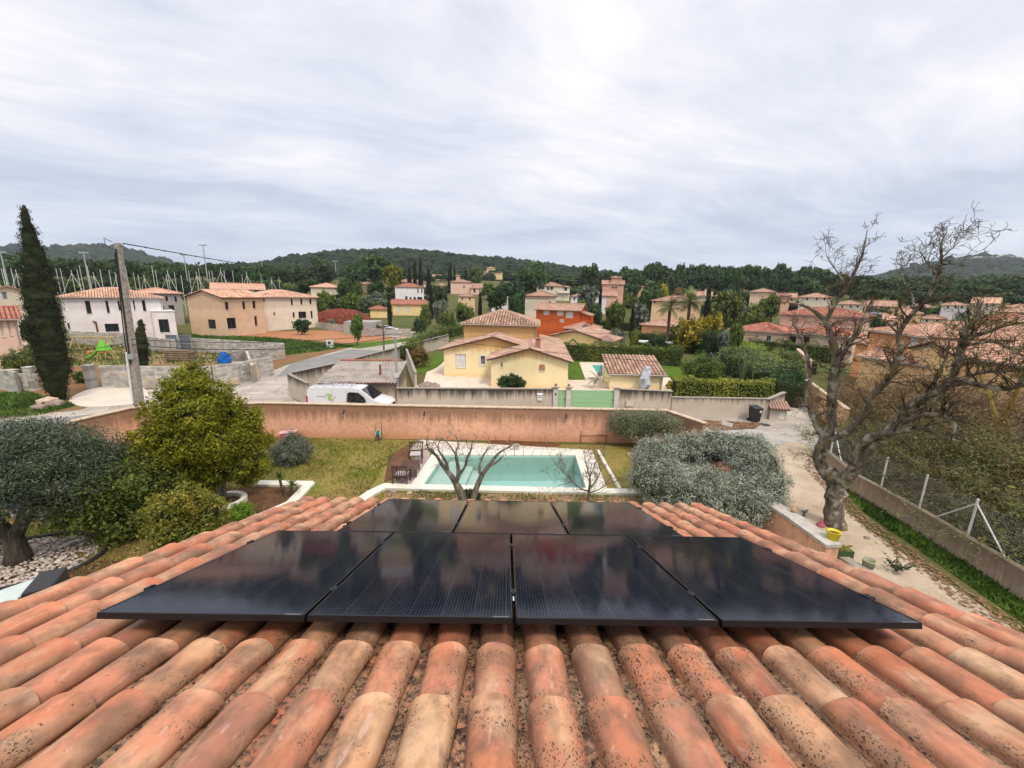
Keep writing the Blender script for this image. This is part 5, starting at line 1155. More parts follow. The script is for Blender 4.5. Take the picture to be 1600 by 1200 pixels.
# van: nose towards +x
pv = at(553, 646); r = thing('delivery_van', (pv.x, pv.y, 0), 'white panel van with roof rack and green leaf logo in the street', 'van', None, radians(-3))
prof = [(-2.60, .35), (-2.66, .6), (-2.66, 1.1), (-2.60, 1.75), (-2.50, 1.90), (-1.0, 1.94), (.55, 1.93), (.80, 1.88), (1.25, 1.60), (1.72, 1.22), (1.95, 1.14), (2.35, 1.00), (2.58, .84), (2.66, .62), (2.66, .36), (2.50, .28)]+[(x, z) for x, z in arc(1.72, .40)][::1]+[(1.0, .24), (-1.0, .24)]+arc(-1.62, .40)+[(-2.45, .26)]
def vw(x, z): return (.95 if z < .95 else .95-.14*((z-.95)/1.0)**1.3)*(1-.10*max(0, (abs(x+.1)-2.2)/.5)**2)
me = loft_side(prof, vw); me.materials.append(paint_w); b = link('body', me, r); bevel(b, .05, 3); me.polygons.foreach_set('use_smooth', [True]*len(me.polygons))
b.modifiers.new('wn', 'WEIGHTED_NORMAL')
wheels(r, (1.72, -1.62), .84, .33)
def sidepoly(pts, side, off=.012, th=.02):
    return [(x, side*(vw(x, z)+off), z) for x, z in pts]
for s in (-1, 1):
    q = MB(); q.prism(sidepoly([(.02, 1.05), (.98, 1.02), (1.28, 1.10), (1.12, 1.38), (.75, 1.66), (.18, 1.68), (.04, 1.60)][::(1 if s < 0 else -1)], s), (0, -s*.03, 0)); q.build('side_window', glass_c, r)
    q = MB()
    for a, b_ in (((-.05, .32), (-.05, 1.85)), ((-.98, .32), (-.98, 1.85)), ((-2.45, .92), (1.6, .90)), ((-2.4, .62), (-.05, .62))): q.prism([(a[0], s*(vw(*a)+.004), a[1]), (b_[0], s*(vw(*b_)+.004), b_[1]), (b_[0]+.012, s*(vw(*b_)+.004), b_[1]+.012), (a[0]+.012, s*(vw(*a)+.004), a[1]+.012)], (0, -s*.01, 0))
    q.build('door_seam', plain('seam_grey', (.28, .28, .29)), r)
    q = MB(); q.box((.08, s*.955-.02, .90), (.28, s*.955+.02, .95)); q.box((-.42, s*.955-.02, .90), (-.22, s*.955+.02, .95)); q.build('door_handle', plast, r)
    q = MB(); q.box((1.02, s*1.08-.09, 1.05), (1.16, s*1.08+.09, 1.24)); q.bar((1.08, s*.9, 1.08), (1.08, s*1.05, 1.12), .05, .05); bevel(q.build('mirror', plast, r), .03)
    q = MB(); q.prism([(2.12, s*(.945), .80), (2.45, s*.90, .72), (2.52, s*.86, .82), (2.30, s*.90, .96), (2.08, s*.935, .95)][::(1 if s < 0 else -1)], (0, -s*.06, 0)); q.build('headlight', lampc, r)
    q = MB(); q.box((-2.68, s*.84-.07, .75), (-2.60, s*.84+.07, 1.35)); q.build('tail_light', redl, r)
# windscreen follows the raked nose
q = MB(); q.prism([(1.70, -.80, 1.262), (1.70, .80, 1.262), (.90, .72, 1.845), (.90, -.72, 1.845)], (.010, 0, .012)); q.build('windscreen', glass_c, r)
q = MB(); q.box((2.60, -.55, .62), (2.675, .55, .80)); q.box((2.60, -.80, .34), (2.68, .80, .50)); bevel(q.build('grille', plast, r), .02)
q = MB(); q.box((2.676, -.26, .52), (2.69, .26, .60)); q.build('number_plate', white_p, r)
q = MB(); q.tube([(2.682, -.05, .72), (2.69, 0, .76), (2.682, .05, .72)], .012, 5); q.build('badge', alu, r)
q = MB()
for y in (-.66, .66): q.tube([(-2.3, y, 2.06), (.45, y, 2.06)], .022, 6); q.tube([(-2.3, y*.75, 2.14), (.45, y*.75, 2.14)], .02, 6)
for x in (-2.2, -1.6, -1.0, -.4, .2): q.tube([(x, -.70, 1.93), (x, -.66, 2.07), (x, .66, 2.07), (x, .70, 1.93)], .024, 6)
q.tube([(.45, -.6, 2.06), (.62, -.5, 1.95)], .02, 6); q.tube([(.45, .6, 2.06), (.62, .5, 1.95)], .02, 6); q.build('roof_rack', alu, r)
lg = MB(); 
def leafp(cx, cz, a, L, w_):
    return [(cx+L*cos(a)*t-w_*sin(a)*k, cz+L*sin(a)*t+w_*cos(a)*k) for t, k in ((-.5, 0), (-.2, .5), (.3, .45), (.5, 0), (.2, -.5), (-.3, -.45))]
gm = plain('leaf_green_print', (.36, .58, .10), .5); 
for cx, cz, a, L, w_ in ((-1.22, 1.50, .1, .34, .12), (-1.12, 1.36, .8, .34, .10), (-1.05, 1.20, -.15, .46, .09)):
    lg.prism(sidepoly(leafp(cx, cz, a, L, w_), -1, .004), (0, .003, 0))
lg.build('leaf_logo', gm, r)
lt = MB(); x = -1.98
for k in range(9):
    wd = .045; lt.prism(sidepoly([(x, 1.33), (x+wd, 1.33), (x+wd, 1.33+(.075 if k % 3 else .055)), (x, 1.33+(.075 if k % 3 else .055))], -1, .004), (0, .003, 0)); x += .07
for k in range(3): x = -.85+k*.06; lt.prism(sidepoly([(x, 1.32), (x+.04, 1.32), (x+.04, 1.38), (x, 1.38)], -1, .004), (0, .003, 0))
lt.build('logo_lettering', plain('grey_print', (.40, .42, .44)), r)
def car(px, py, D, rz, paint, label, z=None):
    b = on(px, py, D); r = thing('parked_car', (b.x, b.y, TT(b.x, b.y)), label, 'car', None, rz)
    prof = [(-2.1, .35), (-2.12, .75), (-2.0, 1.0), (-1.75, 1.38), (-1.2, 1.50), (-.1, 1.50), (.45, 1.30), (.95, .98), (1.75, .86), (2.08, .66), (2.12, .36), (1.95, .24)]+arc(1.3, .37)+[(.7, .22), (-.7, .22)]+arc(-1.3, .37)+[(-1.95, .24)]
    me = loft_side(prof, lambda x, z: .86 if z < .95 else .86-.2*((z-.95)/.55)); me.materials.append(paint); b_ = link('body', me, r); bevel(b_, .05, 2)
    q = MB()
    for s in (-1, 1): q.prism([(x, s*(.862-.2*((z-.95)/.55)), z) for x, z in [(-1.75, 1.02), (.62, 1.02), (.35, 1.26), (-.12, 1.42), (-1.2, 1.42), (-1.62, 1.30)][::(1 if s < 0 else -1)]], (0, -s*.02, 0))
    q.build('side_window', glass_c, r)
    q = MB(); q.prism([(.98, -.68, 1.0), (.98, .68, 1.0), (.0, .60, 1.49), (.0, -.60, 1.49)], (.012, 0, .014)); q.prism([(-2.02, .7, 1.03), (-2.02, -.7, 1.03), (-1.74, -.6, 1.40), (-1.74, .6, 1.40)], (-.012, 0, .01)); q.build('windscreen', glass_c, r)
    q = MB(); [q.box((2.0, s*.6-.16, .62), (2.10, s*.6+.16, .76)) for s in (-1, 1)]; q.build('headlight', lampc, r)
    wheels(r, (1.3, -1.3), .76, .32); return r
car(606, 515, 85, radians(15), paint_w, 'white estate car parked in front of the far grey block walls')
car(616, 519, 80, radians(-10), paint_w, 'second white car just below the first one, beside the brown pole')
car(1139, 541, 62, radians(160), plain('dark_blue_paint', (.02, .028, .05), .25, .6), 'dark blue car parked beside the orange gate pier')

# ================================================================ garden: pool, terrace edging, furniture
cop = plain('pale_stone_coping', (.72, .70, .60), .8, .2, var=.05, sc=2)
def kerb(name, quad, z0, z1, m, kind='structure'):
    q = MB(); q.prism([(p[0], p[1], z1) for p in quad], (0, 0, z0-z1)); o = q.build(name, m); bevel(o, .012, 1); o['kind'] = kind; return o
pl = [at(662, 757, .1), at(916, 763, .1), at(899, 711.5, .1), at(693, 711, .1)]   # pool inner rim: near-left, near-right, far-right, far-left
pool = thing('swimming_pool', (0, 0, 0), 'rectangular swimming pool with pale stone coping and green blue water', 'swimming pool')
def lerp2(p, q, t): return Vector(p).lerp(Vector(q), t)
cN, cF, cL_, cR = .42, .95, .42, .75
def off(a, b, c, d):   # grow the inner quad outwards by metres near, right, far, left
    nl, nr, frr, fl_ = [Vector((p.x, p.y, 0)) for p in pl]; ux = (nr-nl).normalized(); uy = Vector((-ux.y, ux.x, 0))
    return [nl-uy*a-(fl_-frr).normalized()*-d*1.0 if False else nl-uy*a-ux*d, nr-uy*a+ux*b, frr+uy*c+ux*b, fl_+uy*c-ux*d]
outer = off(.42, .45, .70, .55); inner = [Vector((p.x, p.y, 0)) for p in pl]
names = ('near', 'right', 'far', 'left')
cz0, cz1 = .0, .12
for i in range(4):
    a, b = outer[i], outer[(i+1) % 4]; c, d_ = inner[(i+1) % 4], inner[i]; L = (b-a).length; n = max(2, int(L/.5))
    for k in range(n):
        t0, t1 = k/n+.002, (k+1)/n-.002; q = MB(); q.prism([(*a.lerp(b, t0).xy, cz1), (*a.lerp(b, t1).xy, cz1), (*d_.lerp(c, t1).xy, cz1), (*d_.lerp(c, t0).xy, cz1)], (0, 0, -.06)); q.build('coping_stone', cop, pool)
liner = plain('pool_liner', (.50, .68, .64), .6, .3, var=.03); sh = MB(); Dp_ = -1.3
iv_ = [Vector((p.x, p.y, 0)) for p in inner]
sh.add([(*p.xy, .06) for p in iv_]+[(*p.xy, Dp_) for p in iv_], [(4, 5, 6, 7), (0, 4, 5, 1)[::-1], (1, 5, 6, 2)[::-1], (2, 6, 7, 3)[::-1], (3, 7, 4, 0)[::-1]]); sh.build('basin', liner, pool)
st_ = MB(); a, b = iv_[0], iv_[3]; ux = (iv_[1]-iv_[0]).normalized()
for k, zz in enumerate((-.22, -.46, -.70)): st_.prism([(*(a+ux*.0).xy, zz), (*(a+ux*(1.15+.35*k)).xy, zz), (*(b+ux*(1.15+.35*k)).xy, zz), (*b.xy, zz)], (0, 0, -.24))
st_.build('step', plain('pool_step', (.60, .66, .60), .6, .3, var=.03), pool)
m, nt, b_ = newmat('pool_water', .03, .5); tr_ = nd(nt, 'BsdfTransparent', Color=(.80, .94, .92, 1)); gl_ = nd(nt, 'BsdfGlossy', Roughness=.04, Color=(1, 1, 1, 1)); fr2 = nd(nt, 'Fresnel', IOR=1.33)
bn = nd(nt, 'Bump', Strength=.5, Distance=.02, Height=noise(nt, wpos(nt), 2.2, 3)).outputs[0]; nt.links.new(bn, gl_.inputs['Normal']); nt.links.new(bn, fr2.inputs['Normal'])
ms_ = nd(nt, 'MixShader', Fac=fr2.outputs[0]); nt.links.new(tr_.outputs[0], ms_.inputs[1]); nt.links.new(gl_.outputs[0], ms_.inputs[2]); nt.links.new(ms_.outputs[0], nt.nodes['Material Output'].inputs[0])
ws = MB(); ws.add([(*p.xy, -.02) for p in iv_], [(0, 1, 2, 3)]); ws.build('water_surface', m, pool)
sheetpeb = groundmat('white_pebbles', [(.3, (.48, .42, .36)), (.5, (.68, .63, .56)), (.65, (.78, .74, .68))], 3, 30, fcol=(.3, .25, .2), famt=.6, bd=.02)
sheet('pebble_strip', [(p[0], p[1]) for p in P((655, 688), (925, 704), (950, 768), (925, 768), (905, 708), (690, 703), (640, 704))], .036, sheetpeb)
sheet('pool_terrace', [(p[0], p[1]) for p in P((660, 702), (676, 702), (650, 762), (612, 760))], .036, plain('purple_deck', (.40, .32, .30), .9, .1, var=.1))
# pale stone edging strips
def strip(pts, w_, h_, name='edging'):
    pts = [Vector((p.x, p.y, 0)) for p in pts]; q = MB()
    for i in range(len(pts)-1):
        a, b = pts[i], pts[i+1]; d_ = (b-a).normalized(); n = Vector((-d_.y, d_.x, 0))*w_/2; z_ = h_+.003*i
        q.prism([a-n-d_*w_*.2, b-n+d_*w_*.2, b+n+d_*w_*.2, a+n-d_*w_*.2] and [Vector((*v.xy, z_)) for v in (a-n-d_*w_*.2, b-n+d_*w_*.2, b+n+d_*w_*.2, a+n-d_*w_*.2)], (0, 0, -h_))
    o = q.build(name, cop); o['kind'] = 'structure'; return o
strip([at(1000, 772), at(660, 765), at(602, 763), at(580, 774), at(560, 788)], .42, .13)
strip([at(934, 706), at(950, 735), at(968, 766)], .14, .12)
strip([at(405, 758), at(484, 759), at(455, 790), at(415, 808), at(330, 842)], .40, .13)
strip([at(0, 796), at(80, 794), at(95, 800)], .6, .16)
# round stone ring of the yellow-green tree
rg_ = MB(); c_ = at(352, 787)
for k in range(26):
    a = 2*pi*k/26; q = MB(); q.prism([(c_.x+rr_*cos(t), c_.y+rr_*sin(t)*.9, .2) for rr_, t in ((.55, a), (.55, a+.215), (.75, a+.215), (.75, a))], (0, 0, -.18))
    if k == 0: ring = thing('planter_ring', (0, 0, 0), 'ring of pale kerb stones round the foot of the yellow green tree', 'planter ring')
    q.build('stone', cop, ring)
# dark rubber ring with pebbles round the near olive
c_ = at(42, 878); pit = thing('tree_pit', (c_.x, c_.y, 0), 'black edged tree pit full of pale pebbles under the olive', 'tree pit')
q = MB(); rc = random.Random(3); prev = None; pts = [(1.9*cos(a)*(1+.05*sin(3*a)), 1.35*sin(a), .10+.03*sin(5*a)) for a in np.linspace(0, 2*pi, 40)]; q.tube(pts, .05, 6); q.build('edging', plast, pit)
ico = bmesh.new(); bmesh.ops.create_icosphere(ico, subdivisions=1, radius=1); iv1 = [v.co.copy() for v in ico.verts]; if1 = [[v.index for v in f.verts] for f in ico.faces]; ico.free()
peb = [plain('pebble_a', (.50, .42, .36), .8, var=.2), plain('pebble_b', (.34, .26, .22), .8, var=.2), plain('pebble_c', (.62, .56, .50), .8, var=.2)]
q = MB()
for k in range(1500):
    a, rr_ = rc.uniform(0, 2*pi), sqrt(rc.random())*.95; s_ = rc.uniform(.03, .065)
    q.add([Vector((1.85*rr_*cos(a), 1.3*rr_*sin(a), .06+.05*(1-rr_)))+Vector((v.x*s_, v.y*s_*.8, v.z*s_*.6)) for v in iv1], if1, k % 3)
o = q.build('pebbles', peb, pit); o['kind'] = 'stuff'
# garden tool on the ground
p = at(45, 884); r = thing('hand_hoe', (p.x+.9, p.y-1.2, .06), 'short pale handled hoe lying by the pebbles under the olive', 'hoe'); q = MB(); q.tube([(0, 0, .05), (.7, -.25, .03)], .02, 6); q.build('handle', postw, r); q = MB(); q.box((.66, -.40, 0), (.84, -.16, .03)); q.build('blade', metal_m, r)
# furniture
teak = plain('dark_teak', (.115, .065, .045), .75, .25, var=.25, sc=12); cushion = plain('pale_cushion', (.52, .48, .46), .9, .1)
def chair(x, y, rz, label):
    p = at(x, y); r = thing('garden_armchair', (p.x, p.y, .04), label, 'garden chair', 'wooden garden chairs by the pool', rz)
    for sx in (-.30, .30):
        for sy in (-.28, .28): q = MB(); q.box((sx-.025, sy-.025, 0), (sx+.025, sy+.025, .62 if sy < 0 else .90)); q.build('leg', teak, r)
        q = MB(); q.box((sx-.035, -.32, .62), (sx+.035, .27, .65)); q.build('armrest', teak, r)
    q = MB(); [q.box((-.27, -.28+k*.095, .36), (.27, -.28+k*.095+.075, .385)) for k in range(6)]; q.build('seat', teak, r)
    q = MB(); q.box((-.275, .27, .84), (.275, .30, .91)); q.box((-.275, .27, .42), (.275, .30, .47)); q.build('backrest', teak, r)
    for k in range(7): q = MB(); q.box((-.25+k*.075, .275, .47), (-.25+k*.075+.035, .292, .84)); q.build('slat', teak, r)
    q = MB(); q.box((-.26, -.28, .387), (.26, .24, .44)); bevel(q.build('cushion', cushion, r), .02); return r
chair(650, 722, radians(8), 'wooden garden armchair at the far end of the pool side table, facing the house'); chair(628, 756, radians(178), 'wooden garden armchair at the near end of the pool side table, back to the house')
p = at(640, 742); r = thing('garden_table', (p.x, p.y, .04), 'low dark slatted wooden table between the two garden chairs', 'garden table', None, radians(5))
for sx in (-.36, .36):
    for sy in (-.5, .5): q = MB(); q.box((sx-.03, sy-.03, 0), (sx+.03, sy+.03, .40)); q.build('leg', teak, r)
for k in range(9): q = MB(); q.box((-.40+k*.09, -.56, .402), (-.40+k*.09+.078, .56, .43)); q.build('slat', teak, r)
q = MB(); [q.box((-.33+k*.1, -.52, .08), (-.33+k*.1+.03, -.50, .36)) for k in range(7)]; q.build('end_rail', teak, r)
# hose reel
p = at(592, 688); r = thing('hose_reel', (p.x, p.y, .03), 'green garden hose reel cart standing before the orange wall', 'hose reel'); hg = plain('hose_green', (.01, .22, .14), .5, .4)
q = MB(); q.lathe([(.05, -.13), (.19, -.13), (.20, -.11), (.14, -.10), (.14, .10), (.20, .11), (.19, .13), (.05, .13)], 18); o = q.build('drum', plain('reel_grey', (.55, .6, .62), .5, .4), r, (0, 0, .34)); o.rotation_euler = (0, pi/2, 0)
q = MB(); [q.tube([(k*.035, .165*cos(a), .34+.165*sin(a)) for a in np.linspace(0, 2*pi, 20)], .017, 5) for k in range(-2, 3)]; q.build('hose', hg, r)
q = MB(); q.tube([(-.17, 0, .04), (-.17, 0, .34), (-.15, .12, .95), (.15, .12, .95), (.17, 0, .34), (.17, 0, .04)], .014, 6); q.tube([(-.2, -.16, .03), (.2, -.16, .03)], .014, 6); q.build('cart_frame', grey_fr, r)
# lamps along the orange wall
for i, (x, y) in enumerate(((541, 646), (666, 649), (880, 653))):
    a, b = (WB[2], WB[3]) if x < 740 else (WB[3], WB[4]); d_ = (b-a).normalized(); n = Vector((d_.y, -d_.x, 0)); t_ = (at(x, 684)-a).dot(d_); p = a+d_*t_+n*.12
    r = thing('wall_lantern', (p.x, p.y, 1.45), ['dark wall lantern on the orange wall above the hose reel side, below the van', 'dark wall lantern on the orange wall left of the pool', 'dark wall lantern on the orange wall below the green gate'][i], 'lantern', 'lanterns on the orange wall')
    q = MB(); q.tube([(0, 0, .12), (0, -.09, .16), (0, -.14, .10)], .012, 6); q.box((-.035, -.012, .03), (.035, .002, .18)); q.build('bracket', grey_fr, r)
    q = MB(); q.lathe([(.03, -.12), (.055, .02), (.075, .04), (.02, .10)], 6, (0, -.14, 0)); q.build('lantern_body', grey_fr, r); q = MB(); q.lathe([(.034, -.10), (.052, .01)], 6, (0, -.1405, 0)); q.build('lens', lampc, r)
# wrought iron bench
p = at(926, 690); r = thing('iron_bench', (p.x, p.y, .02), 'rusty wrought iron bench with curled lattice back against the orange wall', 'bench', None, radians(-1)); rust = plain('rusty_iron', (.10, .035, .025), .8, .2)
q = MB(); q.tube([(-.72, .2, .40), (-.72, .22, .80), (-.60, .22, .92), (-.3, .22, .84), (0, .22, .82), (.3, .22, .84), (.60, .22, .92), (.72, .22, .80), (.72, .2, .40)], .018, 6)
for k in range(13):
    x = -.66+k*.11; q.tube([(x, .21, .42), (x+.11, .21, .60), (x, .21, .83)], .013, 5); q.tube([(x+.06, .21, .42), (x-.05, .21, .60), (x+.06, .21, .83)], .013, 5)
q.build('backrest', rust, r)
for sx in (-.72, .72):
    for sy in (-.2, .2): q = MB(); q.tube([(sx, sy, 0), (sx*.97, sy, .42)], .018, 6); q.build('leg', rust, r)
    q = MB(); q.tube([(sx, .2, .66), (sx, .05, .68), (sx, -.2, .62), (sx, -.2, .42)], .014, 6); q.build('armrest', rust, r)
q = MB(); [q.box((-.72, -.2+k*.08, .41), (.72, -.2+k*.08+.02, .425)) for k in range(6)]; [q.box((-.72+k*.12, -.2, .405), (-.70+k*.12, .22, .41)) for k in range(13)]; q.build('seat', rust, r)
p = at(955, 691); r = thing('rusty_stake', (p.x, p.y, 0), 'thin rusty stake against the wall right of the iron bench', 'stake'); q = MB(); q.tube([(0, 0, 0), (.02, .02, 1.15)], .03, 6); q.build('rod', rust, r)
# pink garden toy box behind the grey shrub
p = at(452, 689); r = thing('toy_slide', (p.x, p.y, 0), 'pink and red plastic play tunnel by the orange wall behind the grey shrub', 'play tunnel', None, .3); r.scale = (.55, .55, .7); pk = plain('pink_plastic', (.62, .08, .14), .4, .4); pk2 = plain('pale_pink_plastic', (.70, .42, .42), .5)
q = MB(); q.prism([(-.8, -.4, .75), (.75, -.4, .80), (.75, .4, .80), (-.8, .4, .75)], (0, 0, -.08)); bevel(q.build('lid', pk2, r), .04); q = MB(); q.box((-.75, -.36, .0), (.7, .36, .66)); bevel(q.build('body', pk, r), .08)
q = MB(); q.tube([(.72, -.2, .3), (.80, 0, .55), (.72, .2, .3)], .06, 8); q.build('hoop', pk, r)
# pots and little things on the terrace wall
def on_wall(px, py): p = at(px, py, tz); return Vector((p.x, p.y, tz+.002))
yelp = plain('yellow_plastic', (.72, .60, .02), .4, .4); p = on_wall(1301, 842); r = thing('yellow_planter', p, 'bright yellow plastic planter at the end of the terrace wall coping', 'planter'); q = MB(); q.lathe([(.001, .01), (.14, 0), (.17, .24), (.18, .25), (.15, .25), (.13, .05)], 20); q.build('pot', yelp, r, smooth=True); q = MB(); q.lathe([(.001, .19), (.15, .18)], 12); q.build('soil', bedm, r)
p = on_wall(1282, 822); r = thing('candle_holder', p, 'small pink cone shaped holder on the terrace coping beside the oak trunk', 'candle holder'); q = MB(); q.lathe([(.001, .0), (.12, 0), (.12, .03), (.04, .14), (.045, .20), (.02, .24)], 14); q.build('cone', plain('dusty_pink', (.45, .12, .14)), r, smooth=True)
p = on_wall(1256, 806); r = thing('figurine', p, 'small dark bird shaped figurine on the terrace wall coping', 'figurine'); q = MB(); q.lathe([(.001, 0), (.06, 0), (.06, .02), (.02, .04), (.03, .10)], 10); q.build('base', grey_fr, r); q = MB(); q.tube([(-.12, 0, .16), (-.05, 0, .15), (.03, 0, .15), (.10, 0, .22)], [.01, .05, .045, .02], 8); q.build('body', grey_fr, r)
p = on_wall(1240, 800); r = thing('toadstool_ornament', p, 'small tan mushroom ornament at the far end of the terrace coping', 'ornament'); q = MB(); q.lathe([(.001, 0), (.05, 0), (.04, .08)], 10); q.build('stem', cap_m, r); q = MB(); q.lathe([(.10, .07), (.08, .12), (.02, .17), (.001, .18)], 12); q.build('cap', plain('tan_cap', (.5, .3, .15)), r)
pt = at(1315, 868, .75); r = thing('flower_trough', (pt.x, pt.y, .755), 'dark green trough with dry yellow plants just below the yellow planter', 'planter'); q = MB(); q.prism([(-.24, -.13, .20), (.24, -.13, .20), (.24, .13, .20), (-.24, .13, .20)], (0, 0, -.2)); q.build('trough', plain('dark_green_plastic', (.05, .09, .03), .5), r); q = MB(); [q.tube([(random.uniform(-.2, .2), random.uniform(-.1, .1), .2), (random.uniform(-.25, .25), random.uniform(-.1, .1), random.uniform(.24, .36))], .012, 4) for k in range(26)]; q.build('dry_plant', plain('dry_yellow', (.30, .24, .05)), r)
pt = at(1356, 886, .75); r = thing('metal_tub', (pt.x, pt.y, .755), 'pale green rimmed metal tub on the lower grey wall', 'tub'); q = MB(); q.lathe([(.001, 0), (.13, 0), (.15, .20), (.155, .21), (.13, .20), (.12, .02)], 18); q.build('tub', plain('tub_grey', (.34, .34, .28), .5, .4), r, smooth=True); q = MB(); q.lathe([(.145, .205), (.158, .215), (.145, .225)], 18); q.build('rim', plain('lime_rim', (.5, .55, .12)), r)
# pale chest with black lid just beyond the left verge
gc_ = on(46, 920, 5.6)
r = thing('garden_chest', (gc_.x, gc_.y, gc_.z-.24), 'pale green box with an open black lid beyond the left roof edge', 'box', None, .5)
q = MB(); q.prism([(-1.6, -.6, .55), (0, -.6, .85), (0, .6, .85), (-1.6, .6, .55)], (0, 0, -.5)); bevel(q.build('body', plain('pale_mint', (.52, .60, .55), .4), r), .08); q = MB(); q.box((.06, -.6, .50), (.72, .55, 1.02)); bevel(q.build('lid', plast, r), .05); q = MB(); q.box((.0, -.62, .4), (.055, .60, .93)); q.build('hinge', alu, r)
q = MB(); q.box((-1.5, -.5, (-gc_.z+.24)/.30), (.6, .5, .05)); q.build('base', own_wall, r); r.scale = (.30, .30, .30)
# white table and bench seen under the olive canopy
p = at(38, 806); r = thing('garden_bench', (p.x, p.y, 0), 'low white bench with blue cloth seen under the near olive', 'bench'); q = MB(); q.box((-1.1, -.3, .38), (1.1, .3, .46)); q.build('seat', white_p, r); [MB().box((x-.04, -.25, 0), (x+.04, .25, .379)).build('leg', white_p, r) for x in (-.9, -.1, .1, .9)]; q = MB(); q.box((-.6, -.35, .462), (.8, .2, .50)); q.build('cloth', plain('navy_cloth', (.03, .05, .12)), r)
# bin, bin shelter, sign, manhole
p = at(1178, 659); r = thing('wheelie_bin', (p.x, p.y, .01), 'black wheelie bin against the end of the long concrete wall', 'bin', None, .1); q = MB(); q.prism([(-.29, -.33, .95), (.29, -.33, .95), (.29, .33, .95), (-.29, .33, .95)], (0, .0, -.02)); q.add([(-.22, -.24, .06), (.22, -.24, .06), (.22, .26, .06), (-.22, .26, .06), (-.28, -.32, .93), (.28, -.32, .93), (.28, .32, .93), (-.28, .32, .93)], [(0, 3, 2, 1), (0, 1, 5, 4), (1, 2, 6, 5), (2, 3, 7, 6), (3, 0, 4, 7)]); q.build('body', plast, r)
q = MB(); q.prism([(-.31, -.36, .99), (.31, -.36, .99), (.31, .35, 1.08), (-.31, .35, 1.08)], (0, 0, -.04)); q.build('lid', plast, r); q = MB(); q.tube([(-.25, .37, 1.0), (.25, .37, 1.0)], .02, 6); q.build('handle', plast, r); [MB().lathe([(.02, -.03), (.1, -.03), (.1, .03), (.02, .03)], 12).build('wheel', tyre_m, r).__setattr__('matrix_local', Matrix.Translation((s*.26, .27, .1)) @ Matrix.Rotation(pi/2, 4, 'Y')) for s in (-1, 1)]
q = MB(); q.box((.06, -.335, .70), (.18, -.30, .86)); q.build('sticker', white_p, r)
p = at(1212, 655); r = thing('bin_shelter', (p.x, p.y, 0), 'tiny rendered meter shelter with a tiled lean-to roof at the lane corner', 'shelter', None, -.25); q = MB(); q.box((-.5, -.3, 0), (.5, .35, .85)); q.build('wall', gw, r); q = MB(); q.prism([(-.62, -.5, .82), (.62, -.5, .82), (.62, .4, 1.15), (-.62, .4, 1.15)], (0, 0, -.06)); ro_ = q.build('roof', gap_m, r); q = MB(); [q.tube([(-.55+k*.185, -.55, .86), (-.55+k*.185, .4, 1.2)], .075, 6) for k in range(7)]; q.build('roof_tile', ROOFN['old'], ro_); q = MB(); q.box((.05, -.315, .1), (.4, -.301, .6)); q.build('door', white_p, r)
p = at(1125, 700); r = thing('street_sign', (p.x, p.y, 0), 'small blank white sign on a thin grey post at the street corner', 'sign', None, -.5); q = MB(); q.tube([(0, 0, 0), (.06, 0, 1.35)], .03, 8); q.build('post', metal_m, r); q = MB(); q.prism([(-.1, -.02, 1.36), (.42, -.02, 1.28), (.46, -.02, 1.48), (-.06, -.02, 1.56)], (0, .03, 0)); q.build('sign_plate', white_p, r)
p = at(1195, 664); r = MB(); r.lathe([(.001, .019), (.33, .019), (.33, .0)], 18); o = r.build('manhole_cover', grey_fr, None, (p.x, p.y, .003)); tag(o, 'round dark manhole cover in the street near the bin', 'manhole cover')
p = at(862, 704); r = thing('plant_pot', (at(806, 705).x, at(806, 705).y, .02), 'small grey pot at the far side of the pool', 'pot'); q = MB(); q.lathe([(.001, 0), (.13, 0), (.18, .3), (.2, .32), (.16, .3)], 14); q.build('pot', blk[1], r)
p = at(998, 716); r = thing('low_planter', (p.x, p.y, .02), 'small dark square planter frame behind the olive bush', 'planter'); q = MB(); [q.box(a, b) for a, b in (((-.5, -.35, 0), (.5, -.31, .14)), ((-.5, .31, 0), (.5, .35, .14)), ((-.5, -.31, 0), (-.46, .31, .14)), ((.46, -.31, 0), (.5, .31, .14)))]; q.build('frame', cap_m, r); q = MB(); q.box((-.455, -.305, 0), (.455, .305, .06)); q.build('soil', bedm, r)
# neighbours' parasols and covers
prs = plain('grey_canvas', (.32, .36, .38), .8); wht = plain('white_canvas', (.66, .68, .70), .8)
for (x, yb_, yt, m_, lb) in ((937, 598, 569, prs, 'closed grey parasol by the neighbour pool'), (1056, 570, 550, wht, 'closed white parasol at the hedge'), (1004, 540, 529, wht, 'closed white parasol peeping over the hedge near the palms')):
    p = at(x, yb_); H = on(x, yt, hypot(p.x, p.y)).z; r = thing('closed_parasol', (p.x, p.y, 0), lb, 'parasol', 'closed parasols'); q = MB(); q.tube([(0, 0, 0), (0, 0, H*.5)], .03, 6); q.build('pole', metal_m, r)
    q = MB(); q.lathe([(.10, H*.35), (.20, H*.42), (.16, H*.6), (.11, H*.8), (.05, H*.95), (.01, H)], 8); q.build('canopy', m_, r)
p = at(1006, 614); r = thing('covered_shrub', (p.x, p.y, 0), 'tall shrub wrapped in white winter fleece beside the pool house', 'covered shrub'); q = MB()
for k in range(10): pass
q.lathe([(.30, .2), (.42, .8), (.44, 1.3), (.34, 1.8), (.2, 2.2), (.06, 2.38), (.001, 2.4)], 9); o = q.build('fleece', plain('fleece_white', (.55, .60, .66), .8, var=.15), r)
for v in o.data.vertices: v.co.x += .12*sin(v.co.z*4+v.co.y*7); v.co.y += .1*sin(v.co.z*5+v.co.x*5)
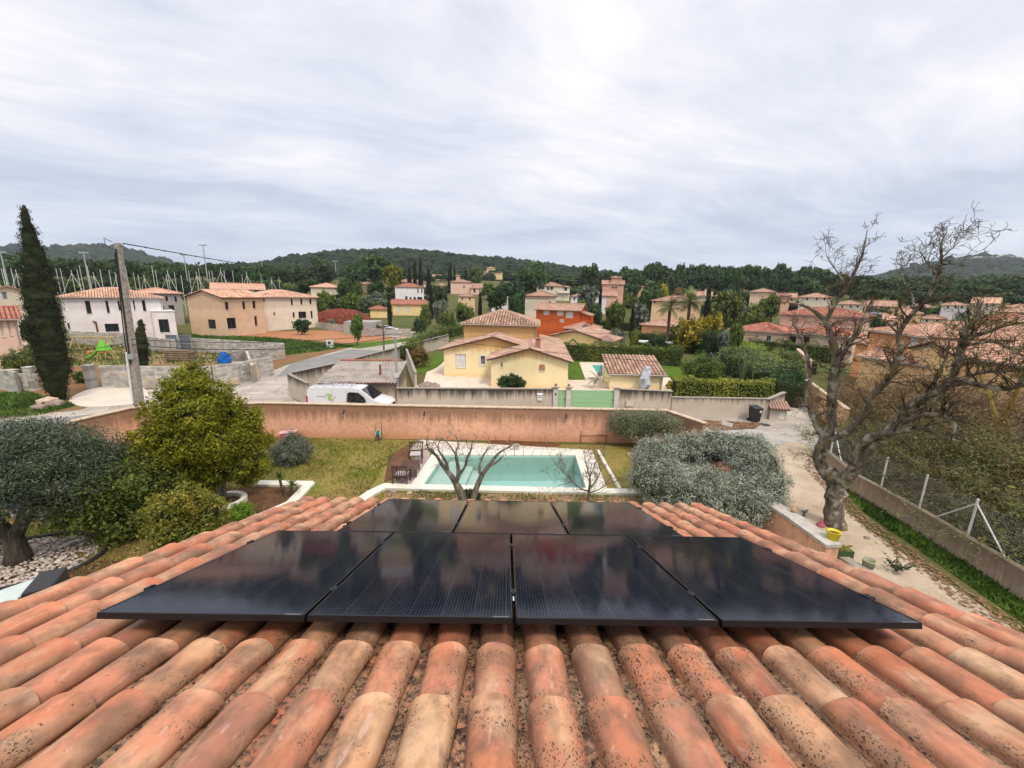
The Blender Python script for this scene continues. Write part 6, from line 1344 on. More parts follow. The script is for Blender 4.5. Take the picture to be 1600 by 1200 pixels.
np_ = P((925, 571), (952, 571), (950, 588), (936, 588)); q = MB(); q.add([(p.x, p.y, .034) for p in np_], [(0, 1, 2, 3)]); o = q.build('pool_water', plain('turquoise_water', (.10, .55, .46), .08, .5), None); o['kind'] = 'structure'
ctab = at(1030, 545); r = thing('pool_cover_roller', (at(1022, 548).x, at(1022, 548).y, 1.2), 'long white pool enclosure roof over the hedge right of the palms', 'pool enclosure'); q = MB(); q.lathe([(.001, 0), (.3, .02), (.3, .12), (.001, .2)], 12); q.v = []; q.f = []; q.m = []; q.uv = []; q.prism([(-2.6, -.8, .35), (2.6, -.8, .25), (2.6, .8, .25), (-2.6, .8, .35)], (0, 0, -.3)); bevel(q.build('cover', wht, r), .1)
# ---------------------------------------------------------------- playground and building site
lime = plain('lime_plastic', (.16, .55, .05), .45, .4); pinew = plain('yellow_pine', (.52, .40, .14), .8); orgp = plain('orange_plastic', (.7, .16, .03), .5)
p = at(165, 562); r = thing('playground_slide', (p.x, p.y, 0), 'lime green slide with a pitched lime roof panel and pine ladder', 'slide', None, 0); r.scale = (.62, .62, .75)
q = MB(); [q.tube([(sx, sy, 0), (sx*.55, 0, 2.9)], .06, 6) for sx in (-.7, .9) for sy in (-.9, .9)]; q.build('post', pinew, r)
q = MB(); q.prism([(-.75, -.75, 1.45), (.85, -.75, 1.45), (.35, 0, 2.9), (-.35, 0, 2.9)], (0, .04, 0)); q.prism([(.85, .75, 1.45), (-.75, .75, 1.45), (-.35, 0, 2.9), (.35, 0, 2.9)], (0, .04, 0)); q.prism([(.87, -.75, 1.45), (.87, .75, 1.45), (.37, 0, 2.9)], (.03, 0, 0)); q.build('roof', lime, r)
q = MB(); pts = [(-.7, 0, 1.5), (-1.3, 0, 1.15), (-2.0, 0, .62), (-2.7, 0, .25), (-3.2, 0, .18)]
for a, b in zip(pts, pts[1:]): q.prism([(a[0], -.28, a[2]), (b[0], -.28, b[2]), (b[0], .28, b[2]), (a[0], .28, a[2])], (0, 0, -.05)); [q.prism([(a[0], s*.30, a[2]+.2), (b[0], s*.30, b[2]+.2), (b[0], s*.30, b[2]-.05), (a[0], s*.30, a[2]-.05)], (0, s*.04, 0)) for s in (-1, 1)]
q.build('chute', lime, r)
q = MB(); q.box((-3.4, -.35, 0), (-3.1, .35, .2)); q.build('foot', orgp, r)
q = MB(); q.tube([(1.0, -.3, 1.5), (2.3, -.3, 0)], .05, 6); q.tube([(1.0, .3, 1.5), (2.3, .3, 0)], .05, 6); [q.tube([(1.0+.26*k, -.3, 1.5-.3*k), (1.0+.26*k, .3, 1.5-.3*k)], .035, 5) for k in range(1, 5)]; q.build('ladder', pinew, r)
p = at(121, 558); r = thing('swing_frame', (p.x, p.y, 0), 'yellow pine swing frame to the left of the slide', 'swing frame')
for sx in (0, 4.2): q = MB(); q.tube([(sx-.2, -1.0, 0), (sx, 0, 2.3)], .06, 6); q.tube([(sx-.2, 1.0, 0), (sx, 0, 2.3)], .06, 6); q.build('leg', pinew, r)
q = MB(); q.tube([(-.3, 0, 2.3), (4.6, 0, 2.35)], .06, 6); q.build('top_beam', pinew, r); q = MB(); [q.tube([(x, 0, 2.3), (x, 0, .6)], .015, 4) for x in (1.2, 1.6, 2.6, 3.0)]; q.box((1.15, -.12, .55), (1.65, .12, .6)); q.box((2.55, -.12, .55), (3.05, .12, .6)); q.build('swing_seat', orgp, r)
p = at(296, 563); pal = thing('pallet_stack', (p.x-1.0, p.y, 0), 'stack of timber pallets and boards inside the block wall yard', 'pallet stack')
for k in range(9): q = MB(); q.box((-1.3+random.uniform(-.1, .1), -.6, k*.13), (1.3+random.uniform(-.1, .1), .6, k*.13+.09)); q.build('board', [wood_m2, plain('pale_timber', (.42, .30, .20), .9, var=.2)][k % 2], pal)
for i, x in enumerate((272, 293)):
    p = at(x, 552); r = thing('steel_panel', (p.x, p.y, 0), ['large grey shuttering panel standing in the yard, left of its pair', 'large grey shuttering panel standing in the yard, right of its pair'][i], 'shuttering panel', 'grey shuttering panels', -.1); q = MB(); q.box((-.75, -.03, .15), (.75, .03, 2.3)); q.build('sheet', plain('blue_grey_steel', (.17, .20, .23), .5, .4, .3), r); q = MB(); [q.box((-.77, -.07, z_), (.77, -.031, z_+.06)) for z_ in (.14, 1.2, 2.25)]; [q.box((x_-.03, -.068, .14), (x_+.03, -.032, 2.3)) for x_ in (-.75, .75)]; q.build('stiffener', metal_m, r)
p = at(246, 550); r = thing('ladder', (p.x, p.y, 0), 'aluminium ladder leaning in the green weeds of the yard', 'ladder'); q = MB(); [q.tube([(s*.2, 0, 0), (s*.2+.5, .5, 1.7)], .03, 5) for s in (-1, 1)]; [q.tube([(-.2+.5*t, .5*t, 1.7*t), (.2+.5*t, .5*t, 1.7*t)], .02, 5) for t in np.linspace(.1, .9, 6)]; q.build('rungs', alu, r)
p = at(342, 570); r = thing('covered_mixer', (p.x, p.y+1, 0), 'bright blue tarpaulin over a heap behind the block wall', 'tarpaulin'); q = MB(); q.lathe([(.75, 0), (.7, .5), (.5, 1.0), (.3, 1.25), (.001, 1.3)], 9); o = q.build('tarpaulin', plain('blue_tarp', (.01, .12, .50), .5), r)
for v in o.data.vertices: v.co.x += .2*sin(v.co.z*3+v.co.y*5); v.co.y *= .6
q = MB(); q.tube([(.3, 0, 1.3), (.5, 0, 2.3)], .28, 8); q.build('drum', blk[1], r)
p = at(516, 543); r = thing('utility_cabinet', (p.x, p.y, 0), 'small white utility cabinet on the verge by the road bend', 'cabinet'); q = MB(); q.box((-.45, -.2, 0), (.45, .2, 1.1)); q.build('cabinet', white_p, r); q = MB(); q.box((-.2, -.215, .5), (.2, -.201, .9)); q.build('door', grey_fr, r)
# red heap of tiles
gp = at(533, 487.5, 0); cen = on(533, 480, 104); r = thing('earth_mound', (cen.x, cen.y, TT(cen.x, cen.y)-.5), 'broad mound of dark red earth behind the far block wall', 'mound')
bm = bmesh.new(); bmesh.ops.create_grid(bm, x_segments=40, y_segments=20, size=1)
for v in bm.verts:
    x, y = v.co.x, v.co.y; rr_ = max(0, 1-(abs(x)**2.6+abs(y)**2.2)); v.co = (x*7.6, y*4, rr_**.7*3.6+(random.uniform(-.12, .12) if rr_ > 0 else 0))
me = bpy.data.meshes.new('mound'); bm.to_mesh(me); bm.free(); me.materials.append(groundmat('dark_red_earth', [(.3, (.09, .022, .014)), (.5, (.20, .05, .03)), (.72, (.36, .16, .11))], 1.6, 7, bd=.3)); link('mound', me, r)
for i, (x, y) in enumerate(((475, 517), (462, 517), (505, 515))):
    pass
# boulders by the yellow yard and verge
for i, (x, y, s_) in enumerate(((668, 607, .8), (680, 606, .6), (78, 632, .7), (88, 634, .6), (1355, 842, .12), (1372, 850, .10), (62, 640, .5), (615, 770, .18), (640, 772, .14))):
    p = at(x, y); q = MB(); q.add([(v.x*s_*random.uniform(.7, 1.2), v.y*s_*random.uniform(.6, 1), (v.z+.5)*s_*.55) for v in iv1], if1); o = q.build('rock', [peb[1], peb[1], cap_m][i % 3], None, (p.x, p.y, 0)); tag(o, ['brown rock behind the stained grey wall, left of its pair', 'brown rock behind the stained grey wall, right of its pair', 'pale stone slab leaning at the cypress foot', 'second pale stone slab at the cypress foot', 'small pale stone on the lane verge, nearer the oak', 'small pale stone on the lane verge below the other', 'pale stone in the weeds left of the cypress', 'small stone in the sandy bed by the roof eave', 'small stone in the sandy bed beside another'][i], 'rock')
# ================================================================ plants
RSP = np.random.RandomState(21)
def unit(v): return v/np.maximum(1e-9, np.linalg.norm(v, axis=1))[:, None]
def leaf_quads(P_, N_, L, asp, r, jit=.8, droop=0.0):
    """rhombic leaves at P_ with rough facing N_"""
    n = len(P_); nn = unit(N_+r.normal(0, jit, (n, 3))); t = unit(np.cross(nn, r.normal(0, 1, (n, 3)))); t[:, 2] -= droop; t = unit(t); b = unit(np.cross(nn, t))
    l = (L*r.uniform(.5, 1.6, n))[:, None]; w = l*asp
    return np.stack([P_-t*l*.5, P_+b*w*.5+t*l*.05, P_+t*l*.5, P_-b*w*.5+t*l*.05], 1)
def crown_pts(lobes, n, r, per=45, shell=.55, cs=.16, flat=1.0):
    """leaf positions gathered in clumps over ellipsoid lobes (cx,cy,cz,rx,ry,rz)"""
    lob = np.array(lobes, float); w_ = (lob[:, 3]*lob[:, 4]+lob[:, 4]*lob[:, 5]+lob[:, 3]*lob[:, 5]); w_ /= w_.sum()
    K = max(6, n//per); li = r.choice(len(lob), K, p=w_); d = unit(r.normal(0, 1, (K, 3))); rad = shell+(1-shell)*r.uniform(0, 1, K)**.6
    rad *= 1+.10*np.sin(d[:, 0]*7+li)+.08*np.sin(d[:, 2]*9+d[:, 1]*6)
    rad = np.where(r.uniform(0, 1, K) < .09, rad*1.14, rad)
    C = lob[li, :3]+d*lob[li, 3:6]*rad[:, None]; ct = r.uniform(0, 1, K)
    k = r.randint(0, K, n); sc = lob[li, 3:6][k]; g = r.normal(0, 1, (n, 3)); g *= np.minimum(1, 1.8/np.linalg.norm(g, axis=1))[:, None]
    S = cs*np.mean(lob[:, 3:6]); Pn = C[k]+g*S*r.uniform(.6, 1.4, (n, 1))*np.array([1, 1, flat])
    return Pn, unit(d[k]+.5*g), ct[k]*.75+.25*r.uniform(0, 1, n)
def crown_mesh(name, lobes, n, L, asp, mat, seed, **k):
    r = np.random.RandomState(seed); jit = k.pop('jit', .8); droop = k.pop('droop', 0); P_, N_, t = crown_pts(lobes, n, r, **k)
    return quads_mesh(name, leaf_quads(P_, N_, L, asp, r, jit, droop), mat, t)
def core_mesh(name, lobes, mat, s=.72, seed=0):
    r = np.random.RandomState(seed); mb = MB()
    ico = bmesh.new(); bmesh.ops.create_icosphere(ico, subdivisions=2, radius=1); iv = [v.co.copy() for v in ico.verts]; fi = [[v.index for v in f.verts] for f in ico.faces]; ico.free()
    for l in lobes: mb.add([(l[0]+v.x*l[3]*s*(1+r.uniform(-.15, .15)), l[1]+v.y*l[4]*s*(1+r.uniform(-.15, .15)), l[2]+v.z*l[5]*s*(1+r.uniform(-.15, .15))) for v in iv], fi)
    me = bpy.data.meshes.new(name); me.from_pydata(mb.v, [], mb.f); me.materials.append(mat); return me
# foliage colours
pine_m = leafmat('pine_needles', (.016, .038, .012), (.046, .076, .022), (.09, .115, .034), trans=.08, spec=.15)
dark_m = leafmat('dark_evergreen', (.010, .028, .008), (.028, .056, .014), (.055, .085, .020), trans=.08, spec=.2)
cyp_m = leafmat('cypress_foliage', (.006, .008, .004), (.016, .018, .008), (.038, .036, .015), trans=.05, spec=.1, rnd=.12)
olive_m = leafmat('olive_leaves', (.050, .066, .042), (.115, .135, .095), (.24, .26, .20), trans=.1, spec=.4)
olive_d = leafmat('olive_leaves_dark', (.020, .036, .020), (.050, .070, .036), (.12, .145, .10), trans=.1, spec=.4, rnd=0)
oliveb_m = leafmat('olive_bush_leaves', (.085, .10, .075), (.22, .245, .19), (.42, .45, .37), trans=.05, spec=.45, rnd=0)
mid_m = leafmat('mid_green_leaves', (.03, .055, .010), (.085, .12, .018), (.17, .19, .035), trans=.2)
yel_m = leafmat('yellow_green_leaves', (.075, .090, .004), (.19, .195, .010), (.36, .32, .025), trans=.28, rnd=0, spec=.3)
gold_m = leafmat('golden_leaves', (.16, .15, .01), (.34, .30, .02), (.55, .45, .04), trans=.25)
hedge_m = leafmat('hedge_leaves', (.028, .055, .008), (.085, .13, .017), (.19, .21, .035), trans=.12)
hedge_y = leafmat('hedge_tips', (.07, .10, .010), (.20, .22, .025), (.38, .33, .06), trans=.15)
russet_m = leafmat('russet_leaves', (.06, .035, .012), (.15, .085, .025), (.24, .16, .05), trans=.15)
mixed_m = leafmat('mottled_shrub_leaves', (.05, .07, .010), (.15, .15, .02), (.36, .22, .04), trans=.2, rnd=0)
palm_m = leafmat('palm_leaf', (.06, .08, .015), (.17, .19, .035), (.30, .28, .07), trans=.1)
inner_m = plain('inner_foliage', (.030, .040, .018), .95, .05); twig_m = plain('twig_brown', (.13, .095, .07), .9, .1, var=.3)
bark_o = barkmat('olive_bark', (.05, .042, .032), (.15, .125, .10)); bark_p = barkmat('pine_bark', (.06, .04, .03), (.16, .11, .085)); bark_g = barkmat('grey_bark', (.12, .11, .095), (.30, .28, .25))
bark_oak = barkmat('oak_bark', (.06, .048, .038), (.22, .18, .14), lichen=(.38, .38, .29), sc=7)
bark_plum = barkmat('plum_bark', (.10, .07, .06), (.27, .23, .20))
# ---------------- shared distant trees, unit size (1 wide, 1 high)
def variants(kind, k):
    r = random.Random(sum(ord(c) for c in kind)*7+k); L = []
    if kind == 'pine':
        for i in range(7): a, q = r.uniform(0, 6.3), r.uniform(.05, .30); L.append((q*cos(a), q*sin(a), r.uniform(.55, .86), r.uniform(.14, .24), r.uniform(.14, .24), r.uniform(.08, .15)))
        L.append((0, 0, .74, .34, .34, .20)); return L, pine_m, (0.0, .62), bark_p
    if kind == 'broad':
        for i in range(7): a, q = r.uniform(0, 6.3), r.uniform(.1, .30); L.append((q*cos(a), q*sin(a), r.uniform(.35, .8), r.uniform(.16, .26), r.uniform(.16, .26), r.uniform(.12, .2)))
        L.append((0, 0, .55, .36, .36, .36)); return L, None, (0, .4), bark_p
    if kind == 'cypress':
        for i in range(9): z = .06+.9*i/8; w_ = .46*(1-(z)**2.2)**.7*(.75+.25*min(1, z*5)); L.append((r.uniform(-.04, .04), r.uniform(-.04, .04), z, w_, w_, .11))
        return L, cyp_m, (0, .2), bark_p
    if kind == 'bush':
        for i in range(5): a, q = r.uniform(0, 6.3), r.uniform(.05, .25); L.append((q*cos(a), q*sin(a), r.uniform(.25, .65), r.uniform(.2, .3), r.uniform(.2, .3), r.uniform(.2, .3)))
        L.append((0, 0, .42, .42, .42, .42)); return L, None, (0, .2), bark_o
UNIT = {}
def unit_tree(kind, mat, k):
    key = (kind, mat.name, k)
    if key not in UNIT:
        L, m, tr, bk = variants(kind, k); m = mat
        n = {'pine': 2600, 'broad': 2600, 'cypress': 2600, 'bush': 2000}[kind]
        cm = crown_mesh('crown', L, n, .085 if kind != 'cypress' else .085, .6, m, k*17+3, per=24, shell=.6, cs=.22, jit=.9)
        co = core_mesh('inner_crown', L, inner_m, .62, k)
        tm = MB(); tm.tube([(0, 0, -.02), (.01, 0, .3*tr[1]), (-.01, .01, tr[1]), (0, 0, tr[1]+.12)], [.035, .028, .02, .008], 6)
        if kind in ('pine', 'broad'):
            rr = random.Random(k)
            for i in range(5): a = rr.uniform(0, 6.3); tm.tube([(0, 0, tr[1]*.75), (.14*cos(a), .14*sin(a), tr[1]+.08), (.25*cos(a), .25*sin(a), tr[1]+.16)], [.014, .009, .004], 5)
        me = bpy.data.meshes.new('trunk'); me.from_pydata(tm.v, [], tm.f); me.materials.append(bk); UNIT[key] = (cm, co, me)
    return UNIT[key]
NT = {}
def tree(kind, mat, px, ptop, D, wpx, label, group=None, name=None, cat='tree', h=None, b=None, trunk=True):
    """a tree whose top was measured at pixel (px, ptop) and that stands D metres away"""
    base = gnd(px, D) if b is None else b; top = on(px, ptop, D); H = max(.6, top.z-base.z) if h is None else h; mpp = float(np.dot(np.array(top)-CP, Fv))/FOC; Wd = wpx*mpp
    k = NT[kind] = NT.get(kind, -1)+1; cm, co, tm = unit_tree(kind, mat, k % 3)
    nm = name or {'pine': 'pine_tree', 'broad': 'broadleaf_tree', 'cypress': 'cypress_tree', 'bush': 'shrub'}[kind]
    r = thing(nm, base, label, cat, group, random.uniform(0, 6.28)); r.scale = (Wd, Wd*random.uniform(.9, 1.1), H)
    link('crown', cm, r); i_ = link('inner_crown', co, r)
    if trunk and kind != 'bush': link('trunk', tm, r)
    return r
# stretches of the slope where a house stands in plain view: nothing grows nearer than the house
OPEN_ = [(572, 672, 119), (610, 670, 160), (698, 750, 197), (748, 792, 322), (834, 890, 174), (934, 982, 147), (1015, 1100, 113), (1168, 1250, 152), (818, 874, 98), (1300, 1420, 93), (1465, 1570, 156), (765, 798, 132)]
def clear_of(x, D, w_=12):
    for a, b_, d_ in OPEN_:
        if a-w_ < x < b_+w_ and D < d_: D = d_+4
    return D
# the wood along the skyline, tree by tree
rr = random.Random(17)
sky_l = [(-140, 408), (0, 408), (60, 409), (120, 408), (180, 407), (250, 410), (310, 413), (360, 414), (400, 414), (450, 415), (500, 416)]
def ylerp(tab, x): return float(np.interp(x, [p[0] for p in tab], [p[1] for p in tab]))
x = -110
while x < 500:
    D = rr.uniform(172, 235); tree('pine' if rr.random() < .75 else 'broad', pine_m if rr.random() < .7 else dark_m, x, ylerp(sky_l, x)+rr.uniform(-3, 5), D, rr.uniform(24, 36), 'dark pine of the dense wood behind the white posts', 'pines of the wood behind the white posts'); x += rr.uniform(9, 14)
sky_r = [(820, 428), (870, 432), (930, 432), (980, 418), (1010, 414), (1050, 420), (1090, 414), (1130, 412), (1170, 414), (1210, 414), (1250, 420), (1290, 428), (1330, 430), (1400, 438), (1460, 442), (1540, 444), (1700, 452)]
x = 815
while x < 1720:
    D = rr.uniform(195, 260); tree('pine' if rr.random() < .8 else 'broad', pine_m, x, ylerp(sky_r, x)+rr.uniform(-4, 8), D, rr.uniform(26, 44), 'pine of the skyline wood to the right of the central hill', 'pines of the skyline wood on the right'); x += rr.uniform(10, 16)
x = 830
while x < 1720:
    D = rr.uniform(170, 195); tree('broad' if rr.random() < .5 else 'pine', dark_m if rr.random() < .5 else pine_m, x, ylerp(sky_r, x)+rr.uniform(10, 20), D, rr.uniform(24, 40), 'lower evergreen at the edge of the right hand wood', 'lower evergreens of the right hand wood'); x += rr.uniform(14, 22)
x = 470
while x < 850:
    D = rr.uniform(225, 300); tree(rr.choice(('pine', 'broad', 'broad')), rr.choice((pine_m, dark_m, mid_m)), x, rr.uniform(420, 432), clear_of(x, D), rr.uniform(22, 34), 'evergreen in the belt at the foot of the central hill', 'evergreens at the foot of the central hill'); x += rr.uniform(10, 15)
x = 540
while x < 1160:
    D = rr.uniform(150, 215); tree(rr.choice(('broad', 'bush', 'broad')), rr.choice((dark_m, mid_m, olive_d, mid_m)), x, rr.uniform(440, 452)+(x-800)*.012, clear_of(x, D), rr.uniform(16, 26), 'garden tree among the villas on the rising ground', 'garden trees among the distant villas'); x += rr.uniform(9, 14)
x = -110
while x < 500:
    D = rr.uniform(152, 168); tree(rr.choice(('pine', 'broad', 'bush')), rr.choice((pine_m, dark_m, mid_m)), x, rr.uniform(428, 438)+x*.012, D, rr.uniform(20, 34), 'low evergreen at the front edge of the wood behind the white posts', 'low evergreens behind the white posts'); x += rr.uniform(11, 17)
# individual trees that can be told apart
for kind, m, x, yt, D, w_, lb in (
 ('pine', pine_m, 592, 399, 185, 66, 'broad tall pine group crown before the central hill'), ('broad', pine_m, 512, 402, 190, 44, 'tall dark pine left of the broad one, by the pale mast'), ('pine', pine_m, 556, 410, 160, 34, 'pine standing behind the small white house'),
 ('broad', yel_m, 617, 410, 175, 34, 'bright yellow green round tree among dark cypresses'), ('broad', dark_m, 545, 430, 128, 34, 'dark round tree just right of the small white house'), ('broad', dark_m, 590, 436, 150, 26, 'dark tree left of the white two storey house'),
 ('cypress', cyp_m, 642, 408, 170, 8, 'black cypress, first of the tall row behind the white house'), ('cypress', cyp_m, 650, 403, 165, 9, 'black cypress, second of the tall row behind the white house'), ('cypress', cyp_m, 659, 404, 160, 9, 'black cypress, third of the tall row behind the white house'),
 ('cypress', cyp_m, 671, 411, 170, 7, 'slim cypress standing alone right of the tall row'), ('cypress', cyp_m, 704, 409, 200, 9, 'cypress left of the hilltop villa, taller of a pair'), ('cypress', cyp_m, 711, 415, 200, 6, 'cypress left of the hilltop villa, lower of a pair'),
 ('cypress', cyp_m, 728, 416, 215, 6, 'small cypress just left of the hilltop villa'), ('cypress', cyp_m, 609, 463, 98, 8, 'small dark cypress between the two yellow bungalows'), ('cypress', cyp_m, 675, 448, 110, 9, 'cypress right of the yellow bungalow'), ('cypress', cyp_m, 750, 450, 115, 7, 'thin cypress right of the pink villa'),
 ('broad', mid_m, 742, 414, 220, 24, 'olive green round tree left of the hilltop villa'), ('broad', pine_m, 838, 404, 175, 42, 'tallest dark pine right of the hilltop villa'), ('broad', pine_m, 822, 415, 165, 40, 'bushy pine leaning against the tallest one'), ('broad', dark_m, 800, 436, 135, 46, 'dark round oak above the tower roof'),
 ('broad', mid_m, 762, 440, 170, 30, 'light tree below the hilltop villa'), ('pine', pine_m, 918, 414, 180, 36, 'round dark pine above the white villa'), ('broad', dark_m, 808, 456, 92, 26, 'bright dark-edged round tree behind the yellow tower'), ('broad', olive_m, 691, 465, 95, 28, 'grey green tree left of the yellow tower'),
 ('broad', mid_m, 665, 472, 88, 22, 'low green tree right of the yellow bungalow'), ('broad', mid_m, 728, 470, 85, 34, 'green tree left behind the tower roof'), ('broad', olive_m, 916, 442, 118, 34, 'brownish loose tree right of the white villa'), ('cypress', cyp_m, 936, 441, 112, 7, 'tall black cypress before the pink turret house'),
 ('broad', pine_m, 1015, 434, 118, 46, 'big dark round pine right of the turret house'), ('broad', mid_m, 960, 467, 85, 38, 'light green tree right of the vermilion house'), ('broad', olive_m, 998, 470, 90, 34, 'grey olive behind the dark hedge'), ('cypress', cyp_m, 988, 470, 85, 7, 'small cypress in the middle gardens'),
 ('cypress', cyp_m, 1103, 434, 108, 11, 'tall dark cypress at the right end of the long peach house'), ('pine', pine_m, 1010, 413, 185, 22, 'high round pine on the skyline'), ('pine', pine_m, 1054, 412, 180, 26, 'second high round pine on the skyline'), ('broad', russet_m, 1056, 446, 140, 22, 'russet tree behind the long peach house'),
 ('broad', gold_m, 1034, 441, 150, 16, 'orange yellow tree among the pines'), ('broad', mid_m, 1137, 448, 95, 50, 'large olive brown tree right of the cypress'), ('broad', mid_m, 1178, 470, 90, 40, 'green tree left of the pink far villa'), ('broad', mid_m, 1196, 455, 112, 34, 'olive coloured tree in front of the pink far villas'),
 ('bush', gold_m, 1080, 493, 66, 50, 'bright yellow shrub right of the palms'), ('bush', gold_m, 1112, 480, 70, 44, 'golden leaved tree beyond the yellow shrub'), ('bush', yel_m, 1062, 488, 72, 30, 'yellow green shrub behind the right palm'), ('bush', yel_m, 995, 517, 56, 18, 'small lime shrub at the hedge end'),
 ('bush', olive_m, 966, 508, 62, 28, 'grey leafless looking shrub behind the yellow gabled house'), ('bush', mid_m, 923, 500, 72, 16, 'small green shrub before the vermilion house roof'), ('broad', mid_m, 1155, 500, 60, 24, 'small tree near the beige bungalow'),
 ('bush', dark_m, 1030, 520, 58, 40, 'dark clipped shrub under the palms'), ('broad', pine_m, 930, 470, 100, 24, 'pine left of the light green tree'), ('broad', dark_m, 775, 448, 120, 34, 'dark tree left above the tower'), ('broad', dark_m, 690, 448, 130, 28, 'dark tree in front of the pink villa garden'),
 ('bush', mid_m, 700, 480, 82, 30, 'green shrub below the pink villa'), ('bush', dark_m, 655, 490, 84, 24, 'dark shrub behind the far wall'), ('broad', pine_m, 1370, 486, 88, 30, 'small pine between the awning house and the orange house'), ('cypress', cyp_m, 1383, 492, 85, 7, 'small cypress beside the pale yellow house'),
 ('broad', dark_m, 1405, 500, 82, 30, 'dark tree right of the pale yellow house'), ('broad', dark_m, 1476, 512, 62, 34, 'dark shrub left of the pink gabled house'), ('broad', olive_m, 1500, 484, 110, 24, 'grey green tree below the white gabled house')):
    tree(kind, m, x, yt, D, w_, lb, None, None, 'tree' if kind != 'bush' else 'shrub')
# dense garden greenery in the middle distance
x = 560
fill = 0
for (x0, x1, D0, D1, y0, y1, n, lb, g) in ((500, 740, 108, 140, 452, 468, 26, 'garden shrub around the white and pink villas', 'garden shrubs round the white and pink villas'), (900, 1150, 84, 112, 474, 486, 24, 'garden tree between the vermilion house and the long peach house', 'garden trees in the middle gardens'), (880, 1160, 62, 80, 497, 512, 26, 'low garden shrub behind the long hedge', 'low garden shrubs behind the long hedge'),
    (560, 830, 95, 135, 462, 474, 24, 'bushy shrub on the slope below the villas', 'shrubs on the slope below the villas'), (860, 1180, 105, 150, 458, 470, 34, 'bushy tree on the slope right of the vermilion house', 'bushy trees on the right hand slope'), (1180, 1600, 135, 160, 466, 478, 26, 'bushy tree between the far villas and the pine wood', 'bushy trees below the pine wood'),
    (676, 830, 84, 112, 476, 486, 18, 'rounded garden shrub between the yellow bungalow and the tower', 'shrubs between the yellow bungalow and the tower'),
    (1130, 1600, 100, 135, 484, 496, 26, 'garden tree among the right hand villas', 'garden trees among the right hand villas'), (-60, 90, 70, 82, 486, 512, 5, 'garden shrub by the cream house at the left edge', 'shrubs at the left edge'), (650, 730, 62, 84, 492, 510, 8, 'green shrub beyond the yellow house drive', 'shrubs beyond the yellow house')):
    for i in range(n):
        x = x0+(x1-x0)*(i+rr.uniform(.1, .9))/n; tree(rr.choice(('bush', 'bush', 'broad')), rr.choice((mid_m, dark_m, olive_m, hedge_m, mid_m)), x, rr.uniform(y0, y1)+(x-800)*.01, clear_of(x, rr.uniform(D0, D1)), rr.uniform(18, 30), lb, g, None, 'shrub')
# big dark masses of wood standing behind the rows
def mass(name, x0, x1, tab, D, dep, n, seed):
    r = np.random.RandomState(seed); Ls = []
    for i in range(n):
        x = x0+(x1-x0)*r.rand(); d = D+dep*r.rand(); b = gnd(x, d); t = on(x, ylerp(tab, x)+8+10*r.rand(), d); H = max(4, t.z-b.z); w_ = r.uniform(3, 5.5); Ls.append((b.x, b.y, b.z+H-w_*.55, w_, w_, w_*.65)); Ls.append((b.x+r.normal(0, 2), b.y+r.normal(0, 2), b.z+H*.5, w_, w_, H*.4))
    me = crown_mesh('woods', Ls, n*230, 1.3, .6, pine_m, seed, per=20, shell=.7, cs=.2); o = link(name, me); o['kind'] = 'stuff'
    o2 = link(name, core_mesh('woods', Ls, inner_m, .8, seed)); o2['kind'] = 'stuff'
mass('woods', -260, 520, sky_l, 235, 40, 90, 1); mass('woods', 840, 1760, sky_r, 262, 40, 110, 2); mass('woods', 500, 860, [(500, 424), (860, 424)], 300, 60, 50, 3)
# ---------------- hedges
def hedge(pts, h, th, m, label, L=.11, dens=260, seed=1, name='hedge', rough=.12):
    pts = [Vector((p[0], p[1], TT(p[0], p[1]))) for p in pts]; o0 = pts[0].copy(); r_ = np.random.RandomState(seed); root = thing(name, o0, label, 'hedge'); Ps, Ns = [], []; core = MB()
    hs = h if hasattr(h, '__len__') else [h]*len(pts)
    for i in range(len(pts)-1):
        p, q = pts[i]-o0, pts[i+1]-o0; d = q-p; Ln = d.length; d = d/Ln; n = Vector((-d.y, d.x, 0)); hm = (hs[i]+hs[i+1])/2; A = Ln*(2*hm+th); N = int(A*dens)
        t = r_.uniform(0, Ln, N); s = r_.uniform(0, 2*hm+th, N); hh = hs[i]+(hs[i+1]-hs[i])*t/Ln; und = 1+rough*np.sin(t*1.7+i)+rough*.6*np.sin(t*4.3+s)
        side = np.where(s < hm, -1.0, np.where(s < hm+th, 0, 1)); z = np.where(s < hm, s, np.where(s < hm+th, hh, s-hm-th)); off = np.where(side == 0, s-hm-th/2, side*th/2)
        z = np.minimum(z, hh)*np.where(side == 0, und, 1); dep = np.abs(r_.normal(0, .12, N)); off = off*und-side*dep; z = z-np.where(side == 0, dep, 0)+np.where(side == 0, r_.exponential(.05, N), 0)
        base = np.array(p)[None]+np.array(d)[None]*t[:, None]+np.array(n)[None]*off[:, None]; base[:, 2] += z; Ps.append(base); nn = np.array(n)[None]*side[:, None]+np.array([0, 0, 1.0])*(side == 0)[:, None]; Ns.append(nn)
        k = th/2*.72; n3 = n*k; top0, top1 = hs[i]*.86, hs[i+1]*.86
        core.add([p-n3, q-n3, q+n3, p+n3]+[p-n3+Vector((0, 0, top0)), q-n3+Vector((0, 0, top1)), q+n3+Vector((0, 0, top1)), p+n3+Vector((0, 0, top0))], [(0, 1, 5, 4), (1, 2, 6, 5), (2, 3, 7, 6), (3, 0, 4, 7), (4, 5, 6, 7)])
    Ps = np.concatenate(Ps); Ns = np.concatenate(Ns); tint = .5+.3*np.sin(Ps[:, 0]*1.3)*np.sin(Ps[:, 1]*1.1)+r_.uniform(-.25, .25, len(Ps))
    link('leaves', quads_mesh('leaves', leaf_quads(Ps, Ns, L, .55, r_, .8), m, np.clip(tint, 0, 1)), root); core.build('inner_hedge', inner_m, root); return root
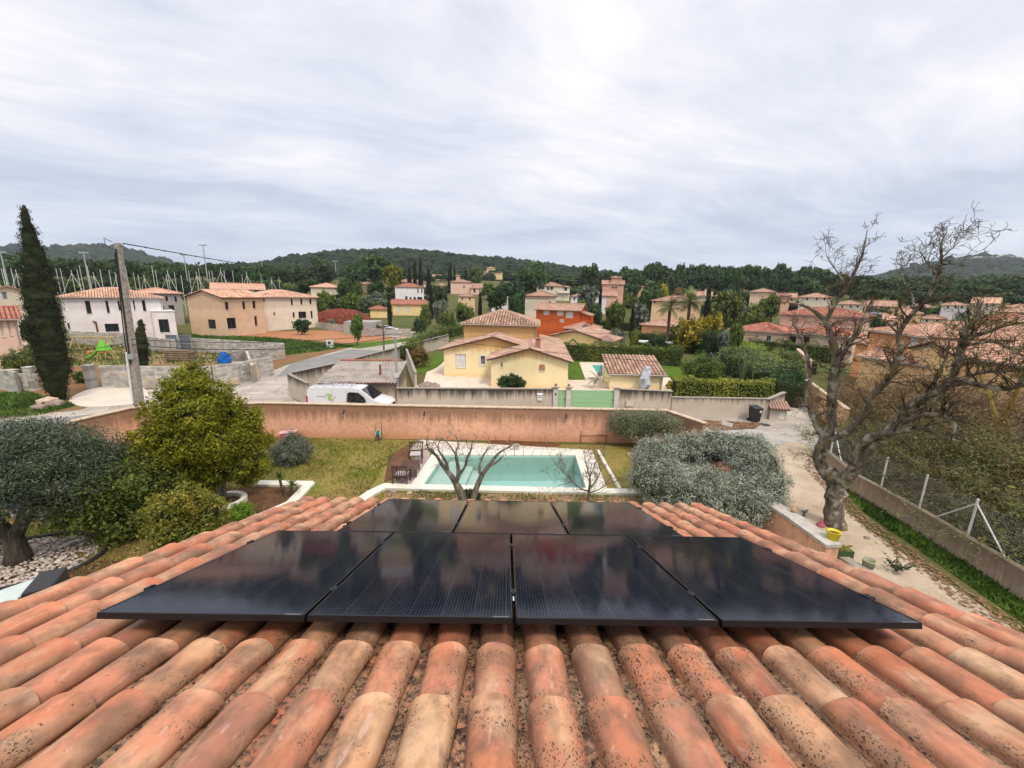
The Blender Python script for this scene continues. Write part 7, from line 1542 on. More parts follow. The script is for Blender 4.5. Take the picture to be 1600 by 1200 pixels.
def G2(x, y, z=0): p = at(x, y, z); return (p.x, p.y)
hedge([G2(880, 562), G2(955, 566), G2(1064, 572)], 2.2, 1.3, hedge_m, 'long clipped hedge with fresh tips behind the neighbour pool', .13, 170, 1)
hedge([G2(984, 541), G2(1062, 544)], 2.3, 1.5, hedge_m, 'dark square hedge left of the right palm', .15, 120, 2)
hedge([G2(1078, 549), G2(1120, 558)], 3.2, 3.0, dark_m, 'tall dark rounded hedge block right of the palm foot', .16, 110, 3)
hedge([G2(1050, 628), G2(1120, 631), G2(1200, 633)], 1.9, 1.1, hedge_y, 'yellow tipped hedge along the top of the long concrete wall', .12, 230, 4, rough=.08)
hedge([G2(1142, 556), G2(1175, 572), G2(1205, 588)], [2.2, 2.3, 1.7], 2.4, hedge_y, 'broad yellow tipped hedge sloping away left of the footpath', .13, 170, 5)
hedge([G2(1168, 552), G2(1298, 568)], 2.3, 1.3, hedge_m, 'clipped dark hedge before the beige bungalow', .13, 130, 6)
hedge([G2(1214, 562), G2(1265, 585)], 1.5, 1.6, hedge_m, 'hedge top showing beyond the tan wall', .13, 120, 7)
hedge([G2(1138, 588), G2(1185, 600), G2(1212, 622)], [2.6, 2.7, 2.4], 4.2, leafmat('grey_green_leaves', (.035, .06, .018), (.095, .13, .038), (.17, .20, .08), trans=.1), 'huge rounded grey green hedge at the lane corner', .13, 150, 8, rough=.16)
hedge([G2(1215, 608), G2(1228, 636)], [2.3, 1.9], 2.2, dark_m, 'dark end of the lane hedge beside the footpath', .13, 170, 9)
hedge([G2(640, 566), G2(655, 548), G2(690, 530), G2(718, 522)], [2.0, 2.0, 1.8, 1.6], 1.8, hedge_m, 'loose green hedge along the road wall left of the yellow house', .14, 110, 10, rough=.2)
hedge([G2(930, 517), G2(985, 520)], 2.0, 1.4, dark_m, 'dark hedge behind the yellow gabled house', .15, 80, 12)
# ---------------- named garden plants near the house
def leafy(name, label, cat, b, lobes, n, L, asp, m, seed, im=None, per=45, shell=.6, cs=.16, corek=.6, trunk=None, bark=bark_o, jit=.8, group=None, droop=0, core=True):
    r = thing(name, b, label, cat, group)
    link('crown', crown_mesh('crown', lobes, n, L, asp, m, seed, per=per, shell=shell, cs=cs, jit=jit, droop=droop), r)
    if core: link('inner_crown', core_mesh('inner_crown', lobes, im or inner_m, corek, seed), r)
    if trunk: q = MB(); [q.tube(p, w_, 8) for p, w_ in trunk]; q.build('trunk', bark, r, smooth=True)
    return r
def rel(px, py, D, b): p = on(px, py, D); return (p.x-b[0], p.y-b[1], p.z-b[2])
# near olive at the left edge
b = at(30, 880); b = Vector((b.x, b.y, 0)); D = hypot(b.x, b.y); Lb = []
for x, y, dd, s_ in ((-40, 745, 0, 1.15), (10, 725, .5, 1.2), (60, 730, -.4, 1.2), (110, 735, .3, 1.15), (150, 740, -.3, 1.0), (20, 700, .4, 1.0), (75, 700, .5, 1.0), (125, 705, 0, .95), (-20, 770, -.6, 1.0), (90, 768, -.5, 1.0), (135, 775, .2, .9), (40, 690, 1, .9), (165, 715, .6, .75), (-80, 740, 0, 1.1)):
    q = rel(x, y, D+dd, b); Lb.append((*q, s_*1.05, s_*1.05, s_*.72))
leafy('olive_tree', 'big dark grey green olive tree at the left edge over the pebble tree pit', 'olive tree', b, Lb, 80000, .09, .24, olive_d, 5, per=34, cs=.15, shell=.7, corek=.55,
    trunk=[([(0, 0, 0), (.05, 0, .5), (.0, 0, .95)], [.34, .24, .22]), ([(0, 0, .8), (-.35, 0, 1.4), (-.9, .2, 2.2)], [.2, .15, .08]), ([(0, 0, .8), (.4, .1, 1.4), (1.1, .1, 2.1), (1.7, 0, 2.6)], [.2, .14, .10, .06]), ([(.1, 0, .9), (.2, .3, 1.6), (.3, .4, 2.6)], [.16, .12, .07])])
# yellow-green tree
b = at(345, 786); b = Vector((b.x, b.y, 0)); D = hypot(b.x, b.y); Lb = []
for x, y, dd, s_ in ((300, 585, .6, .55), (290, 610, 0, .8), (325, 618, .4, .8), (260, 645, 0, .85), (300, 650, -.5, 1.0), (345, 645, .3, .9), (385, 655, .2, .65), (240, 685, 0, .75), (285, 695, -.4, 1.0), (330, 690, -.6, 1.0), (375, 690, 0, .9), (405, 690, .3, .5), (300, 730, 0, .85), (350, 730, -.3, .85), (395, 725, .2, .6), (265, 725, .2, .7), (320, 755, -.2, .55), (390, 745, .1, .45)):
    q = rel(x, y, D+dd, b); Lb.append((*q, s_*.9, s_*.9, s_*.72))
leafy('broadleaf_tree', 'large yellow green tree with several stems in the round stone ring', 'tree', b, Lb, 62000, .095, .45, yel_m, 6, per=30, shell=.66, cs=.15, corek=.45, bark=bark_g,
    trunk=[([(.02, 0, 0), (-.1, 0, 1.2), (-.3, .1, 2.6), (-.5, .1, 4.2)], [.10, .085, .06, .03]), ([(.1, .05, 0), (.2, .1, 1.3), (.45, .1, 2.8), (.6, 0, 3.6)], [.09, .07, .05, .03]), ([(-.08, .1, 0), (-.4, .2, 1.2), (-1.0, .2, 2.5)], [.08, .06, .03]), ([(.05, -.1, 0), (.05, -.2, 1.5), (.1, -.3, 3.4)], [.08, .06, .03])])
# dark shrubs between the olive and the yellow tree
for k, (x, y, lb, lobes_px, m_) in enumerate((
  (175, 848, 'dark green tall shrub between the near olive and the yellow green tree', ((150, 770, .9), (190, 760, .95), (165, 805, .9), (205, 800, .9), (130, 800, .8), (215, 755, .7), (190, 825, .7)), mid_m),
  (235, 820, 'green yellow shrub under the left side of the yellow green tree', ((215, 735, .8), (250, 740, .85), (235, 775, .8), (275, 760, .7), (215, 770, .7)), leafmat('green_yellow_shrub', (.035, .05, .006), (.085, .10, .012), (.16, .16, .02), trans=.2, rnd=0)))):  # second shrub has its own dark green yellow leaves
    b = at(x, y); b = Vector((b.x, b.y, 0)); D = hypot(b.x, b.y); Lb = [(*rel(a, c, D, b), s_*.9, s_*.9, s_*.75) for a, c, s_ in lobes_px]
    leafy('shrub', lb, 'shrub', b, Lb, 16000, .10, .5, m_, 30+k, per=30, cs=.2, corek=.6)
b = at(285, 868); b = Vector((b.x, b.y, 0)); D = hypot(b.x, b.y); Lb = [(*rel(a, c, D, b), s_*.72, s_*.72, s_*.62) for a, c, s_ in ((260, 800, .8), (295, 785, .75), (325, 800, .7), (275, 830, .85), (310, 825, .85), (250, 830, .6), (340, 820, .5), (285, 775, .5))]
leafy('shrub', 'mottled yellow and russet leaved shrub right below the roof verge', 'shrub', b, Lb, 17000, .075, .55, mixed_m, 40, per=24, cs=.2, corek=.6)
b = at(376, 815); leafy('shrub', 'small bright green ball shrub beside the pale edging', 'shrub', (b.x, b.y, 0), [(0, 0, .32, .42, .42, .34), (.15, .05, .38, .3, .3, .25)], 5000, .05, .5, leafmat('bright_ball', (.06, .13, .005), (.13, .24, .01), (.24, .34, .03), trans=.2, rnd=0), 41, corek=.75)
b = at(456, 724); leafy('shrub', 'round grey green lavender like shrub left of the lawn', 'shrub', (b.x, b.y, 0), [(0, 0, .55, .85, .8, .65), (.35, 0, .65, .6, .6, .5), (-.4, 0, .55, .6, .6, .5), (0, .1, 1.05, .5, .5, .4)], 20000, .09, .18, leafmat('grey_shrub', (.05, .065, .045), (.11, .125, .09), (.19, .20, .15), trans=.1, rnd=0), 42, corek=.7)
# the big olive bush hugging the right verge (ring-shaped, open in the middle)
b = at(1115, 800); b = Vector((b.x, b.y, 0)); D = hypot(b.x, b.y); Lb = []
for x, y, dd, s_ in ((1030, 715, .4, .8), (1075, 703, 1.4, .72), (1120, 698, 1.5, .68), (1165, 708, 1.2, .75), (1180, 725, .6, .7), (1188, 760, .1, .78), (1178, 785, -.2, .78), (1150, 785, -.8, .95), (1105, 775, -1.0, 1.0), (1060, 765, -.8, 1.0), (1025, 745, -.2, .9), (1045, 790, -.5, .8), (1160, 798, -.3, .7)):
    q = rel(x, y, D+dd, b); Lb.append((*q, s_*1.22, s_*1.15, s_*1.0))
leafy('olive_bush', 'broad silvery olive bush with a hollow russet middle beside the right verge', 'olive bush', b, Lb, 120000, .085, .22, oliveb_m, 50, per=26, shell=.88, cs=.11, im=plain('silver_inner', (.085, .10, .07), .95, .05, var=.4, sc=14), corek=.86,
    trunk=[([(0, 0, 0), (.1, .2, 1.2)], [.16, .1]), ([(0, 0, .2), (-.6, .1, 1.4)], [.12, .06])], droop=-.5)
bush_ = [o for o in COL.objects if o.name.startswith('olive_bush')][0]; q = rel(1095, 742, D+.2, b); link('russet_middle', crown_mesh('russet_middle', [(q[0], q[1], q[2]-.25, .85, .6, .42)], 3500, .08, .4, russet_m, 77, per=20, cs=.25), bush_)
# small olive behind (by the wall)
b = at(1003, 703); b = Vector((b.x, b.y, 0)); D = hypot(b.x, b.y); Lb = []
for x, y, s_ in ((975, 655, .6), (1000, 668, .55), (985, 672, .5), (1020, 655, .55), (1045, 662, .55), (1030, 672, .45), (1005, 655, .5), (965, 668, .35)): Lb.append((*rel(x, y, D, b), s_*1.45, s_*1.1, s_*.80))
leafy('olive_tree', 'small rounded olive tree before the corner of the orange wall', 'olive tree', b, Lb, 34000, .08, .24, leafmat('small_olive', (.06, .07, .035), (.15, .16, .09), (.28, .28, .20), trans=.12, rnd=0), 51, per=30, cs=.22, corek=.35,
    trunk=[([(0, 0, 0), (-.05, 0, .5), (-.4, 0, 1.1)], [.12, .1, .05]), ([(.1, 0, 0), (.3, 0, .6), (.7, .1, 1.2)], [.10, .08, .04]), ([(0, 0, .3), (.1, .1, 1.2)], [.07, .04])])
for x, y, lb, s_, m_ in ((798, 611, 'dark leaved loquat like shrub behind the grey wall before the yellow house', .95, dark_m), (1010, 607, 'leafy shrub between the fleece and the hedge', .6, mid_m), (1052, 608, 'yellow tipped young shrub at the hedge end', .5, gold_m), (1095, 597, 'big dome shaped green shrub on the neighbour lawn', 0, mid_m), (38, 583, 'green shrub behind the left edge wall stub', 1.5, mid_m), (15, 570, 'dark green shrub at the left edge beyond the wall stub', 1.3, dark_m), (648, 574, 'brown bare looking shrub against the end wall of the shed', 0, russet_m), (735, 782, 'small dark fern like plant at the foot of the pruned olive', .3, dark_m), (1052, 556, 'trimmed low shrub by the white parasol', .6, mid_m), (130, 598, 'green weeds right of the cypress foot', .6, mid_m)):
    b = at(x, y); b = Vector((b.x, b.y, 0))
    if s_ == 0 and m_ is mid_m: leafy('shrub', lb, 'shrub', b, [(0, 0, 1.3, 1.7, 1.6, 1.35), (.7, 0, 1.2, 1.2, 1.2, 1.1), (-.7, .2, 1.2, 1.2, 1.2, 1.1), (.1, 0, 2.0, 1.1, 1.1, .9)], 14000, .14, .45, m_, 61, corek=.75)
    elif s_ == 0: leafy('shrub', lb, 'shrub', b, [(.2, 0, .8, .7, .7, .9), (.5, .2, 1.6, .8, .8, .8), (.9, .5, 1.1, .8, .8, .9)], 7000, .14, .18, m_, 62, corek=.6)
    else: leafy('shrub', lb, 'shrub', b, [(0, 0, s_*.8, s_*.9, s_*.8, s_*.7), (s_*.6, 0, s_*.75, s_*.6, s_*.6, s_*.5), (-s_*.6, .1, s_*.7, s_*.6, s_*.6, s_*.5)], int(3500+2500*s_), .15*min(1, s_+.3), .4, m_, 63, corek=.65)
# big cypress and its neighbour
def cypress(px, py, ptx, pty, wpx, label, seed, n=42000):
    b = at(px, py); b = Vector((b.x, b.y, 0)); D = hypot(b.x, b.y); top = on(ptx, pty, D); H = top.z; lean = (top.x-b.x)/H; leany = (top.y-b.y)/H; mpp = float(np.dot(np.array(b)-CP, Fv))/FOC; R = wpx*mpp/2*.78; Lb = []
    for i in range(44):
        t = .05+.93*i/43; w_ = R*min(1, .35+t*3.2)*(1-max(0, (t-.42)/.58)**1.7*.86); z = H*t
        Lb.append((lean*z+random.uniform(-.08, .08), leany*z+random.uniform(-.08, .08), z, w_, w_, H*.075))
    return leafy('cypress_tree', label, 'cypress', b, Lb, n, .10, .34, cyp_m, seed, per=22, shell=.78, cs=.15, corek=.85, trunk=[([(0, 0, -.1), (.02, 0, .6), (lean*1.5, 0, 1.6)], [.22, .16, .12])], droop=-1.2, jit=.6)
cypress(92, 626, 40, 333, 52, 'very tall dark cypress leaning in from the left above the grey block pillars', 70); cypress(216, 596, 221, 502, 30, 'smaller dark cypress hidden behind the concrete pole', 71, 9000)
# saplings on the red plot
for x, yb_, yt, w_, kind, m_, lb in ((559, 541, 487, 24, 'broad', mid_m, 'slender young tree with a loose yellowish crown in front of the block hut'), (472, 523, 497, 26, 'broad', dark_m, 'round headed dark small tree on the red plot'), (375, 517, 486, 26, 'broad', dark_m, 'dark round small tree in front of the beige house'), (386, 519, 500, 16, 'bush', olive_m, 'grey green bush beside the dark tree before the beige house'),
        (445, 515, 481, 12, 'broad', yel_m, 'thin yellowish sapling before the cream new house'), (588, 523, 506, 16, 'broad', mid_m, 'small green sapling left of the white cars'), (520, 515, 497, 16, 'broad', olive_m, 'small olive with a twisted trunk on the red plot'), (597, 525, 510, 10, 'bush', mid_m, 'little bush at the foot of the brown pole')):
    b = at(x, yb_); D = hypot(b.x, b.y); tree(kind, m_, x, yt, D, w_, lb, None, None, 'tree' if kind == 'broad' else 'shrub', b=Vector((b.x, b.y, 0)))
# ---------------- palms and spiky plants
def frond(mb_, root_, a, el, L, w_, droop, n=7, leaf=True):
    d = Vector((cos(a)*cos(el), sin(a)*cos(el), sin(el))); p = Vector(root_); pts = [p.copy()]; v = d.copy()
    for i in range(n): p = p+v*L/n; v = (v+Vector((0, 0, -droop/n))).normalized(); pts.append(p.copy())
    sd = Vector((-sin(a), cos(a), 0))
    for i in range(n):
        a_, b_ = pts[i], pts[i+1]; ww = w_*sin(pi*(i+.7)/(n+.6))
        if leaf:
            for s in (-1, 1):
                for k in range(3): c = a_.lerp(b_, k/3); e = c+sd*s*ww+(b_-a_)*1.0+Vector((0, 0, -ww*.25)); mb_.add([c, c+(b_-a_)*.25, e], [(0, 1, 2)])
        else: w0 = w_*(1-i/n); w1 = w_*(1-(i+1)/n); mb_.add([a_-sd*w0, a_+sd*w0, b_+sd*w1, b_-sd*w1], [(0, 1, 2, 3)])
def palm(px, pb_, pt, D, label, nf=34, L=2.2):
    b = gnd(px, D) if pb_ is None else Vector((*at(px, pb_).xy, 0)); D = hypot(b.x, b.y); H = on(px, pt, D).z-b.z-L*.45; r = thing('palm_tree', b, label, 'palm'); q = MB(); q.tube([(0, 0, 0), (.06, 0, H*.5), (0, 0, H)], [.28, .2, .24], 10); q.build('trunk', bark_p, r)
    rr_ = random.Random(px)
    for i in range(nf): q = MB(); frond(q, (0, 0, H), rr_.uniform(0, 6.28), rr_.uniform(-.5, 1.3), L*rr_.uniform(.8, 1.1), L*.30, 1.1); q.build('frond', palm_m, r)
    return r
palm(1069, 550, 458, 0, 'taller fan palm with a thick bare trunk in the middle gardens', 34, 2.6); palm(1040, 548, 470, 0, 'palm just left of the taller one', 30, 2.3)
palm(17, 520, 468, 0, 'small palm in front of the cream house at the left edge', 20, 1.6); palm(43, 520, 466, 0, 'second small palm partly behind the cypress', 18, 1.6)
b = at(933, 606); r = thing('palm_shrub', (b.x, b.y, 0), 'low palm like plant just behind the wide green gate', 'palm'); rr_ = random.Random(2)
for i in range(18): q = MB(); frond(q, (0, 0, .7), rr_.uniform(0, 6.28), rr_.uniform(.1, 1.2), 1.2, .22, 1.3); q.build('frond', palm_m, r)
b = at(446, 776); r = thing('yucca_plant', (b.x, b.y, 0), 'yucca with two bare stems and spiky tufts in the earth bed', 'yucca')
q = MB(); q.tube([(0, 0, 0), (-.12, 0, .5), (-.15, 0, .85)], [.07, .05, .05], 8); q.tube([(.2, 0, 0), (.25, 0, .3), (.3, 0, .5)], [.07, .05, .05], 8); q.build('stem', bark_p, r); q = MB()
for (hx, hz, n) in ((-.15, .85, 50), (.3, .5, 54)):
    for i in range(n): frond(q, (hx, 0, hz), rr_.uniform(0, 6.28), rr_.uniform(-.4, 1.4), .42, .024, .7, 4, False)
q.build('spiky_leaves', leafmat('yucca_leaf', (.06, .08, .01), (.15, .16, .02), (.26, .23, .05), trans=.1, rnd=0), r)
# dark twiggy plant standing on the gravel by the fence
b = at(1400, 893); r = thing('twiggy_plant', (b.x, b.y, 0), 'sparse dark leaved plant growing through the pale gravel of the lane', 'plant'); q = MB(); Pn = []
for i in range(12):
    a = rr_.uniform(0, 6.28); e = Vector((cos(a)*.4, sin(a)*.35, rr_.uniform(.25, .6))); q.tube([(0, 0, 0), e*.5+Vector((0, 0, .1)), e], [.012, .008, .004], 4); Pn += [e*rr_.uniform(.4, 1.05)+Vector((rr_.uniform(-.06, .06), rr_.uniform(-.06, .06), rr_.uniform(-.03, .06))) for _ in range(9)]
q.build('stems', twig_m, r); Pn = np.array([tuple(p) for p in Pn]); link('leaves', quads_mesh('leaves', leaf_quads(Pn, np.tile([0, 0, 1.0], (len(Pn), 1)), .11, .5, np.random.RandomState(1), .6), dark_m, np.random.RandomState(2).rand(len(Pn))), r)
# ================================================================ bare trees
class Twigs:
    def __init__(s): s.V = []; s.F = []; s.n = 0
    def tube(s, pts, rad, n):
        P_ = np.array(pts); k = len(P_); T_ = np.gradient(P_, axis=0); T_ /= np.linalg.norm(T_, axis=1)[:, None]+1e-9; ref = np.array([.31, .22, .92]); X = np.cross(T_, ref); X /= np.linalg.norm(X, axis=1)[:, None]+1e-9; Y = np.cross(T_, X)
        a = 2*pi*np.arange(n)/n; R_ = np.array(rad)[:, None, None]; v = P_[:, None]+(X[:, None]*np.cos(a)[None, :, None]+Y[:, None]*np.sin(a)[None, :, None])*R_; s.V.append(v.reshape(-1, 3))
        i = np.arange(k-1)[:, None]*n; j = np.arange(n)[None]; j2 = (j+1) % n; s.F.append((np.stack([i+j, i+j2, i+n+j2, i+n+j], -1)+s.n).reshape(-1, 4)); s.n += k*n
    def build(s, name, mat, parent, smooth=True):
        V = np.concatenate(s.V); F = np.concatenate(s.F); me = bpy.data.meshes.new(name); me.vertices.add(len(V)); me.vertices.foreach_set('co', V.astype(np.float32).ravel()); me.loops.add(F.size); me.loops.foreach_set('vertex_index', F.astype(np.int32).ravel())
        me.polygons.add(len(F)); me.polygons.foreach_set('loop_start', np.arange(0, F.size, 4, dtype=np.int32)); me.polygons.foreach_set('loop_total', np.full(len(F), 4, dtype=np.int32)); me.polygons.foreach_set('use_smooth', [smooth]*len(F)); me.materials.append(mat); me.update(calc_edges=True); return link(name, me, parent)
def grow(tw, r, p, d, L, rad, lev, up=.25, wig=.35, n0=7, kids=(3, 5), sides=5, droop=0):
    n = max(3, int(n0*(.6+.4*L))); pts = [p]; rads = [rad]; v = d/np.linalg.norm(d)
    for i in range(n): v = v+r.normal(0, wig/sqrt(n), 3)+np.array([0, 0, (up-droop*i/n)/n]); v /= np.linalg.norm(v); pts.append(pts[-1]+v*L/n); rads.append(max(.006, rad*(1-.78*(i+1)/n)))
    tw.tube(pts, rads, sides if rad > .02 else 3)
    if lev > 0:
        for k in range(r.randint(*kids)+1):
            t = r.uniform(.25, 1); i = min(n-1, int(t*n)); q = pts[i]+(pts[i+1]-pts[i])*(t*n-i if i < n else 0); ax = r.normal(0, 1, 3); dd = pts[i+1]-pts[i]; dd = dd/np.linalg.norm(dd); ax -= dd*np.dot(ax, dd); ax /= np.linalg.norm(ax); nd_ = dd*r.uniform(.35, .9)+ax*r.uniform(.6, 1.1)+np.array([0, 0, .15])
            grow(tw, r, q, nd_, L*r.uniform(.38, .68), max(.005, rads[i]*.6), lev-1, up, wig, n0, kids, sides, droop)
def spline(pts, sub=4):
    P_ = [np.array(p, float) for p in pts]; out = []
    for i in range(len(P_)-1):
        p0, p1, p2, p3 = P_[max(0, i-1)], P_[i], P_[i+1], P_[min(len(P_)-1, i+2)]
        for j in range(sub): t = j/sub; out.append(.5*((2*p1)+(-p0+p2)*t+(2*p0-5*p1+4*p2-p3)*t*t+(-p0+3*p1-3*p2+p3)*t**3))
    out.append(P_[-1]); return out
# the great lichened oak by the lane
ob = at(1305, 822); ob = np.array([ob.x, ob.y, 0]); OD = hypot(ob[0], ob[1])
oak = thing('oak_tree', ob, 'great leafless oak with lichened twisting limbs growing beside the lane', 'oak'); wood, tw = Twigs(), Twigs(); r = np.random.RandomState(9)
limbs = [
 [(1305, 835, 0, .62), (1304, 815, 0, .50), (1303, 790, 0, .43), (1305, 765, 0, .42), (1307, 748, 0, .46), (1300, 738, 0, .40)],
 [(1306, 752, 0, .36), (1290, 738, .1, .34), (1280, 716, .2, .31), (1286, 694, .2, .29), (1298, 668, .3, .25), (1300, 640, .3, .22), (1300, 612, .2, .21), (1305, 585, .1, .20), (1306, 556, 0, .20), (1300, 532, -.1, .18), (1289, 502, -.1, .13), (1262, 480, -.2, .08), (1238, 474, -.3, .04), (1215, 470, -.3, .02)],
 [(1290, 690, .2, .18), (1276, 664, .3, .17), (1268, 646, .4, .15), (1262, 618, .5, .13), (1266, 588, .5, .11), (1258, 548, .6, .09), (1248, 520, .7, .06), (1238, 505, .7, .03)],
 [(1307, 570, 0, .13), (1324, 542, .2, .11), (1340, 515, .3, .08), (1352, 490, .4, .06), (1362, 468, .5, .03)],
 [(1289, 504, -.1, .11), (1306, 474, -.3, .09), (1324, 450, -.4, .08), (1336, 424, -.5, .065), (1348, 396, -.6, .045), (1355, 360, -.7, .015)],
 [(1324, 448, -.4, .05), (1308, 425, -.2, .035), (1292, 400, -.1, .018), (1290, 380, 0, .008)],
 [(1300, 686, .2, .17), (1326, 674, .0, .17), (1350, 646, -.1, .15), (1364, 618, -.2, .14), (1384, 598, -.3, .13), (1396, 580, -.4, .12), (1408, 550, -.4, .115), (1404, 524, -.4, .11), (1416, 502, -.5, .10), (1430, 486, -.5, .095), (1450, 464, -.6, .085), (1463, 436, -.7, .075), (1471, 414, -.8, .06), (1471, 380, -.8, .035), (1480, 362, -.8, .012)],
 [(1464, 434, -.7, .045), (1448, 410, -.6, .03), (1438, 392, -.5, .015)], [(1470, 404, -.8, .03), (1488, 388, -.9, .018), (1500, 378, -.9, .008)],
 [(1430, 488, -.5, .06), (1424, 460, -.3, .04), (1410, 436, -.2, .025), (1398, 412, 0, .01)],
 [(1314, 756, 0, .32), (1330, 738, -.2, .30), (1350, 712, -.4, .28), (1374, 690, -.6, .25), (1400, 664, -.9, .22), (1425, 636, -1.1, .20), (1448, 618, -1.3, .18), (1476, 606, -1.5, .15), (1492, 580, -1.6, .14), (1500, 560, -1.7, .13), (1503, 530, -1.8, .11), (1518, 506, -1.9, .085), (1530, 496, -2.0, .06), (1528, 470, -2, .03)],
 [(1476, 604, -1.5, .12), (1510, 598, -1.6, .11), (1540, 604, -1.8, .10), (1570, 608, -2.0, .085), (1600, 600, -2.2, .07), (1640, 588, -2.4, .04)],
 [(1500, 598, -1.6, .08), (1525, 584, -1.7, .075), (1560, 580, -1.9, .06), (1605, 578, -2, .045), (1640, 570, -2, .03)],
 [(1503, 532, -1.8, .08), (1540, 520, -2.0, .07), (1566, 510, -2.1, .055), (1600, 504, -2.2, .035), (1630, 506, -2.2, .02)],
 [(1508, 540, -1.8, .06), (1550, 534, -2.2, .05), (1580, 545, -2.4, .04), (1612, 565, -2.6, .02)],
 [(1338, 728, -.2, .20), (1344, 700, -.5, .20), (1366, 680, -.8, .17), (1398, 676, -1.1, .13), (1440, 668, -1.3, .09), (1470, 680, -1.5, .05), (1500, 690, -1.6, .02)],
 [(1400, 664, -.9, .14), (1438, 650, -1.4, .12), (1470, 648, -1.7, .10), (1492, 664, -1.9, .06), (1484, 690, -2.0, .03)],
 [(1396, 582, -.4, .06), (1376, 570, -.1, .045), (1356, 562, .1, .03), (1340, 566, .2, .012)], [(1448, 618, -1.3, .09), (1462, 590, -1.0, .07), (1478, 560, -.9, .05), (1484, 530, -.8, .025)],
 [(1290, 530, -.1, .06), (1262, 520, .2, .045), (1236, 524, .4, .03), (1206, 512, .5, .012)], [(1404, 522, -.4, .05), (1380, 500, -.2, .035), (1356, 492, 0, .02)],
]
for li, lm in enumerate(limbs):
    pts = [np.array(on(x, y, OD+dd))-ob for x, y, dd, w_ in lm]
    if li == 0: pts[0][2] = -.2
    sp = spline(pts, 4); ww = np.interp(np.linspace(0, 1, len(sp)), np.linspace(0, 1, len(lm)), [q[3]*(.66 if li == 0 else .66) for q in lm])
    if max(ww) > .05: sp = [p+r.normal(0, .06*w_, 3) for p, w_ in zip(sp, ww)]; ww = ww*(1+r.uniform(-.09, .12, len(ww)))
    wood.tube(sp, ww, 12 if ww[0] > .2 else 8)
    n = len(sp)
    for i in range(1, n):
        w_ = ww[i]
        if li == 0 or w_ > .20: continue
        k = r.poisson(.75 if w_ > .08 else 1.15)
        for _ in range(k):
            d = sp[min(i+1, n-1)]-sp[i-1]; d = d/(np.linalg.norm(d)+1e-9); ax = r.normal(0, 1, 3); ax[2] = abs(ax[2])*.8; dn = d*r.uniform(.2, .8)+ax/np.linalg.norm(ax)*.9
            grow(tw, r, sp[i], dn, r.uniform(.38, .95)*(.62 if i > n*.78 else 1), min(.034, w_*.42), 2, up=.12, wig=.55, kids=(2, 4))
wood.build('trunk', bark_oak, oak); tw.build('twigs', barkmat('oak_twig', (.035, .027, .02), (.11, .085, .06), lichen=(.24, .22, .11), sc=5), oak)
# pruned olive in front of the pool
def bare(name, label, b, polys, bark, ntw, Lt, seed, cat='tree', leaf=None, lev=1, rt=.012, twbark=None, minw=.0):
    o0 = np.array([b.x, b.y, 0.0]); D = hypot(b.x, b.y); t = thing(name, o0, label, cat); w, q = Twigs(), Twigs(); r = np.random.RandomState(seed); tips = []
    for lm in polys:
        pts = [np.array(on(x, y, D+dd))-o0 for x, y, dd, _ in lm]; sp = spline(pts, 3); ww = np.interp(np.linspace(0, 1, len(sp)), np.linspace(0, 1, len(lm)), [p[3] for p in lm]); w.tube(sp, ww*(1+r.uniform(-.1, .1, len(ww))), 8)
        for i in range(1, len(sp)):
            if ww[i] > .09 or r.rand() > ntw: continue
            d = sp[i]-sp[i-1]; ax = r.normal(0, 1, 3); ax[2] = abs(ax[2]); grow(q, r, sp[i], d/np.linalg.norm(d)*.5+ax*.5, Lt*r.uniform(.5, 1.2), rt, lev, kids=(1, 3), wig=.4)
        tips.append(sp[-1])
    w.build('trunk', bark, t)
    if q.V: q.build('twigs', twbark or bark, t)
    if leaf:
        m, n, L, rad = leaf; P_ = np.concatenate([tp+r.normal(0, rad, (n, 3))*np.array([1, 1, .8]) for tp in tips]); link('leaves', quads_mesh('leaves', leaf_quads(P_, np.tile([0, 0, 1.0], (len(P_), 1)), L, .25, r, 1.0), m, r.rand(len(P_))), t)
    return t
b = at(724, 800)
bare('olive_tree', 'hard pruned bare olive with black wet trunk between the panels and the pool', b, [
 [(728, 800, 0, .17), (722, 775, 0, .15), (712, 755, 0, .12), (706, 745, 0, .11), (698, 735, .1, .09), (690, 725, .2, .07), (682, 712, .3, .055), (670, 703, .4, .04), (666, 690, .4, .015)],
 [(712, 756, 0, .09), (716, 742, -.1, .075), (715, 725, -.1, .06), (712, 708, -.1, .05), (716, 695, 0, .03), (712, 680, 0, .012)], [(700, 738, .1, .07), (697, 722, 0, .05), (688, 708, -.1, .04), (684, 698, -.1, .02), (690, 684, -.1, .01)],
 [(716, 742, -.1, .06), (726, 730, -.2, .05), (730, 715, -.3, .045), (736, 703, -.3, .03), (738, 690, -.3, .012)],
 [(735, 800, .1, .15), (742, 770, .1, .12), (752, 745, .1, .09), (762, 730, .1, .075), (772, 716, .1, .06), (782, 706, .2, .04), (800, 696, .2, .02)], [(752, 746, .1, .06), (749, 730, .2, .05), (755, 712, .3, .035), (765, 698, .3, .02)],
 [(684, 714, .3, .04), (676, 705, .2, .03), (668, 698, .2, .02)], [(762, 730, .1, .05), (776, 722, 0, .035), (786, 712, 0, .02)], [(712, 710, -.1, .035), (704, 698, -.2, .025), (698, 690, -.2, .012)]],
 barkmat('pruned_olive_bark', (.05, .042, .035), (.26, .23, .19)), .5, .55, 3, leaf=(olive_m, 34, .09, .16), lev=1, rt=.010, cat='olive tree')
b = at(919, 786)
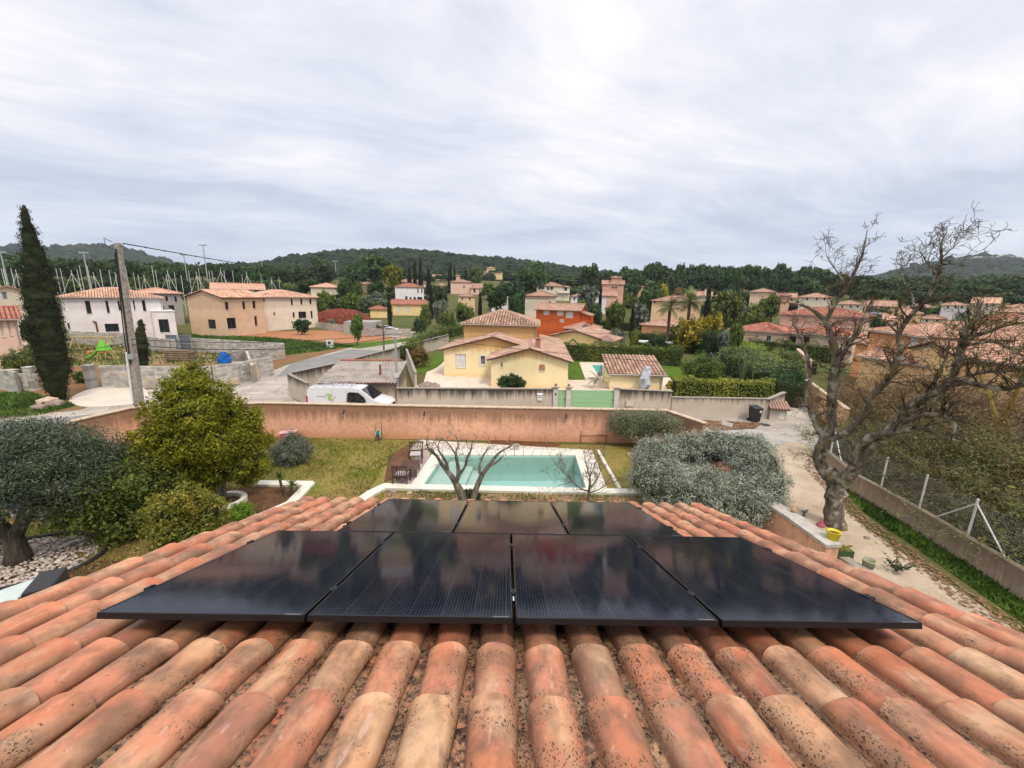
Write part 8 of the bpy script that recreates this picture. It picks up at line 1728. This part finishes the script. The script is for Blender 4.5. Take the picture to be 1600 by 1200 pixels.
bare('plum_tree', 'small leafless fruit tree with fine spreading twigs at the pool corner', b, [
 [(919, 790, 0, .06), (920, 772, 0, .055), (921, 760, 0, .045), (922, 748, 0, .03), (917, 730, 0, .02), (913, 712, 0, .01)], [(921, 768, 0, .035), (905, 762, .1, .028), (893, 750, .2, .022), (880, 738, .3, .015), (866, 722, .3, .008)],
 [(921, 764, 0, .03), (932, 750, .1, .022), (938, 735, .1, .015), (935, 715, .1, .008)], [(921, 770, 0, .03), (935, 765, -.1, .022), (950, 757, -.2, .012), (962, 752, -.2, .006)], [(895, 752, .2, .02), (885, 756, 0, .014), (872, 758, -.1, .007)], [(920, 750, 0, .02), (926, 735, -.1, .014), (930, 722, -.1, .007)]],
 bark_plum, .95, .75, 4, lev=2, rt=.008)
# bare shrubs and thicket beyond the fence
def thicket_mesh(seed, n, L, lev, m, leafn=0, leafm=None, spread=.8):
    r = np.random.RandomState(seed); q = Twigs()
    for i in range(n): a = r.uniform(0, 6.28); grow(q, r, np.array([cos(a)*.25*spread, sin(a)*.25*spread, 0]), np.array([cos(a)*spread*r.uniform(.2, 1), sin(a)*spread*r.uniform(.2, 1), 1.0]), L*r.uniform(.7, 1.2), .028, lev, up=.2, wig=.5, kids=(3, 5), sides=4)
    o = q.build('branches', m, None); me = o.data; V = q.V; bpy.data.objects.remove(o); P_ = np.concatenate(V); lm = None
    if leafn: P2 = P_[r.choice(len(P_), leafn)]+r.normal(0, .08, (leafn, 3)); lm = quads_mesh('leaves', leaf_quads(P2, np.tile([0, 0, 1.0], (leafn, 1)), .065, .45, r, 1.0), leafm, r.rand(leafn))
    return me, lm
tk_brown = barkmat('thicket_brown', (.08, .05, .03), (.27, .17, .10)); tk_grey = barkmat('thicket_grey', (.10, .09, .075), (.26, .23, .19)); moss_l = leafmat('mossy_leaves', (.035, .042, .006), (.085, .088, .012), (.15, .13, .025), trans=.15)
TKs = [thicket_mesh(1, 15, 1.9, 2, tk_brown, 2500, russet_m), thicket_mesh(2, 15, 1.8, 2, tk_grey, 9000, moss_l), thicket_mesh(3, 14, 2.2, 2, tk_brown, 5000, moss_l), thicket_mesh(4, 16, 1.6, 2, tk_grey, 1500, russet_m)]
rr = random.Random(8); k = 0
for gx_, gy_, s_, kind in [(x, y, s, kk) for x, y, s, kk in (
  (1330, 715, 1.1, 1), (1350, 700, 1.2, 0), (1385, 735, 1.1, 1), (1375, 700, 1.4, 3), (1415, 745, 1.2, 3), (1420, 715, 1.5, 2), (1450, 765, 1.15, 1), (1455, 730, 1.5, 1), (1490, 785, 1.2, 0), (1490, 745, 1.6, 3), (1525, 800, 1.2, 1), (1525, 765, 1.6, 2), (1560, 825, 1.2, 3), (1560, 780, 1.6, 1), (1595, 845, 1.2, 2), (1600, 795, 1.7, 1), (1640, 860, 1.3, 1), (1650, 810, 1.8, 2), (1700, 900, 1.4, 1),
  (1330, 670, 1.5, 0), (1370, 665, 1.7, 0), (1410, 680, 1.7, 3), (1445, 690, 1.8, 0), (1480, 700, 1.9, 3), (1515, 715, 1.9, 0), (1555, 730, 2.0, 3), (1600, 745, 2.0, 0), (1310, 650, 1.3, 0), (1345, 640, 1.6, 3), (1390, 640, 1.9, 0), (1435, 655, 2.0, 3), (1475, 665, 2.1, 0), (1520, 675, 2.1, 0), (1570, 690, 2.2, 3), (1620, 700, 2.2, 0))]:
    p = at(gx_, gy_); o = thing('thicket_shrub', (p.x, p.y, 0), 'leafless brown twiggy shrub between the fence and the ochre houses' if kind in (0, 3) else 'mossy green twiggy shrub just behind the wire fence', 'shrub', 'bare brown shrubs before the ochre houses' if kind in (0, 3) else 'mossy shrubs behind the wire fence', rr.uniform(0, 6.28)); o.scale = (s_*1.1, s_*1.1, s_*rr.uniform(.8, 1.0)*(.76 if kind in (1, 2) else .62)); link('branches', TKs[kind][0], o); link('leaves', TKs[kind][1], o)
# mossy ochre trunk at the right edge, ground litter under the thicket
b = at(1552, 735); bare('bare_tree', 'mustard lichened bare tree at the right edge behind the fence', b, [[(1548, 745, 0, .2), (1552, 700, 0, .17), (1556, 660, 0, .14), (1545, 620, .2, .1), (1530, 580, .4, .05), (1526, 550, .4, .02)], [(1556, 670, 0, .13), (1575, 640, -.2, .1), (1592, 605, -.3, .07), (1605, 570, -.4, .04)]], barkmat('mustard_bark', (.12, .08, .02), (.34, .24, .05)), .9, 1.3, 6, lev=2, rt=.02)
sheet('undergrowth_ground', P((1292, 728), (1335, 768), (1435, 827), (1600, 935), (1800, 1060), (1900, 700), (1500, 610), (1310, 640), (1280, 690)), .010, groundmat('thicket_floor', [(.3, (.05, .045, .015)), (.5, (.11, .085, .03)), (.65, (.09, .10, .02)), (.8, (.19, .14, .07))], .9, 8))
# leaf litter: dry leaves strewn on street and verge
def litter(name, poly, n, m, L, seed):
    r = np.random.RandomState(seed); xs, ys = [p[0] for p in poly], [p[1] for p in poly]; x = r.uniform(min(xs), max(xs), n*4); y = r.uniform(min(ys), max(ys), n*4); ins = np.zeros(len(x), bool); j = len(poly)-1
    for i in range(len(poly)):
        xi, yi = poly[i][0], poly[i][1]; xj, yj = poly[j][0], poly[j][1]; ins ^= ((yi > y) != (yj > y)) & (x < (xj-xi)*(y-yi)/(yj-yi+1e-9)+xi); j = i
    x, y = x[ins][:n], y[ins][:n]; P_ = np.stack([x, y, np.full(len(x), .05)], 1); o = link(name, quads_mesh(name, leaf_quads(P_, np.tile([0, 0, 3.0], (len(P_), 1)), L, .6, r, .5), m, r.rand(len(P_)))); o['kind'] = 'stuff'
dry = leafmat('dry_leaves', (.14, .07, .03), (.26, .14, .07), (.38, .24, .13), trans=0, rnd=0)
litter('leaf_litter', P((1045, 654), (1190, 662), (1180, 670), (1080, 676), (1055, 668)), 2600, dry, .16, 1); litter('leaf_litter', P((1268, 705), (1300, 750), (1350, 805), (1500, 915), (1700, 1040), (1700, 1090), (1480, 930), (1330, 810), (1255, 730)), 2600, dry, .09, 2); litter('leaf_litter', P((-20, 850), (330, 800), (350, 860), (0, 980)), 2200, dry, .09, 3)
litter('leaf_litter', P((600, 700), (1000, 720), (1000, 700), (640, 690)), 900, dry, .07, 4)
